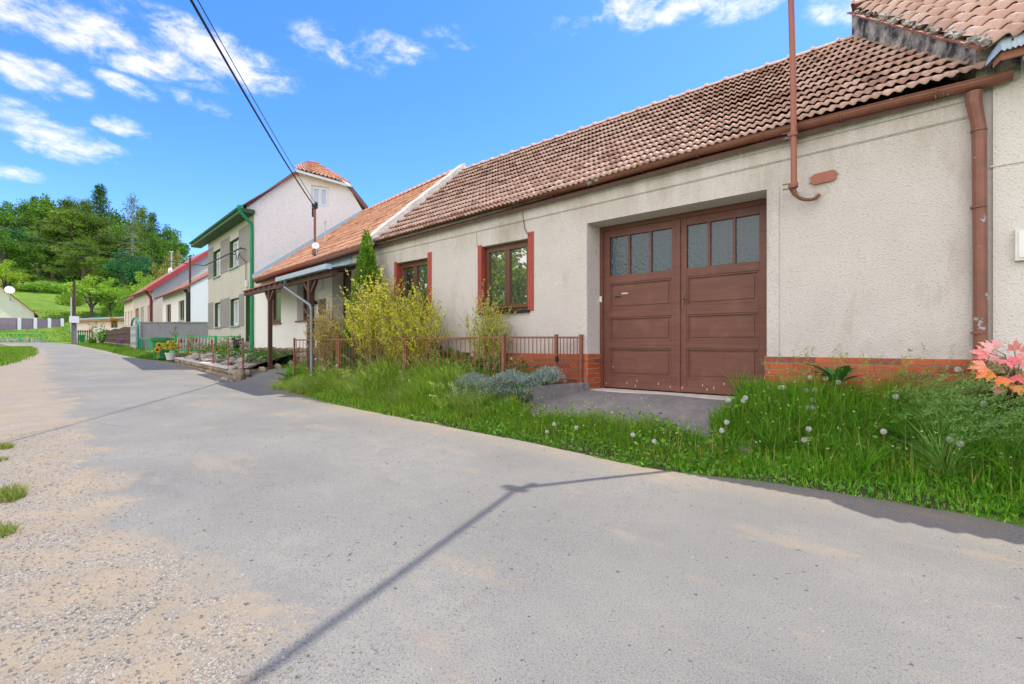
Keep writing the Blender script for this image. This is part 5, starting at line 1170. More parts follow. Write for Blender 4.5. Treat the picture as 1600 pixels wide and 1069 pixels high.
def make_bin(name, label):
    t = thing(name, label, 'waste bin', (0, 0, 0), 'green wheelie bins by the road')
    mb = MB(); w0_, w1_, d0, d1, h = .21, .27, .25, .33, .96
    def ring(z, hw, hd, r=.05):
        pts = []
        for cx, cy, a0 in ((hw-r, hd-r, 0), (-hw+r, hd-r, 1), (-hw+r, -hd+r, 2), (hw-r, -hd+r, 3)):
            for k in range(4): a = (a0+k/3)*math.pi/2; pts.append((cx+r*math.cos(a), cy+r*math.sin(a), z))
        return mb.add(pts)
    rs = [ring(.06, w0_-.02, d0-.02), ring(.10, w0_, d0), ring(.85, w1_-.01, d1-.01), ring(.86, w1_+.025, d1+.025), ring(.93, w1_+.025, d1+.025), ring(.935, w1_, d1)]
    for a, b in zip(rs, rs[1:]):
        for j in range(16): mb.f.append((a+j, a+(j+1) % 16, b+(j+1) % 16, b+j))
    mb.f.append(tuple(rs[0]+j for j in reversed(range(16)))); mb.f.append(tuple(rs[-1]+j for j in range(16)))
    for x in (-.12, .12): mb.box((x-.015, -d1-.002, .3), (x+.015, -d1+.05, .82))
    mb.build('body', M_bin, t, local=True)
    mb = MB(); i0 = mb.add([(sx*(w1_+.03)*k, sy*(d1+.03)*k, z) for k, z in ((1, .945), (1, .985), (.82, 1.03)) for sx, sy in ((1, -1), (1, 1), (-1, 1), (-1, -1))])
    for r in (0, 4):
        for j in range(4): mb.f.append((i0+r+j, i0+r+(j+1) % 4, i0+r+4+(j+1) % 4, i0+r+4+j))
    mb.f.append((i0+8, i0+9, i0+10, i0+11)); mb.f.append((i0+3, i0+2, i0+1, i0)); mb.build('lid', M_bin, t, local=True)
    mb = MB(); mb.tube([(-.2, d1+.07, .93), (.2, d1+.07, .93)], .016, 8); mb.bar((-.18, d1, .93), (-.18, d1+.07, .93), .03, .03); mb.bar((.18, d1, .93), (.18, d1+.07, .93), .03, .03); mb.build('handle', M_bin, t, local=True)
    for sx in (-1, 1): mb = MB(); mb.tube([(sx*.20, d0+.02, .10), (sx*.26, d0+.02, .10)], .10, 16); mb.build('wheel', M_rubber, t, local=True)
    return t
def copy_tree(o, parent=None):
    c = o.copy(); COL.objects.link(c)
    if parent: c.parent = parent
    for ch in list(o.children): copy_tree(ch, c)
    return c
bin1 = make_bin('wheelie_bin', 'large green wheelie bin with sunflower decorations beside the yellow flower pot')
bp = at(252, 563.5, 21.3); bin1.location = (bp[0], bp[1], bp[2]); bin1.rotation_euler.z = math.radians(60)
bin2 = copy_tree(bin1); bin2['label'] = 'small looking green wheelie bin far down the road beside the utility pole'
bp2 = at(128.5, 537, 54); bin2.location = bp2; bin2.rotation_euler.z = math.radians(75)

# utility pole with box
upx = at(115.8, 533, 52)
up = thing('utility_pole', 'wooden utility pole with white meter box and grey conduit at the bend', 'utility pole', upx)
zt2 = at(115.5, 440, 52)[2]
mb = MB(); mb.tube([(upx[0], upx[1], upx[2]-.6), (upx[0], upx[1], upx[2]+1.8)], [.26, .22], 10); mb.build('footing', M_concrete, up)
mb = MB(); mb.tube([(upx[0], upx[1], upx[2]+1.0), (upx[0], upx[1], zt2)], [.17, .13], 10); mb.build('pole', M_wood, up)
mb = MB(); mb.box((upx[0]+.15, upx[1]-.42, upx[2]+1.95), (upx[0]+.45, upx[1]+.35, upx[2]+2.65)); mb.build('box', M_plastic, up)
mb = MB(); mb.tube([(upx[0]+.1, upx[1]-.25, upx[2]+.9), (upx[0]+.1, upx[1]-.25, upx[2]+4.7)], .06, 8); mb.build('conduit', M_zinc, up)

# ================================================================== PLANT GENERATORS
def blades(X, Y, Z, H, Wd, lean, ang, C0, curl=.5, seg=3):
    """tapered bent blades -> V, quads, tris, col"""
    n = len(X); ca, sa = np.cos(ang), np.sin(ang); V = np.zeros((n, 2*seg+1, 3)); Cc = np.zeros((n, 2*seg+1, 3))
    fa = ang+RNG.uniform(-1.2, 1.2, n)+np.pi/2; wx, wy = np.cos(fa), np.sin(fa)
    for k in range(seg+1):
        t = k/seg; off = lean*H*(t**(1+curl)); z = Z+H*(t-.35*lean*t*t); px = X+ca*off; py = Y+sa*off
        w_ = Wd*(1-t**1.6)*.5; sh_ = 1
        if k < seg:
            V[:, 2*k] = np.stack([px-wx*w_, py-wy*w_, z], 1); V[:, 2*k+1] = np.stack([px+wx*w_, py+wy*w_, z], 1); Cc[:, 2*k] = Cc[:, 2*k+1] = C0
        else: V[:, 2*k] = np.stack([px, py, z], 1); Cc[:, 2*k] = C0
    b = np.arange(n)[:, None]*(2*seg+1); Q = [b+np.array([[2*k, 2*k+1, 2*k+3, 2*k+2]]) for k in range(seg-1)]
    T = b+np.array([[2*seg-2, 2*seg-1, 2*seg]])
    return V.reshape(-1, 3), Q, T, Cc.reshape(-1, 3)
class NP:
    def __init__(s): s.V = []; s.F = []; s.C = []; s.n = 0
    def add(s, V, Fs, Cc):
        s.V.append(V); s.C.append(Cc); s.F += [f_+s.n for f_ in Fs]; s.n += len(V)
    def grass(s, *a, **k): V, Q, T, Cc = blades(*a, **k); s.add(V, Q+[T], Cc)
    def leaves(s, P, N_, size, Cc, asp=.5):
        """small folded leaf quads at P (n,3) along direction N_ (n,3)"""
        n = len(P); N_ = N_/np.linalg.norm(N_, axis=1)[:, None]; r = RNG.normal(size=(n, 3)); s1 = np.cross(N_, r); s1 /= np.linalg.norm(s1, axis=1)[:, None]
        size = np.broadcast_to(size, (n,))[:, None]; tip = P+N_*size; m_ = P+N_*size*.5; up = np.cross(s1, N_)
        V = np.stack([P, m_+s1*size*asp*.5+up*size*.08, tip, m_-s1*size*asp*.5+up*size*.08], 1).reshape(-1, 3)
        s.add(V, [np.arange(n)[:, None]*4+np.array([[0, 1, 2, 3]])], np.repeat(Cc, 4, 0))
    def build(s, name, mat, parent=None, local=False):
        return link(name, npmesh(name, np.concatenate(s.V), s.F, np.concatenate(s.C)), mat, parent, False, local)
def gcol(n, a=(.075, .20, .014), b=(.22, .36, .035), dry=.03):
    t = RNG.random(n)[:, None]; c = (np.array(a)*(1-t)+np.array(b)*t)*RNG.uniform(.65, 1.25, (n, 1)); d = RNG.random(n) < dry; c[d] = np.array((.36, .29, .12))*RNG.uniform(.7, 1.1, (d.sum(), 1)); return c
def scatter(n, x0, x1, ylo, yhi, dens=None):
    x = RNG.uniform(x0, x1, n); t = RNG.random(n); y = ylo(x)+(yhi(x)-ylo(x))*t
    if dens is not None: k = RNG.random(n) < dens(x, y); x, y, t = x[k], y[k], t[k]
    return x, y, t
def clump(x, y, s=1.3, o=0): return .5+.5*np.sin(x*2.1*s+o+1.3*np.sin(y*1.7*s+o))*np.cos(y*2.6*s-o+np.sin(x*1.1*s))

# ================================================================== VERGE GRASS
inner = lambda x: np.full_like(x, 6.42)
def in_drive(x, y): return (x > -4.55) & (x < -1.42) & (y > 5.28)
g = NP()
# right of the driveway: lush, tall
x, y, t = scatter(41500, -1.95, 3.0, lambda x: Yu(x)-.14, inner, lambda x, y: np.where((x < -1.74-.12*np.sin(y*7)) & (y > 5.3), 0, np.clip(.34+(y-Yu(x))*3, 0, 1)))
e = np.clip((y-Yu(x))/1.0, 0, 1); h = (.04+.36*e**.9*(.42+.95*clump(x, y, 1.7)))*RNG.uniform(.45, 1.25, len(x))
g.grass(x, y, gz(x, y), h, RNG.uniform(.006, .014, len(x)), RNG.uniform(.05, .9, len(x)), RNG.uniform(0, 6.28, len(x)), gcol(len(x), (.06, .235, .014), (.28, .52, .04), .05)*(1+.35*np.clip(1-e*2.2, 0, 1))[:, None])
# strip in front of the driveway
x, y, t = scatter(17000, -4.9, -1.35, lambda x: Yu(x)-.14, lambda x: Yu(x)*0+5.46, lambda x, y: np.clip(.3+(y-Yu(x))*2.5, 0, 1)*np.clip((5.42+.10*np.sin(x*5)-y)/.2, 0, 1))
e = np.clip((y-Yu(x))/.5, 0, 1); h = (.04+.20*e*(.4+.9*clump(x, y, 1.8)))*RNG.uniform(.5, 1.2, len(x))
g.grass(x, y, gz(x, y), h, RNG.uniform(.005, .009, len(x)), RNG.uniform(.15, .8, len(x)), RNG.uniform(0, 6.28, len(x)), gcol(len(x), (.11, .28, .016), (.36, .54, .045), .05))
# left verge up to the entrance path
x, y, t = scatter(52000, -12.75, -4.3, lambda x: Yu(x)-.14, lambda x: Yu(x)*0+5.75, lambda x, y: np.where(in_drive(x, y), 0, np.clip(.36+(y-Yu(x))*3, 0, 1)))
e = np.clip((y-Yu(x))/.75, 0, 1); h = (.04+.36*e**.9*(.22+1.15*clump(x, y, 1.5, 2)))*RNG.uniform(.4, 1.3, len(x))*np.where(x < -11.5, .75, 1)
h = h*np.where((x > -5.9), .8, 1.22)
g.grass(x, y, gz(x, y), h, RNG.uniform(.007, .017, len(x)), RNG.uniform(.05, 1.0, len(x)), RNG.uniform(0, 6.28, len(x)), gcol(len(x), (.13, .31, .02), (.44, .60, .08), .05))
# inside the railing
x, y, t = scatter(16000, -12.8, -4.6, lambda x: x*0+5.72, inner)
h = (.14+.24*clump(x, y, 1.1, 4))*RNG.uniform(.5, 1.2, len(x))
g.grass(x, y, gz(x, y), h, RNG.uniform(.007, .016, len(x)), RNG.uniform(.1, .6, len(x)), RNG.uniform(0, 6.28, len(x)), gcol(len(x), (.09, .29, .02), (.28, .62, .08), .02))
for (xa, xb, ya, yb, m_, hh, ca_, cb_) in ((-11.8, -4.9, 5.05, 5.6, 85, .50, (.20, .36, .05), (.56, .66, .20)), (-1.3, .9, 5.35, 6.2, 34, .50, (.07, .28, .02), (.28, .52, .06)), (.0, 2.0, 5.3, 6.1, 26, .58, (.16, .36, .08), (.40, .58, .20))):
    cx, cy = RNG.uniform(xa, xb, m_), RNG.uniform(ya, yb, m_); k = 110; a = RNG.uniform(0, 6.28, m_*k); r = .07*np.sqrt(RNG.random(m_*k)); x = np.repeat(cx, k)+r*np.cos(a); y = np.repeat(cy, k)+r*np.sin(a)
    h = np.repeat(hh*RNG.uniform(.55, 1.1, m_), k)*RNG.uniform(.5, 1.1, m_*k); tone = np.repeat(RNG.uniform(.7, 1.25, (m_, 1)), k, 0)
    g.grass(x, y, gz(x, y), h, RNG.uniform(.006, .011, m_*k), RNG.uniform(.25, 1.25, m_*k), a+RNG.normal(0, .5, m_*k), gcol(m_*k, ca_, cb_, .04)*tone, curl=.8, seg=4)
tag(g.build('verge_grass', M_grass), 'lush uncut roadside grass along the front of the long house', 'grass', kind='stuff')
# low broad-leaved ground cover through the verge
g = NP()
x1, y1, _ = scatter(5600, -1.85, 3, lambda x: Yu(x)+.02, inner); x2, y2, _ = scatter(9500, -12.7, -4.4, lambda x: Yu(x)+.02, lambda x: x*0+6.35)
x3, y3, _ = scatter(2200, -4.8, -1.4, lambda x: Yu(x), lambda x: x*0+5.3)
x = np.concatenate([x1, x2, x3]); y = np.concatenate([y1, y2, y3]); k = ~((x > -4.55) & (x < -1.75) & (y > 5.33)); x, y = x[k], y[k]; n = len(x)
hh = np.clip((y-Yu(x))/.8, .12, 1)*RNG.uniform(.02, .26, n); P = np.stack([x, y, gz(x, y)+hh], 1); a_ = RNG.uniform(0, 6.28, n)
g.leaves(P, np.stack([np.cos(a_), np.sin(a_), RNG.uniform(-.1, .9, n)], 1), RNG.uniform(.025, .07, n), gcol(n, (.06, .22, .025), (.24, .46, .05), .01), .6)
tag(g.build('ground_cover', M_leaf), 'small leafy weeds among the verge grass', 'weeds', kind='stuff')
# feathery seed heads
g = NP(); st = MB()
def panicles(g, x, y, hgt, lean, ang, col, n=26, ln=.20):
    for i in range(len(x)):
        ca, sa = math.cos(ang[i]), math.sin(ang[i]); t = np.linspace(0, 1, 7); z0 = float(gz(x[i], y[i])); H = hgt[i]
        off = lean[i]*H*t**1.7; pts = np.stack([x[i]+ca*off, y[i]+sa*off, z0+H*(t-.3*lean[i]*t*t)], 1)
        g.grass(np.array([x[i]]), np.array([y[i]]), np.array([z0]), np.array([H]), np.array([.004]), np.array([lean[i]]), np.array([ang[i]]), np.array([col])*.8, curl=.7, seg=4)
        k = RNG.uniform(.72, 1.0, n); P = np.stack([np.interp(k, t, pts[:, j]) for j in range(3)], 1)
        dirs = RNG.normal(size=(n, 3))*.9; dirs[:, 2] += .5; sp = (1.02-k)[:, None]*ln*RNG.uniform(.1, .9, (n, 1))
        P = P+dirs/np.linalg.norm(dirs, axis=1)[:, None]*sp
        g.leaves(P, np.stack([ca*.4+dirs[:, 0]*.3, sa*.4+dirs[:, 1]*.3, RNG.uniform(-.3, .8, n)], 1), RNG.uniform(.018, .038, n), np.tile(np.array(col), (n, 1))*RNG.uniform(.75, 1.2, (n, 1)), .3)
x, y, _ = scatter(70, -1.4, .5, lambda x: x*0+5.9, inner); panicles(g, x, y, RNG.uniform(.45, .82, len(x)), RNG.uniform(.1, .6, len(x)), RNG.uniform(-2, 1, len(x)), (.36, .46, .14))
x, y, _ = scatter(230, -.35, 1.1, lambda x: x*0+5.55, inner); panicles(g, x, y, RNG.uniform(.42, .72, len(x)), RNG.uniform(.6, 1.25, len(x)), RNG.uniform(-1.2, -.1, len(x)), (.26, .44, .15), 40, .18)
x, y, _ = scatter(330, -10.8, -5.2, lambda x: Yu(x)+.3, lambda x: x*0+5.95); k = clump(x, y, .9, 2) > .45; x, y = x[k], y[k]; panicles(g, x, y, RNG.uniform(.4, .7, len(x)), RNG.uniform(.2, .9, len(x)), RNG.uniform(0, 6.28, len(x)), (.46, .56, .18), 30, .17)
x, y, _ = scatter(30, -4.0, -1.6, lambda x: x*0+5.1, lambda x: x*0+5.35); panicles(g, x, y, RNG.uniform(.2, .42, len(x)), RNG.uniform(.1, .5, len(x)), RNG.uniform(0, 6.28, len(x)), (.38, .46, .15), 14, .07)
tag(g.build('seeding_grass', M_grass), 'feathery pale seed heads of tall grass in the verge', 'grass', kind='stuff')
# bare yellowish dandelion stalks
g = NP()
xs_ = []; 
for (xa, xb, ya, yb, n) in ((-1.4, .4, 5.2, 5.9, 120), (-4.6, -1.6, 4.9, 5.3, 40), (-9, -5, 5.05, 5.5, 60)):
    x = RNG.uniform(xa, xb, n); y = RNG.uniform(ya, yb, n); H = RNG.uniform(.12, .34, n); C_ = np.tile(np.array((.52, .47, .14)), (n, 1))*RNG.uniform(.7, 1.15, (n, 1))
    g.grass(x, y, gz(x, y), H, np.full(n, .0095), RNG.uniform(0, .45, n), RNG.uniform(0, 6.28, n), C_, curl=1.0, seg=3)
for (xa, xb, ya, yb, n) in ((-1.4, .5, 5.2, 6.2, 110), (-4.6, -1.6, 4.9, 5.3, 40), (-11, -5, 5.0, 5.6, 110)):       # upright stalks with pale buds
    x = RNG.uniform(xa, xb, n); y = RNG.uniform(ya, yb, n); H = RNG.uniform(.22, .46, n)*np.clip((y-Yu(x))*2, .4, 1); z = gz(x, y)
    g.grass(x, y, z, H, np.full(n, .007), np.full(n, .05), RNG.uniform(0, 6.28, n), np.tile(np.array((.36, .46, .10)), (n, 1)), curl=1.0, seg=3)
    for q in range(3): g.leaves(np.stack([x, y, z+H*.95], 1), RNG.normal(size=(n, 3))*.5+np.array([0, 0, .8]), RNG.uniform(.012, .022, n), np.tile(np.array((.75, .70, .55)), (n, 1)), .6)
tag(g.build('bare_stalks', M_grass), 'bare yellowish dandelion stalks without heads in the verge', 'stalks', kind='stuff')

# dandelions, each a thing: stalk, seed head (or yellow flower)
def make_dandelion(kind, seed):
    rg = np.random.default_rng(seed); H = .30
    sb = MB(); pts = [(.02*math.sin(i*.9)*(i/6), .012*i/6, H*i/6) for i in range(7)]; sb.tube(pts, .0035, 5)
    top = np.array(pts[-1]); g = NP()
    if kind == 'clock':
        n = 150; d = rg.normal(size=(n, 3)); d /= np.linalg.norm(d, axis=1)[:, None]; r = .0225
        V = []; F = []; 
        for i in range(n):          # each seed: thin ray with a little star of hairs at its tip
            t = d[i]*r; o = len(V); s1 = np.cross(d[i], (.3, .5, .8)); s1 /= np.linalg.norm(s1); s2 = np.cross(d[i], s1)
            V += list(np.array([top+t*.25, top+t*.97-s1*.0005, top+t*.97+s1*.0005])); F.append((o, o+1, o+2)); o = len(V)
            for a in range(3):
                q = s1*math.cos(a*2.1)+s2*math.sin(a*2.1); q2 = s1*math.cos(a*2.1+1.0)+s2*math.sin(a*2.1+1.0)
                V += list(np.array([top+t, top+t*1.12+q*.006, top+t*1.12+q2*.006])); F.append((o+3*a, o+3*a+1, o+3*a+2))
        g.add(np.array(V), [np.array(F)], np.tile(np.array((.80, .78, .74)), (len(V), 1))); mat = M_seed; nm = 'seed_head'
    else:
        n = 60; a = rg.uniform(0, 6.28, n); el = rg.uniform(.15, 1.1, n); D_ = np.stack([np.cos(a)*np.cos(el), np.sin(a)*np.cos(el), np.sin(el)], 1)
        g.leaves(np.tile(top, (n, 1)), D_, rg.uniform(.016, .022, n), np.tile(np.array((.80, .50, .01)), (n, 1)), .3); mat = M_petal; nm = 'flower_head'
    sm = npmesh('stalk', np.array(sb.v), [np.array([q for q in sb.f if len(q) == 4]), np.array([q for q in sb.f if len(q) == 5])], np.tile(np.array((.24, .27, .06)), (len(sb.v), 1)))
    hm = npmesh(nm, np.concatenate(g.V), g.F, np.concatenate(g.C)); sm.materials.append(M_grass); hm.materials.append(mat); return nm, sm, hm
DV_ = {k: [make_dandelion(k, s_) for s_ in (1, 2)] for k in ('clock', 'flower')}
def dandelion(kind, p, h, label, group, lean=.1):
    t = thing('dandelion', label, 'dandelion', p, group); s_ = h/.30; nm, sm, hm = DV_[kind][random.randrange(2)]
    t.rotation_euler = (random.uniform(-lean, lean), random.uniform(-lean, lean), random.uniform(0, 6.28))
    a = bpy.data.objects.new('stalk', sm); COL.objects.link(a); a.parent = t; a.scale = (1, 1, s_)
    b = bpy.data.objects.new(nm, hm); COL.objects.link(b); b.parent = t; b.location = (0, 0, .30*s_-.30)
    b.scale = (1, 1, 1)
def by_head(px, py, Y, kind, label, group):
    p = onY(px, py, Y); z = float(gz(p[0], Y)); h = min(max(p[2]-z, .08), .75); dandelion(kind, (p[0], Y, z), h, label, group, .02)
L1 = 'white dandelion clock in the tall grass right of the garage door'
for px, py, Y in [(1269, 590, 6.1), (1286, 591, 6.1), (1277, 609, 6.0), (1225, 606, 5.9), (1221, 606, 5.95), (1258, 610, 5.95), (1267, 625, 5.9), (1270, 637, 5.8), (1261, 637, 5.8), (1214, 629, 5.85), (1396, 620, 6.0), (1492, 577, 6.1), (1541, 631, 5.9), (1484, 686, 5.5), (1504, 694, 5.4), (1261, 670, 5.5), (1384, 674, 5.5), (1253, 687, 5.4), (1306, 597, 6.1), (1159, 626, 5.5), (1168, 622, 5.5), (1137, 625, 5.45)]:
    by_head(px, py, Y, 'clock', L1, 'dandelion clocks right of the garage')
L2 = 'white dandelion clock in the sunny verge below the iron railing'
for px, py, Y in [(525, 571, 5.5), (507, 578, 5.4), (580, 592, 5.3), (628, 581, 5.5), (631, 592, 5.45), (639, 595, 5.4), (663, 588, 5.5), (658, 607, 5.4), (650, 614, 5.3), (666, 613, 5.45), (672, 601, 5.4), (644, 626, 5.2), (538, 588, 5.4), (578, 595, 5.4), (545, 615, 5.2), (484, 586, 5.5), (790, 627, 5.35), (739, 555, 5.75), (797, 560, 5.75), (575, 612, 5.2), (495, 598, 5.3), (683, 596, 5.5)]:
    by_head(px, py, Y, 'clock', L2, 'dandelion clocks below the railing')
by_head(784, 632, 5.3, 'flower', 'yellow dandelion flower beside the silver plant, left of the pair', 'yellow dandelions'); by_head(801, 624, 5.32, 'flower', 'yellow dandelion flower beside the silver plant, right of the pair', 'yellow dandelions')
L3 = 'white dandelion clock in the short grass in front of the driveway'
for px, py, Y in [(868, 663, 4.95), (855, 678, 4.9), (900, 668, 5.0), (988, 680, 4.9), (1020, 690, 4.85), (1127, 672, 5.1), (1133, 660, 5.2)]: by_head(px, py, Y, 'clock', L3, 'dandelion clocks before the driveway')

# ================================================================== GARDEN SHRUBS AND PLANTS
def twiggy_bush(name, label, cat, cx, cy, zb, H, Rx, Ry, nst, leaf_cols, lsize, lpern, lean=.5, twigs=6, dense=.35, tip=None, group=None):
    t = thing(name, label, cat, (cx, cy, zb), group); mb = MB(); g = NP(); P = []; Dd = []; K = []
    for i in range(nst):
        a = RNG.uniform(0, 6.28); r = math.sqrt(RNG.random()); bx, by = .25*r*math.cos(a)*Rx, .25*r*math.sin(a)*Ry; ex, ey = r*math.cos(a)*Rx, r*math.sin(a)*Ry
        h = H*(1-.42*r*r)*RNG.uniform(.72, 1.05); n = 7; j = RNG.normal(0, .02, (n+1, 2))
        pts = [(bx+(ex-bx)*(k/n)**1.25+j[k, 0], by+(ey-by)*(k/n)**1.25+j[k, 1], h*k/n) for k in range(n+1)]; mb.tube(pts, [.010*(1-.75*k/n)+.0015 for k in range(n+1)], 4, False)
        br = [pts]
        for q in range(twigs):
            k = RNG.integers(2, n); o = np.array(pts[k]); dr_ = np.array([RNG.normal(0, .5), RNG.normal(0, .5), RNG.uniform(.5, 1.1)]); dr_ /= np.linalg.norm(dr_); l = H*RNG.uniform(.12, .3)
            b = [tuple(o+dr_*l*m_/3+np.array([0, 0, .02*m_])) for m_ in range(4)]; mb.tube(b, [.004, .003, .002, .0015], 3, False); br.append(b)
        for bi, b in enumerate(br):
            b = np.array(b); t0 = dense if bi == 0 else .1; m_ = int(lpern*(2 if bi == 0 else 1))
            k = RNG.uniform(t0, 1, m_)*(len(b)-1); p = np.stack([np.interp(k, np.arange(len(b)), b[:, q]) for q in range(3)], 1)
            d = b[-1]-b[0]; d = d/np.linalg.norm(d); P.append(p); Dd.append(d[None, :]*.6+RNG.normal(0, .75, (m_, 3))); K.append(k/(len(b)-1))
    P = np.concatenate(P); Dd = np.concatenate(Dd); K = np.concatenate(K); n = len(P); ci = RNG.integers(0, len(leaf_cols), n); Cc = np.array(leaf_cols)[ci]*RNG.uniform(.75, 1.2, (n, 1))
    if tip is not None: k = (K > .86) & (RNG.random(n) < .6); Cc[k] = np.array(tip)*RNG.uniform(.8, 1.2, (k.sum(), 1))
    g.leaves(P, Dd, lsize*RNG.uniform(.6, 1.25, n), Cc, .55)
    mb.build('branches', M_twig, t, local=True); g.build('leaves', M_leaf, t, local=True); return t
yc_ = [(.70, .72, .03), (.60, .66, .03), (.48, .60, .04), (.78, .74, .04)]; oc = (.66, .46, .22)
def bx_(px, Y): return onY(px, 500, Y)[0]
b1 = bx_(520, 6.0); b2 = bx_(598, 6.05); b3 = bx_(655, 6.05); b4 = bx_(768, 6.15)
gb = 'yellow green shrubs behind the railing'
twiggy_bush('budding_shrub', 'sparse orange budded shrub at the left end beside the canopy post', 'shrub', b1, 5.88, .6, 1.62, 1.05, .42, 66, [(.60, .50, .12), (.62, .42, .16), (.52, .50, .08)], .042, 12, twigs=8, tip=oc, group=gb)
twiggy_bush('flowering_shrub', 'tallest yellow green shrub, in the middle in front of the conifer', 'shrub', b2, 5.88, .6, 2.2, 1.2, .42, 95, yc_, .044, 19, twigs=9, tip=oc, group=gb)
twiggy_bush('flowering_shrub', 'dense yellow green shrub partly hiding the left window', 'shrub', b3, 5.88, .6, 1.7, 1.1, .42, 76, yc_, .042, 18, twigs=9, tip=(.40, .34, .08), group=gb)
twiggy_bush('window_shrub', 'small airy light green shrub standing alone below the right window', 'shrub', b4, 6.15, .62, 1.62, .68, .24, 28, [(.56, .62, .06), (.62, .64, .07), (.48, .58, .08)], .038, 15, twigs=9, tip=(.42, .32, .08), group=gb)
# conifer: many upright scale sprays on a cone
ct = onY(573, 359, 6.1); tz = ct[2]; tb = .55; TH = tz-tb
tu = thing('conifer', 'slender conical thuja against the left corner of the long house', 'tree', (ct[0], ct[1], tb))
g = NP(); n = 13000; hz = 1-np.sqrt(RNG.random(n)); a = RNG.uniform(0, 6.28, n); R_ = .86*(1-hz)**.9+.02; lob = 1+.20*np.sin(a*5+hz*9)+.12*np.sin(a*9-hz*17); r = R_*lob*RNG.uniform(.72, 1.05, n)
P = np.stack([r*np.cos(a), r*np.sin(a)*.42, hz*TH*.985], 1); d = np.stack([np.cos(a)*.55, np.sin(a)*.55, np.full(n, .85)], 1)+RNG.normal(0, .3, (n, 3))
t_ = RNG.random(n)[:, None]; Cc = np.array((.06, .17, .015))*(1-t_)+np.array((.22, .36, .03))*t_
g.leaves(P, d, RNG.uniform(.06, .12, n), Cc, .42); g.build('crown', M_leaf, tu, local=True)
mb = MB(); mb.tube([(0, 0, -.1), (0, 0, TH*.5), (0, 0, TH*.93)], [.05, .035, .008], 6); mb.build('trunk', M_bark, tu, local=True)
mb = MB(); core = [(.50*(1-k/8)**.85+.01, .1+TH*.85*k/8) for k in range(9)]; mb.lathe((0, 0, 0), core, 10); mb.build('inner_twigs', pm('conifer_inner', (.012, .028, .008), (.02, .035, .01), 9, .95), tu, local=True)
# vine, broad leaves behind railing
def leafy(name, label, cat, n, x0, x1, y0, y1, h0, h1, size, cols, asp=.6, kind=None, up=.5, group=None, parent=None, zoff=.6, mat=None):
    g = NP(); x = RNG.uniform(x0, x1, n); y = RNG.uniform(y0, y1, n); P = np.stack([x, y, zoff+RNG.uniform(h0, h1, n)*(.6+.4*np.sin(x*7)**2)], 1); a = RNG.uniform(0, 6.28, n)
    g.leaves(P, np.stack([np.cos(a), np.sin(a), RNG.uniform(-.3, 1, n)*up*2], 1), size*RNG.uniform(.6, 1.2, n), np.array(cols)[RNG.integers(0, len(cols), n)]*RNG.uniform(.75, 1.2, (n, 1)), asp)
    return tag(g.build(name, mat or M_leaf), label, cat, group, kind)
vx = [onY(p, 540, 6.35)[0] for p in (668, 745)]
leafy('garden_plants', 'broad green garden plants behind the railing', 'plants', 900, vx[0]-3, -4.7, 5.75, 6.4, .02, .42, .11, [(.06, .20, .02), (.10, .26, .03), (.05, .16, .03)], .6, 'stuff')
vt_ = thing('climbing_vine', 'bright green vine with a bare horizontal stem along the wall above the brick plinth', 'vine', (vx[0], 6.42, .65))
mb = MB(); mb.tube([onY(px, py, 6.42) for px, py in ((655, 531), (690, 528), (715, 530), (740, 529), (772, 531), (800, 534))], .014, 6); mb.tube([(vx[0]+.5, 6.42, .6), (vx[0]+.52, 6.42, 1.0), onY(700, 530, 6.42)], .016, 6); mb.build('stem', M_twig, vt_)
g = NP(); n = 170; k = RNG.random(n); P = np.stack([vx[0]+(vx[1]-vx[0])*k*.95, RNG.uniform(6.28, 6.44, n), RNG.uniform(.75, 1.38, n)*(1-.25*k)], 1); a = RNG.uniform(3.3, 6.1, n)
g.leaves(P, np.stack([np.cos(a), np.sin(a), RNG.uniform(-.8, .5, n)], 1), RNG.uniform(.07, .14, n), np.array((.11, .28, .03))*RNG.uniform(.7, 1.2, (n, 1)), .9); g.build('leaves', M_leaf, vt_)
# silver-leaved cushion spilling over the kerb
sp_ = onY(845, 590, 5.75)
sv = thing('silver_cushion_plant', 'dense grey green silver leaved cushion plant spilling over the concrete kerb', 'plant', (-4.75, 5.75, .55))
g = NP(); n = 9000; u = RNG.random(n); x = -5.75+u*1.55; yc2 = 5.42+.42*u; r = np.sqrt(RNG.random(n)); a = RNG.uniform(0, 6.28, n)
x = x+.12*np.cos(a)*r; y = yc2+.30*np.sin(a)*r; top = .30*np.sqrt(np.clip(1-r**2*.85, 0, 1))*(.75+.35*np.sin(x*5+1)**2); z = .42+.16*u+top*RNG.uniform(.8, 1.05, n)-.10*(np.sin(a)*r < -.75)
d = np.stack([np.cos(a)*r*.8, np.sin(a)*r*.8, np.full(n, .8)], 1)+RNG.normal(0, .35, (n, 3)); t_ = RNG.random(n)[:, None]
g.leaves(np.stack([x, y, z], 1), d, RNG.uniform(.025, .055, n), (np.array((.24, .33, .28))*(1-t_)+np.array((.42, .50, .44))*t_), .22); g.build('foliage', M_silver, sv)
mb = MB(); mb.blob((-5.02, 5.62, .46), .5, 4, 2, (1.05, .42, .34), .12); mb.build('mat_core', pm('cushion_core', (.05, .06, .045), (.07, .08, .06), 9, .95), sv)
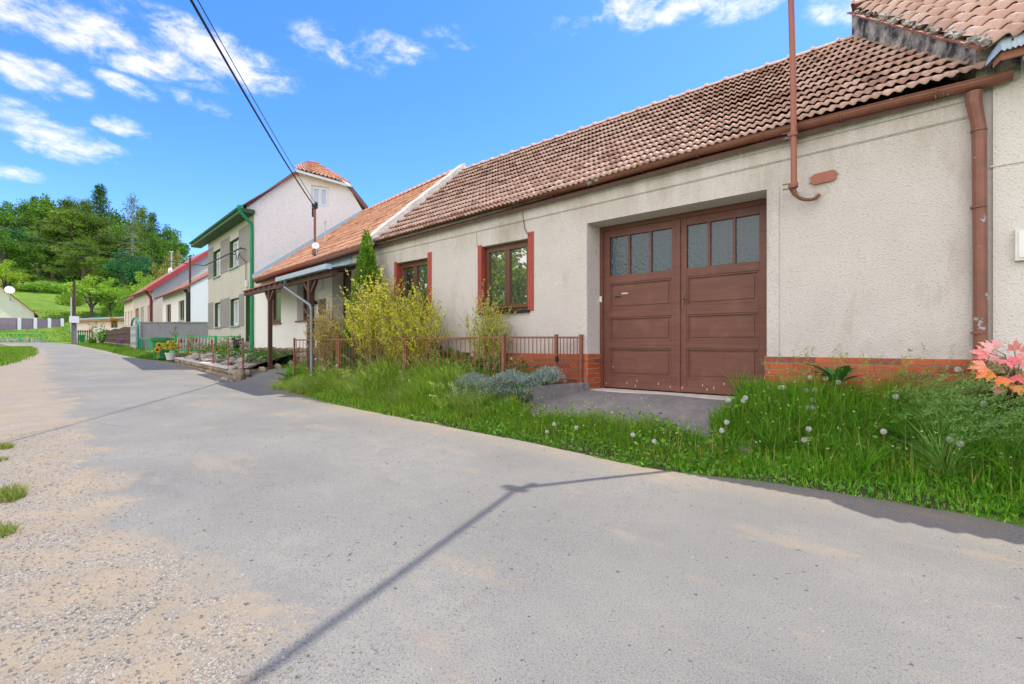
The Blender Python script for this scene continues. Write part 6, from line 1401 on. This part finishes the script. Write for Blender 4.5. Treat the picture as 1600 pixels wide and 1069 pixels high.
# burdock-like weed with dark broad leaves by the plinth
def rosette(name, label, p, n, L, wd, col, up=(.3, 1.0), fold=.15):
    t = thing(name, label, 'weed', p); mb = MB()
    for i in range(n):
        a = 2*math.pi*i/n+RNG.uniform(-.3, .3); el = RNG.uniform(*up); l = L*RNG.uniform(.7, 1.1); rows = []
        for k in range(7):
            s_ = k/6; x = l*s_*math.cos(el*(1-.5*s_)); z = l*s_*math.sin(el)*(1-.35*s_); w_ = wd*math.sin(math.pi*min(.08+s_*.92, 1))**.8*l*(1+.12*(-1)**k)
            c_, sn = math.cos(a), math.sin(a); rows.append(mb.add([(x*c_-w_*sn, x*sn+w_*c_, z+w_*fold*2), (x*c_, x*sn, z), (x*c_+w_*sn, x*sn-w_*c_, z+w_*fold*2)]))
        for q, r in zip(rows, rows[1:]): mb.f += [(q, q+1, r+1, r), (q+1, q+2, r+2, r+1)]
    mb.build('leaves', col, t, True, True); return t
bw = onY(1308, 590, 6.25)
rosette('broadleaf_weed', 'dark broad leaved weed rising against the brick plinth right of the door', (bw[0], 6.2, .80), 9, .40, .15, leaf_mat('dark_leaf', .25, False, (.05, .19, .045)), (.75, 1.4))
rosette('broadleaf_weed', 'rosette of broad leaves at the left tip of the verge by the path', (-12.3, 5.75, float(gz(-12.3, 5.75))), 12, .55, .13, leaf_mat('mid_leaf', .3, False, (.07, .19, .03)), (.5, 1.3))
rosette('broadleaf_weed', 'second broad leaved weed nearer the road at the tip of the verge', (-11.9, 5.45, float(gz(-11.9, 5.45))), 12, .40, .13, leaf_mat('mid_leaf2', .3, False, (.08, .22, .03)), (.4, 1.2))
for i, (px, yy) in enumerate([(1345, 5.9), (1420, 5.75), (1480, 5.6)]):
    p = onY(px, 600, yy); rosette('dock_weed', ['leafy dock weed in the middle of the right hand grass', 'leafy dock weed near the pink leaves in the right hand grass', 'leafy dock weed at the front of the right hand grass'][i], (p[0], yy, float(gz(p[0], yy))+.02), 12, .26, .16, MATS['mid_leaf2'], (.5, 1.3))
# artificial maple branch in a dark twig basket at the right edge
mp_ = onY(1588, 600, 6.2)
ml = thing('maple_leaf_pot', 'twiggy brown pot holding artificial pink and orange maple leaves at the right edge', 'plant pot', (mp_[0], 6.2, .6))
M_mleaf = attr_mat('fabric_leaf', .7, .2, 60)
mb = MB(); lobes = [(0, 1.0), (.62, .78), (-.62, .78), (1.35, .52), (-1.35, .52)]
def maple(c, ax, upv, L, col, mb):
    ax = Vector(ax).normalized(); s1 = ax.cross(Vector(upv)).normalized(); nn = s1.cross(ax); pts = []
    an = []
    for k, (a, l) in enumerate(sorted(lobes)): an.append((a, l))
    for i, (a, l) in enumerate(an):
        pts += [(a-.27, .46*l+.16), (a-.17, .62*l), (a-.21, .76*l), (a-.07, .80*l), (a, l), (a+.07, .80*l), (a+.21, .76*l), (a+.17, .62*l), (a+.27, .46*l+.16)]
    c0 = Vector(c); P = [c0+(ax*math.cos(a)+s1*math.sin(a))*(r*L)+nn*(.12*L*math.cos(2*a)*r-.25*L*r*r) for a, r in pts]
    i0 = mb.add([c0]+P); col2 = (min(1, col[0]*1.15+.05), col[1]*.75+.08, col[2]*.8+.06)
    for k in range(len(P)-1): mb.f.append((i0, i0+1+k, i0+2+k)); mb.c[len(mb.f)-1] = tuple(c_*RNG.uniform(.8, 1.15) for c_ in (col if (k % 9) in (0, 1, 7) else col2))
tw = MB()
for i, (px, py, yy, L, col, dx, dz) in enumerate([(1545, 552, 6.0, .17, (.75, .32, .30), -.9, .15), (1560, 560, 6.05, .17, (.80, .45, .42), -.5, .4), (1540, 570, 5.98, .16, (.78, .36, .22), -.9, -.25), (1572, 562, 5.97, .18, (.72, .20, .24), .1, -.2), (1552, 545, 6.03, .15, (.82, .55, .52), -.7, .5),
                                     (1550, 580, 5.97, .17, (.75, .26, .06), -.8, -.45), (1572, 590, 5.95, .16, (.72, .24, .06), -.6, -.6), (1588, 586, 6.0, .15, (.70, .16, .17), .2, -.3), (1585, 548, 6.0, .14, (.80, .40, .34), .1, .8), (1596, 566, 5.98, .14, (.76, .36, .33), .5, .1), (1565, 604, 5.97, .14, (.55, .30, .24), -.5, -.9), (1592, 602, 5.95, .13, (.62, .34, .08), .1, -.9), (1600, 590, 5.96, .13, (.60, .38, .10), .4, -.4)]):
    p = onY(px, py, yy); maple(p, (dx, -.45, dz), (RNG.uniform(-.5, .5), -1, RNG.uniform(.2, .9)), L*.86, col, mb)
    q = (p[0]+RNG.uniform(-.07, .07), p[1]+RNG.uniform(.02, .08), p[2]+RNG.uniform(-.06, .06)); maple(q, (dx+RNG.uniform(-.7, .7), -.3, dz+RNG.uniform(-.6, .6)), (RNG.uniform(-.6, .6), -1, .4), L*.62, tuple(c_*.85 for c_ in col), mb); tw.tube([(mp_[0]+RNG.uniform(-.06, .06), 6.18, .85), ((p[0]+mp_[0])/2, (yy+6.18)/2, p[2]*.5+.55), p], [.006, .005, .003], 4)
mb.build('maple_leaves', M_mleaf, ml); tw.build('stems', M_twig, ml)
mb = MB(); mb.lathe((mp_[0]+.02, 6.2, .52), [(.14, 0), (.17, .1), (.19, .26), (.20, .30), (.17, .30), (.16, .22)], 18); mb.build('pot', pm('dark_wicker', (.06, .045, .035), (.03, .022, .018), 30, .9, 40, .8, .02), ml)
g = NP(); n = 500; a = RNG.uniform(0, 6.28, n); r = RNG.uniform(.02, .24, n); P = np.stack([mp_[0]+r*np.cos(a), 6.2+r*np.sin(a)*.8, RNG.uniform(.6, .98, n)], 1)
g.leaves(P, RNG.normal(size=(n, 3)), RNG.uniform(.04, .10, n), np.array([(.16, .10, .07), (.22, .15, .08), (.10, .06, .05)])[RNG.integers(0, 3, n)], .3); g.build('dry_leaves', M_leaf, ml)

# yellow flowers in a white pot, sunflowers stuck on the bin side
fp = at(267, 562.5, 20.4)
pt = thing('flower_pot', 'whitish pot full of small yellow flowers at the corner of the garden wall', 'flower pot', fp)
mb = MB(); mb.lathe((0, 0, 0), [(.15, 0), (.20, .24), (.22, .25), (.22, .30), (.19, .30), (.18, .24)], 16); mb.build('pot', M_plastic, pt, local=True)
g = NP(); n = 700; a = RNG.uniform(0, 6.28, n); el = RNG.uniform(-.3, 1.5, n); r = .31*RNG.uniform(.4, 1.05, n); P = np.stack([r*np.cos(a)*np.cos(el), r*np.sin(a)*np.cos(el), .50+r*np.sin(el)*.85], 1)
Cc = np.array([(.78, .62, .04), (.72, .52, .03), (.22, .30, .03), (.80, .66, .15), (.20, .28, .03)])[RNG.integers(0, 4, n)]; g.leaves(P, RNG.normal(size=(n, 3))+np.array([0, 0, .5]), RNG.uniform(.05, .10, n), Cc, .8); g.build('flowers', M_petal, pt, local=True)
for i, (px, py) in enumerate([(248.5, 539), (245.5, 546.5)]):
    p = at(px, py, 20.85); sf = thing('sunflower_decoration', ['upper round sunflower decoration in front of the green bin', 'lower round sunflower decoration in front of the green bin'][i], 'decoration', p)
    dv = Vector((-p[0], -p[1], .3)).normalized(); s1 = dv.cross(Vector((0, 0, 1))).normalized(); s2 = s1.cross(dv); mb = MB()
    for k in range(16): a = 2*math.pi*k/16; o = lambda r, b: s1*(r*math.cos(b))+s2*(r*math.sin(b)); mb.poly([o(.04, a-.15), o(.11, a-.14), o(.135, a), o(.11, a+.14), o(.04, a+.15)])
    mb.tube([(0, 0, 0), tuple(-s2*.45+Vector((0, 0, -.1)))], .008, 4); mb.build('petals', pm('sunflower_yellow', (.85, .55, .03)), sf, local=True)
    mb = MB(); mb.blob(tuple(dv*.01), .055, i, 1, (1, 1, 1), .05); mb.build('centre', M_wood, sf, local=True)
leafy('rock_garden_plants', 'mixed green plants in the rock garden', 'plants', 1500, -18.6, -14.5, 5.9, 6.9, .02, .34, .10, [(.08, .24, .03), (.12, .30, .04), (.05, .17, .03)], .5, 'stuff', zoff=.72)
leafy('rock_garden_plants', 'low green plants and flowers behind the green gate', 'plants', 900, -24, -18.7, 6.4, 7.4, .02, .5, .11, [(.08, .22, .03), (.16, .28, .04), (.05, .16, .03), (.5, .38, .03)], .5, 'stuff', zoff=.78)
def sprig(name, label, p, H, n, cols, w_=.25, sz=.10):
    t = thing(name, label, 'plant', p); mb = MB(); g = NP()
    for i in range(n):
        a = RNG.uniform(0, 6.28); r = w_*RNG.random(); h = H*RNG.uniform(.6, 1.05); pts = [(r*math.cos(a)*k/4, r*math.sin(a)*k/4, h*k/4) for k in range(5)]; mb.tube(pts, .008, 4, False)
        m_ = 22; k = RNG.uniform(.2, 1, m_)*4; P = np.stack([np.interp(k, np.arange(5), np.array(pts)[:, q]) for q in range(3)], 1); g.leaves(P, RNG.normal(size=(m_, 3))+np.array([0, 0, .4]), sz*RNG.uniform(.6, 1.2, m_), np.array(cols)[RNG.integers(0, len(cols), m_)], .45)
    mb.build('stems', M_twig, t, local=True); g.build('leaves', M_leaf, t, local=True); return t
for (px, py, d_, H, n, cols, lab) in [(272, 548, 23.4, 1.25, 7, [(.16, .30, .04)], 'tall slender light green plant in front of the grey wall'), (299, 550, 21.8, 1.0, 7, [(.55, .50, .22), (.30, .36, .14)], 'pale spiky plant behind the green gate'),
                                      (253, 551, 25, .9, 6, [(.16, .26, .04)], 'thin green shoots in front of the left part of the grey wall'), (349, 558, 17.8, .75, 9, [(.28, .42, .06)], 'light green fern in the rock garden'), (370, 552, 18, .75, 12, [(.02, .07, .02)], 'small dark conifer in the rock garden'), (331, 549, 22.5, .8, 5, [(.22, .30, .05)], 'thin shoots near the corner of the two storey house')]:
    p = at(px, py, d_); sprig('garden_plant', lab, (p[0], p[1], p[2]-.05), H, n, cols)
fl = at(284, 543, 22.9)
for i, (px, py, c_) in enumerate([(285, 533, (.65, .03, .03)), (306, 532, (.60, .04, .05)), (188, 533.5, (.42, .12, .55))]):
    p = at(px, py, 22.3 if i < 2 else 33.5); t = thing('garden_flower', ['red flower behind the left of the green gate', 'red flower behind the middle of the green gate', 'purple flower hanging on the mossy stone wall'][i], 'flower', p)
    g = NP(); n = 60; s_ = .09 if i < 2 else .13; g.leaves(RNG.normal(0, s_*.4, (n, 3)), RNG.normal(size=(n, 3)), s_*RNG.uniform(.5, 1, n), np.tile(np.array(c_), (n, 1)), .9); g.build('petals', M_petal, t, local=True)
    mb = MB(); mb.tube([(0, 0, 0), (.02, 0, -.35)], .012, 4); mb.build('stem', M_twig, t, local=True)

# lawns, verge strips further on, tufts in the gravel
g = NP()
lxs, lys = [-23.5, -26, -34, -44, -52], [1.05, 1.6, 2.75, 3.6, 3.95]
x = RNG.uniform(-52, -23.0, 26000); y = np.interp(x, lxs[::-1], lys[::-1])-RNG.uniform(0, 1, len(x))**1.3*6+RNG.normal(0, .1, len(x)); n = len(x)
k = x < -23.6-RNG.random(n)*.6; x, y = x[k], y[k]; n = len(x)
g.grass(x, y, zr(x)+.0, RNG.uniform(.06, .2, n), RNG.uniform(.02, .04, n), RNG.uniform(.1, .8, n), RNG.uniform(0, 6.28, n), gcol(n, (.08, .20, .012), (.20, .32, .03), .04), seg=2)
x = RNG.uniform(-70, -24.6, 24000); y = Yu(x)+.05+RNG.random(len(x))**1.3*(.6+.9*np.clip((-x-28)/20, 0, 1)); n = len(x)
g.grass(x, y, gz(x, y)-.01, RNG.uniform(.06, .26, n)*np.clip((y-Yu(x))*2+.3, .3, 1), RNG.uniform(.015, .035, n), RNG.uniform(.1, .8, n), RNG.uniform(0, 6.28, n), gcol(n, (.06, .17, .012), (.18, .30, .03), .04), seg=2)
x = RNG.uniform(-118, -90, 30000); y = RNG.uniform(-6, 34, len(x)); k = y > Yg(x)*0-20; n = len(x)
g.grass(x, y, gz(x, y), RNG.uniform(.08, .26, n), RNG.uniform(.05, .12, n), RNG.uniform(.1, .8, n), RNG.uniform(0, 6.28, n), gcol(n, (.09, .21, .012), (.20, .32, .03), .02), seg=2)
for (px, py, r_, n, H) in [(8, 712, .10, 260, .08), (14, 790, .14, 420, .11), (2, 846, .10, 220, .07), (3, 732, .06, 90, .05)]:
    c_ = onZ(px, py+6, 0); rr_ = r_*np.sqrt(RNG.random(n)); a = RNG.uniform(0, 6.28, n); x = c_[0]+rr_*np.cos(a)*1.4-.05; y = c_[1]+rr_*np.sin(a)*.7
    g.grass(x, y, zr(x), H*RNG.uniform(.5, 1.1, n), RNG.uniform(.004, .007, n), RNG.uniform(.3, 1.2, n), RNG.uniform(0, 6.28, n), gcol(n, (.10, .18, .02), (.24, .30, .06), .15), seg=3)
tag(g.build('roadside_grass', M_grass), 'mown and wild grass of the lawns and verges further down the street', 'grass', kind='stuff')
# loose stones on the near gravel
def pebbles(name, label, n, xf, smin, smax):
    base = np.array([(1, 1, -.4), (-1, 1, -.4), (-1, -1, -.4), (1, -1, -.4), (.6, .7, .6), (-.7, .6, .6), (-.6, -.7, .6), (.7, -.6, .6)], float); F = np.array([(0, 1, 5, 4), (1, 2, 6, 5), (2, 3, 7, 6), (3, 0, 4, 7), (4, 5, 6, 7)])
    x, y = xf(n); n = len(x); s_ = (smin*(smax/smin)**(RNG.random(n)**2.2))[:, None, None]
    V = base[None]*s_*RNG.uniform(.6, 1.3, (n, 8, 1))*RNG.uniform((.7, .7, .35), (1.3, 1.3, .8), (n, 1, 3)); V[:, :, 0] += x[:, None]; V[:, :, 1] += y[:, None]; V[:, :, 2] += (zr(x)+s_[:, 0, 0]*.25)[:, None]
    pal = np.array([(.27, .24, .20), (.21, .185, .155), (.16, .15, .145), (.33, .30, .25), (.14, .132, .125), (.25, .20, .15)]); c = pal[RNG.integers(0, 6, n)]*RNG.uniform(.8, 1.15, (n, 1)); rd = RNG.random(n) < .005; c[rd] = (.42, .14, .08)
    return tag(link(name, npmesh(name, V.reshape(-1, 3), [(F[None]+8*np.arange(n)[:, None, None]).reshape(-1, 4)], np.repeat(c, 8, 0)), M_stone), label, 'stones', kind='stuff')
def gravel_xy(n):
    x = -1.2-7.5*RNG.random(n)**1.8; y = Yg(x)-1.9+RNG.random(n)*2.1; k = RNG.random(n) < np.clip((Yg(x)+.12-y)*1.6+.04+.5*(clump(x, y, 2.5)-.5), 0, 1); return x[k], y[k]
pebbles('loose_gravel', 'loose gravel along the left side of the near road', 75000, gravel_xy, .0014, .0075)
def road_xy(n):
    x = RNG.uniform(-7, .8, n); return x, RNG.uniform(.5, 4.8, n)
pebbles('road_grit', 'scattered grit and small stones on the asphalt', 1500, road_xy, .002, .009)

# ================================================================== TREES ON THE HILL
def tree_meshes(kind, seed):
    rg = np.random.default_rng(seed); V = NP(); mb = MB()
    def cl(P, n, r, size, cols, flat=1.0, asp=.6):
        m_ = len(P); c = np.repeat(P, n, 0); d = rg.normal(size=(m_*n, 3)); d /= np.linalg.norm(d, axis=1)[:, None]; q = c+d*(r*rg.random((m_*n, 1))**.5)*np.array([1, 1, flat])
        tone = np.repeat(rg.uniform(.6, 1.3, (m_, 1)), n, 0)*rg.uniform(.75, 1.2, (m_*n, 1)); V.leaves(q, d+np.array([0, 0, .25]), size*rg.uniform(.6, 1.3, m_*n), np.array(cols)[np.repeat(rg.integers(0, len(cols), m_), n)]*tone, asp)
    if kind in ('broad', 'bright', 'yellow', 'brownish', 'dark'):
        cols = {'broad': [(0.087, 0.203, 0.018), (0.132, 0.264, 0.026)], 'bright': [(0.223, 0.385, 0.036), (0.284, 0.456, 0.051)], 'yellow': [(0.324, 0.446, 0.036), (0.243, 0.375, 0.030)], 'brownish': [(0.304, 0.294, 0.061), (0.365, 0.294, 0.091), (0.203, 0.254, 0.051)], 'dark': [(0.030, 0.142, 0.051), (0.045, 0.183, 0.061)]}[kind]
        mb.tube([(0, 0, -.1), (.01, 0, .25), (0, .01, .5), (.02, 0, .75)], [.03, .022, .016, .006], 6)
        L_ = []
        for i in range(11): a = rg.uniform(0, 6.28); r = rg.uniform(.08, .27); z = rg.uniform(.36, .84); L_.append((r*math.cos(a), r*math.sin(a), z)); mb.tube([(0, 0, rg.uniform(.2, .45)), (r*math.cos(a)*.5, r*math.sin(a)*.5, z-.1), L_[-1]], [.012, .008, .003], 5)
        P = []
        for l in L_+[(0, 0, .86)]:
            k = 14; d = rg.normal(size=(k, 3)); d /= np.linalg.norm(d, axis=1)[:, None]; P.append(np.array(l)+d*np.array([.13, .13, .105])*rg.uniform(.6, 1.1, (k, 1)))
        cl(np.concatenate(P), 22, .052, .034, cols)
    elif kind == 'bush':
        mb.tube([(0, 0, -.1), (0, 0, .5)], [.03, .01], 5); n = 120; d = rg.normal(size=(n, 3)); d /= np.linalg.norm(d, axis=1)[:, None]; d[:, 2] = abs(d[:, 2]); cl(d*np.array([.75, .75, .85])*rg.uniform(.55, 1.1, (n, 1)), 22, .17, .095, [(0.143, 0.312, 0.033), (0.221, 0.403, 0.046)])
    elif kind == 'pine':       # open crown, flat tiers of needles on rising boughs, bare lower stem
        mb.tube([(0, 0, -.1), (.01, 0, .4), (0, .01, .75), (0, 0, .97)], [.022, .017, .011, .003], 7); P = []
        for i in range(34):
            z = .30+.66*(i/33)**.9; R_ = .30*(1-((z-.30)/.70)**1.6)+.03; a = i*2.4+rg.uniform(-.4, .4); r = R_*rg.uniform(.65, 1.15); e = np.array([r*math.cos(a), r*math.sin(a), z+rg.uniform(-.03, .04)])
            mb.tube([(0, 0, z-.02), tuple(e*np.array([.5, .5, 1])-np.array([0, 0, .01])), tuple(e)], [.006, .004, .002], 4, False)
            for k in np.linspace(.35, 1.05, 6): P.append(np.array([[0, 0, z-.02]])*(1-k)+e[None]*k+rg.normal(0, .018, (1, 3)))
        cl(np.concatenate(P), 26, .048, .038, [(0.111, 0.202, 0.029), (0.169, 0.260, 0.039), (0.130, 0.234, 0.033)], .38, .22)
    elif kind == 'spruce':
        mb.tube([(0, 0, -.1), (0, 0, .97)], [.022, .003], 6); P = []
        for i in range(80):
            z = .12+.86*(i/79); R_ = .24*(1-z)**.8+.012; a = i*2.4; r = R_*rg.uniform(.7, 1.15)
            for k in np.linspace(.3, 1, 4): P.append([r*k*math.cos(a), r*k*math.sin(a), z-.10*k*k*R_*3+rg.normal(0, .01)])
        cl(np.array(P), 15, .035, .034, [(0.052, 0.130, 0.026), (0.078, 0.163, 0.033)], .5, .25)
    elif kind == 'sparse':      # dying conifer: bare drooping boughs, green remains near the top
        mb.tube([(0, 0, -.1), (.008, 0, .5), (0, 0, .98)], [.024, .016, .003], 7); P = []
        for i in range(46):
            z = .16+.80*(i/45); R_ = .26*(1-z)**.65+.02; a = i*2.4+rg.uniform(-.3, .3); r = R_*rg.uniform(.6, 1.15); e = np.array([r*math.cos(a), r*math.sin(a), z-.45*r*(1-z)+(.0 if z < .7 else .03)])
            m_ = e*np.array([.5, .5, 1])+np.array([0, 0, .03]); mb.tube([(0, 0, z), tuple(m_), tuple(e)], [.0075*(1.2-z), .005*(1.2-z), .002], 4, False)
            for q in range(3): k = rg.uniform(.4, .9); o = m_*(1-k)+e*k; mb.tube([tuple(o), tuple(o+np.array([rg.normal(0, .03), rg.normal(0, .03), -.02]))], [.002, .001], 3, False)
            if z > .62: P += [list(m_), list(e)]
        cl(np.array(P), 16, .04, .034, [(.09, .17, .025), (.13, .20, .035)], .6, .25)
    tv = np.array(mb.v); q4 = [q for q in mb.f if len(q) == 4]; oth = [q for q in mb.f if len(q) == 3]
    tm = bpy.data.meshes.new('trunk'); tm.from_pydata(mb.v, [], mb.f); tm.materials.append({'pine': M_pinebark, 'sparse': M_deadwood}.get(kind, M_bark))
    cm = npmesh('crown', np.concatenate(V.V), V.F, np.concatenate(V.C)); cm.materials.append(M_leaf); return tm, cm
TM = {k: [tree_meshes(k, s_) for s_ in ((1, 2) if k in ('broad', 'pine', 'bush') else (1,))] for k in ('broad', 'bright', 'yellow', 'brownish', 'dark', 'bush', 'pine', 'spruce', 'sparse')}
TN = {'broad': ('leafy_tree', 'tree'), 'bright': ('leafy_tree', 'tree'), 'yellow': ('leafy_tree', 'tree'), 'brownish': ('leafy_tree', 'tree'), 'dark': ('dark_leafy_tree', 'tree'), 'bush': ('bush', 'bush'), 'pine': ('pine_tree', 'tree'), 'spruce': ('spruce_tree', 'tree'), 'sparse': ('dying_conifer', 'tree')}
def tree(kind, px, ptop, d, wpx, label, var=0, group='trees and bushes on the hillside', base=None):
    """crown top at pixel (px, ptop) seen at distance d; wpx = crown width in photo pixels"""
    p = at(px, ptop, d); z0 = float(gz(p[0], p[1])) if base is None else base; H = p[2]-z0
    W_ = wpx/f*d; nat = {'bush': 1.8, 'pine': .62, 'spruce': .46, 'sparse': .52}.get(kind, .72)
    hn = 1.0 if kind != 'bush' else .95
    t = thing(TN[kind][0], label, TN[kind][1], (p[0], p[1], z0), group); t.rotation_euler.z = random.uniform(0, 6.28)
    sx = W_/nat; t.scale = (sx, sx, H/hn); tm, cm = TM[kind][var % len(TM[kind])]
    for nm, me in (('trunk', tm), ('crown', cm)): o = bpy.data.objects.new(nm, me); COL.objects.link(o); o.parent = t
    return t
TREES = [
 ('broad', 4, 312, 128, 62, 'big bushy green tree at the left edge of the skyline'), ('broad', 34, 311, 138, 50, 'round leafy tree on the skyline, second from the left edge'), ('spruce', 54, 308, 142, 38, 'dark narrow conifer top between leafy crowns on the left skyline'),
 ('broad', 80, 304, 136, 58, 'tall dome shaped leafy tree left of the big pines on the skyline'), ('pine', 107, 311, 134, 62, 'wide brownish green pine on the skyline left of the spire'), ('pine', 134, 312, 140, 50, 'pine crown just left of the pointed spire tree'),
 ('spruce', 156, 290, 134, 58, 'tallest pointed conifer spire rising above the skyline'), ('broad', 178, 324, 140, 50, 'leafy crown in the dip right of the pointed spire'), ('sparse', 206, 310, 116, 54, 'dying conifer with bare drooping grey branches and green top'),
 ('pine', 222, 324, 132, 42, 'pine with open crown right behind the dying conifer'), ('spruce', 238, 333, 140, 40, 'dark conifer on the right skyline slope'), ('broad', 256, 350, 136, 48, 'leafy tree low on the right end of the skyline'), ('broad', 274, 358, 142, 40, 'last round leafy crown at the right end of the hill'),
 ('pine', 112, 330, 116, 120, 'broad spreading pine with layered boughs in the middle of the hillside'), ('pine', 152, 336, 118, 90, 'pine with a visible pale trunk right of the broad spreading pine'), ('pine', 84, 352, 112, 86, 'low wide pine on the left middle of the hillside'), ('pine', 130, 378, 106, 100, 'nearest pine with dead lower boughs above the orchard tree'),
 ('dark', 30, 352, 118, 76, 'dark leafy tree on the left middle of the slope'), ('broad', 2, 352, 104, 60, 'green tree half cut by the left edge below the skyline'), ('broad', 60, 378, 108, 62, 'leafy tree in the shadowed left middle of the slope'), ('dark', 196, 388, 104, 60, 'dark bluish green leafy tree under the dying conifer'), ('dark', 224, 396, 102, 56, 'dark bluish leafy tree left of the red roofed house'),
 ('broad', 186, 346, 124, 60, 'mid green tree between the pines and the dying conifer'), ('broad', 236, 364, 118, 60, 'mid green tree above the red roof'), ('brownish', 274, 388, 96, 44, 'yellowish brown tree just above the red roof verge'), ('brownish', 246, 408, 92, 44, 'dull brown green tree behind the aerial of the red roofed house'), ('bright', 222, 422, 88, 50, 'light green tree beside the red roof eave'),
 ('bright', 142, 428, 86, 70, 'bright light green orchard tree standing on the meadow behind the utility pole'), ('bright', 172, 432, 90, 44, 'light green tree right of the orchard tree'), ('yellow', 8, 404, 84, 56, 'yellow green tree above the yellow house roof at the left edge'), ('broad', 34, 420, 98, 52, 'green tree behind the satellite dish'),
 ('bush', 60, 443, 98, 52, 'low olive bush in the row at the forest edge, left of middle'), ('bush', 92, 444, 100, 48, 'low bush at the forest edge, directly left of the orchard tree'), ('bush', 112, 456, 92, 36, 'small rounded bush at the left foot of the orchard tree'), ('bush', 200, 455, 88, 48, 'green bush on the meadow right of the orchard tree'), ('bush', 183, 448, 94, 44, 'bush below the dark trees in the middle of the meadow edge'), ('bush', 30, 446, 96, 44, 'low bush at the forest edge behind the yellow roof'),
]
for i, T in enumerate(TREES): tree(*T, var=i)
# the wood behind reads as one mass
g = NP(); n0 = 0
for i in range(46):
    px = RNG.uniform(-30, 292); sky_ = np.interp(px, [-30, 20, 54, 80, 156, 180, 205, 240, 270, 300], [322, 320, 322, 318, 316, 334, 336, 350, 366, 388]); d = RNG.uniform(138, 165)
    p = at(px, sky_+RNG.uniform(6, 46), d); n = 420; q = RNG.normal(size=(n, 3)); q /= np.linalg.norm(q, axis=1)[:, None]; P = np.array(p)+np.array([0, 0, -4.5])+q*np.array([3.6, 3.6, 5.0])*RNG.uniform(.75, 1.05, (n, 1))*(1+.2*np.sin(q[:, :1]*7+i))
    g.leaves(P, q+np.array([0, 0, .2]), RNG.uniform(.5, 1.0, n), np.array([(.075, .165, .022), (.10, .20, .026), (.05, .125, .022)])[RNG.integers(0, 3)]*RNG.uniform(.7, 1.2, (n, 1)), .6)
for i in range(95):      # understorey filling the slope
    px = RNG.uniform(-30, 285); d = RNG.uniform(112, 140); r = ray(px, 400); x, y = r[0]*d, r[1]*d; z = float(gz(x, y)); n = 300; q = RNG.normal(size=(n, 3)); q /= np.linalg.norm(q, axis=1)[:, None]
    P = np.array((x, y, z+2.2))+q*np.array([3.4, 3.4, 3.6])*RNG.uniform(.7, 1.05, (n, 1)); g.leaves(P, q+np.array([0, 0, .2]), RNG.uniform(.45, .9, n), np.array([(0.091, 0.221, 0.026), (0.058, 0.169, 0.052), (0.117, 0.273, 0.033)])[RNG.integers(0, 3)]*RNG.uniform(.7, 1.2, (n, 1)), .6)
tag(g.build('woodland', M_leaf), 'dense wood behind the named hillside trees', 'wood', kind='stuff')
# weeds by the far bin and the fence posts on the hill
for (px, py, d_, H, cols, lab) in [(150, 536, 47, 2.0, [(.20, .22, .05), (.26, .17, .06)], 'brownish climbing shrub beside the white panel'), (146, 540, 45, 1.0, [(.10, .24, .03)], 'green weeds at the foot of the white panel'), (160, 538, 42.5, 1.4, [(.14, .28, .04)], 'light green weeds between the white panel and the wooden fence'), (178, 503, 54, .5, [(.6, .2, .05), (.2, .3, .05)], 'orange flowers at the window of the flat roofed garage')]:
    p = at(px, py, d_); sprig('roadside_plant', lab, (p[0], p[1], p[2]-.1), H, 26, cols, .9 if H > .6 else .5, .22)
wfz = thing('wire_fence', 'teal mesh garden fence climbing the meadow beside the orchard tree', 'fence', at(140, 490, 82))
fpts = [(117, 500, 76), (128, 494, 79), (140, 489, 82), (156, 486, 85)]; ft = []
for px, py, d_ in fpts:
    p = at(px, py, d_); z = float(gz(p[0], p[1])); ft.append((p[0], p[1], z)); mb = MB(); mb.tube([(p[0], p[1], z-.3), (p[0], p[1], z+1.7)], .07, 6); mb.build('post', M_teal, wfz)
mb = MB()
for a, b in zip(ft, ft[1:]):
    for k in range(9): mb.tube([(a[0], a[1], a[2]+.2*k), (b[0], b[1], b[2]+.2*k)], .016, 3, False)
    for k in range(14): q = Vector(a).lerp(Vector(b), k/14); mb.tube([tuple(q), (q.x, q.y, q.z+1.65)], .014, 3, False)
mb.build('mesh', M_teal, wfz)
# trees across the street, seen only as reflections in the window panes
for i, (x, y, H, k) in enumerate([(-17, -6.5, 7.5, 'yellow'), (-21, -8, 9, 'broad'), (-13, -8, 6, 'bright'), (-27, -10, 10, 'broad')]):
    t = thing('leafy_tree', ['yellow green tree mirrored in the right window', 'green tree mirrored in the left half of the right window', 'light green tree across the street from the left window', 'larger tree across the street mirrored in the windows'][i], 'tree', (x, y, 0), 'trees across the street'); t.scale = (H*.9, H*.9, H); tm, cm = TM[k][0]
    for nm, me in (('trunk', tm), ('crown', cm)): o = bpy.data.objects.new(nm, me); COL.objects.link(o); o.parent = t
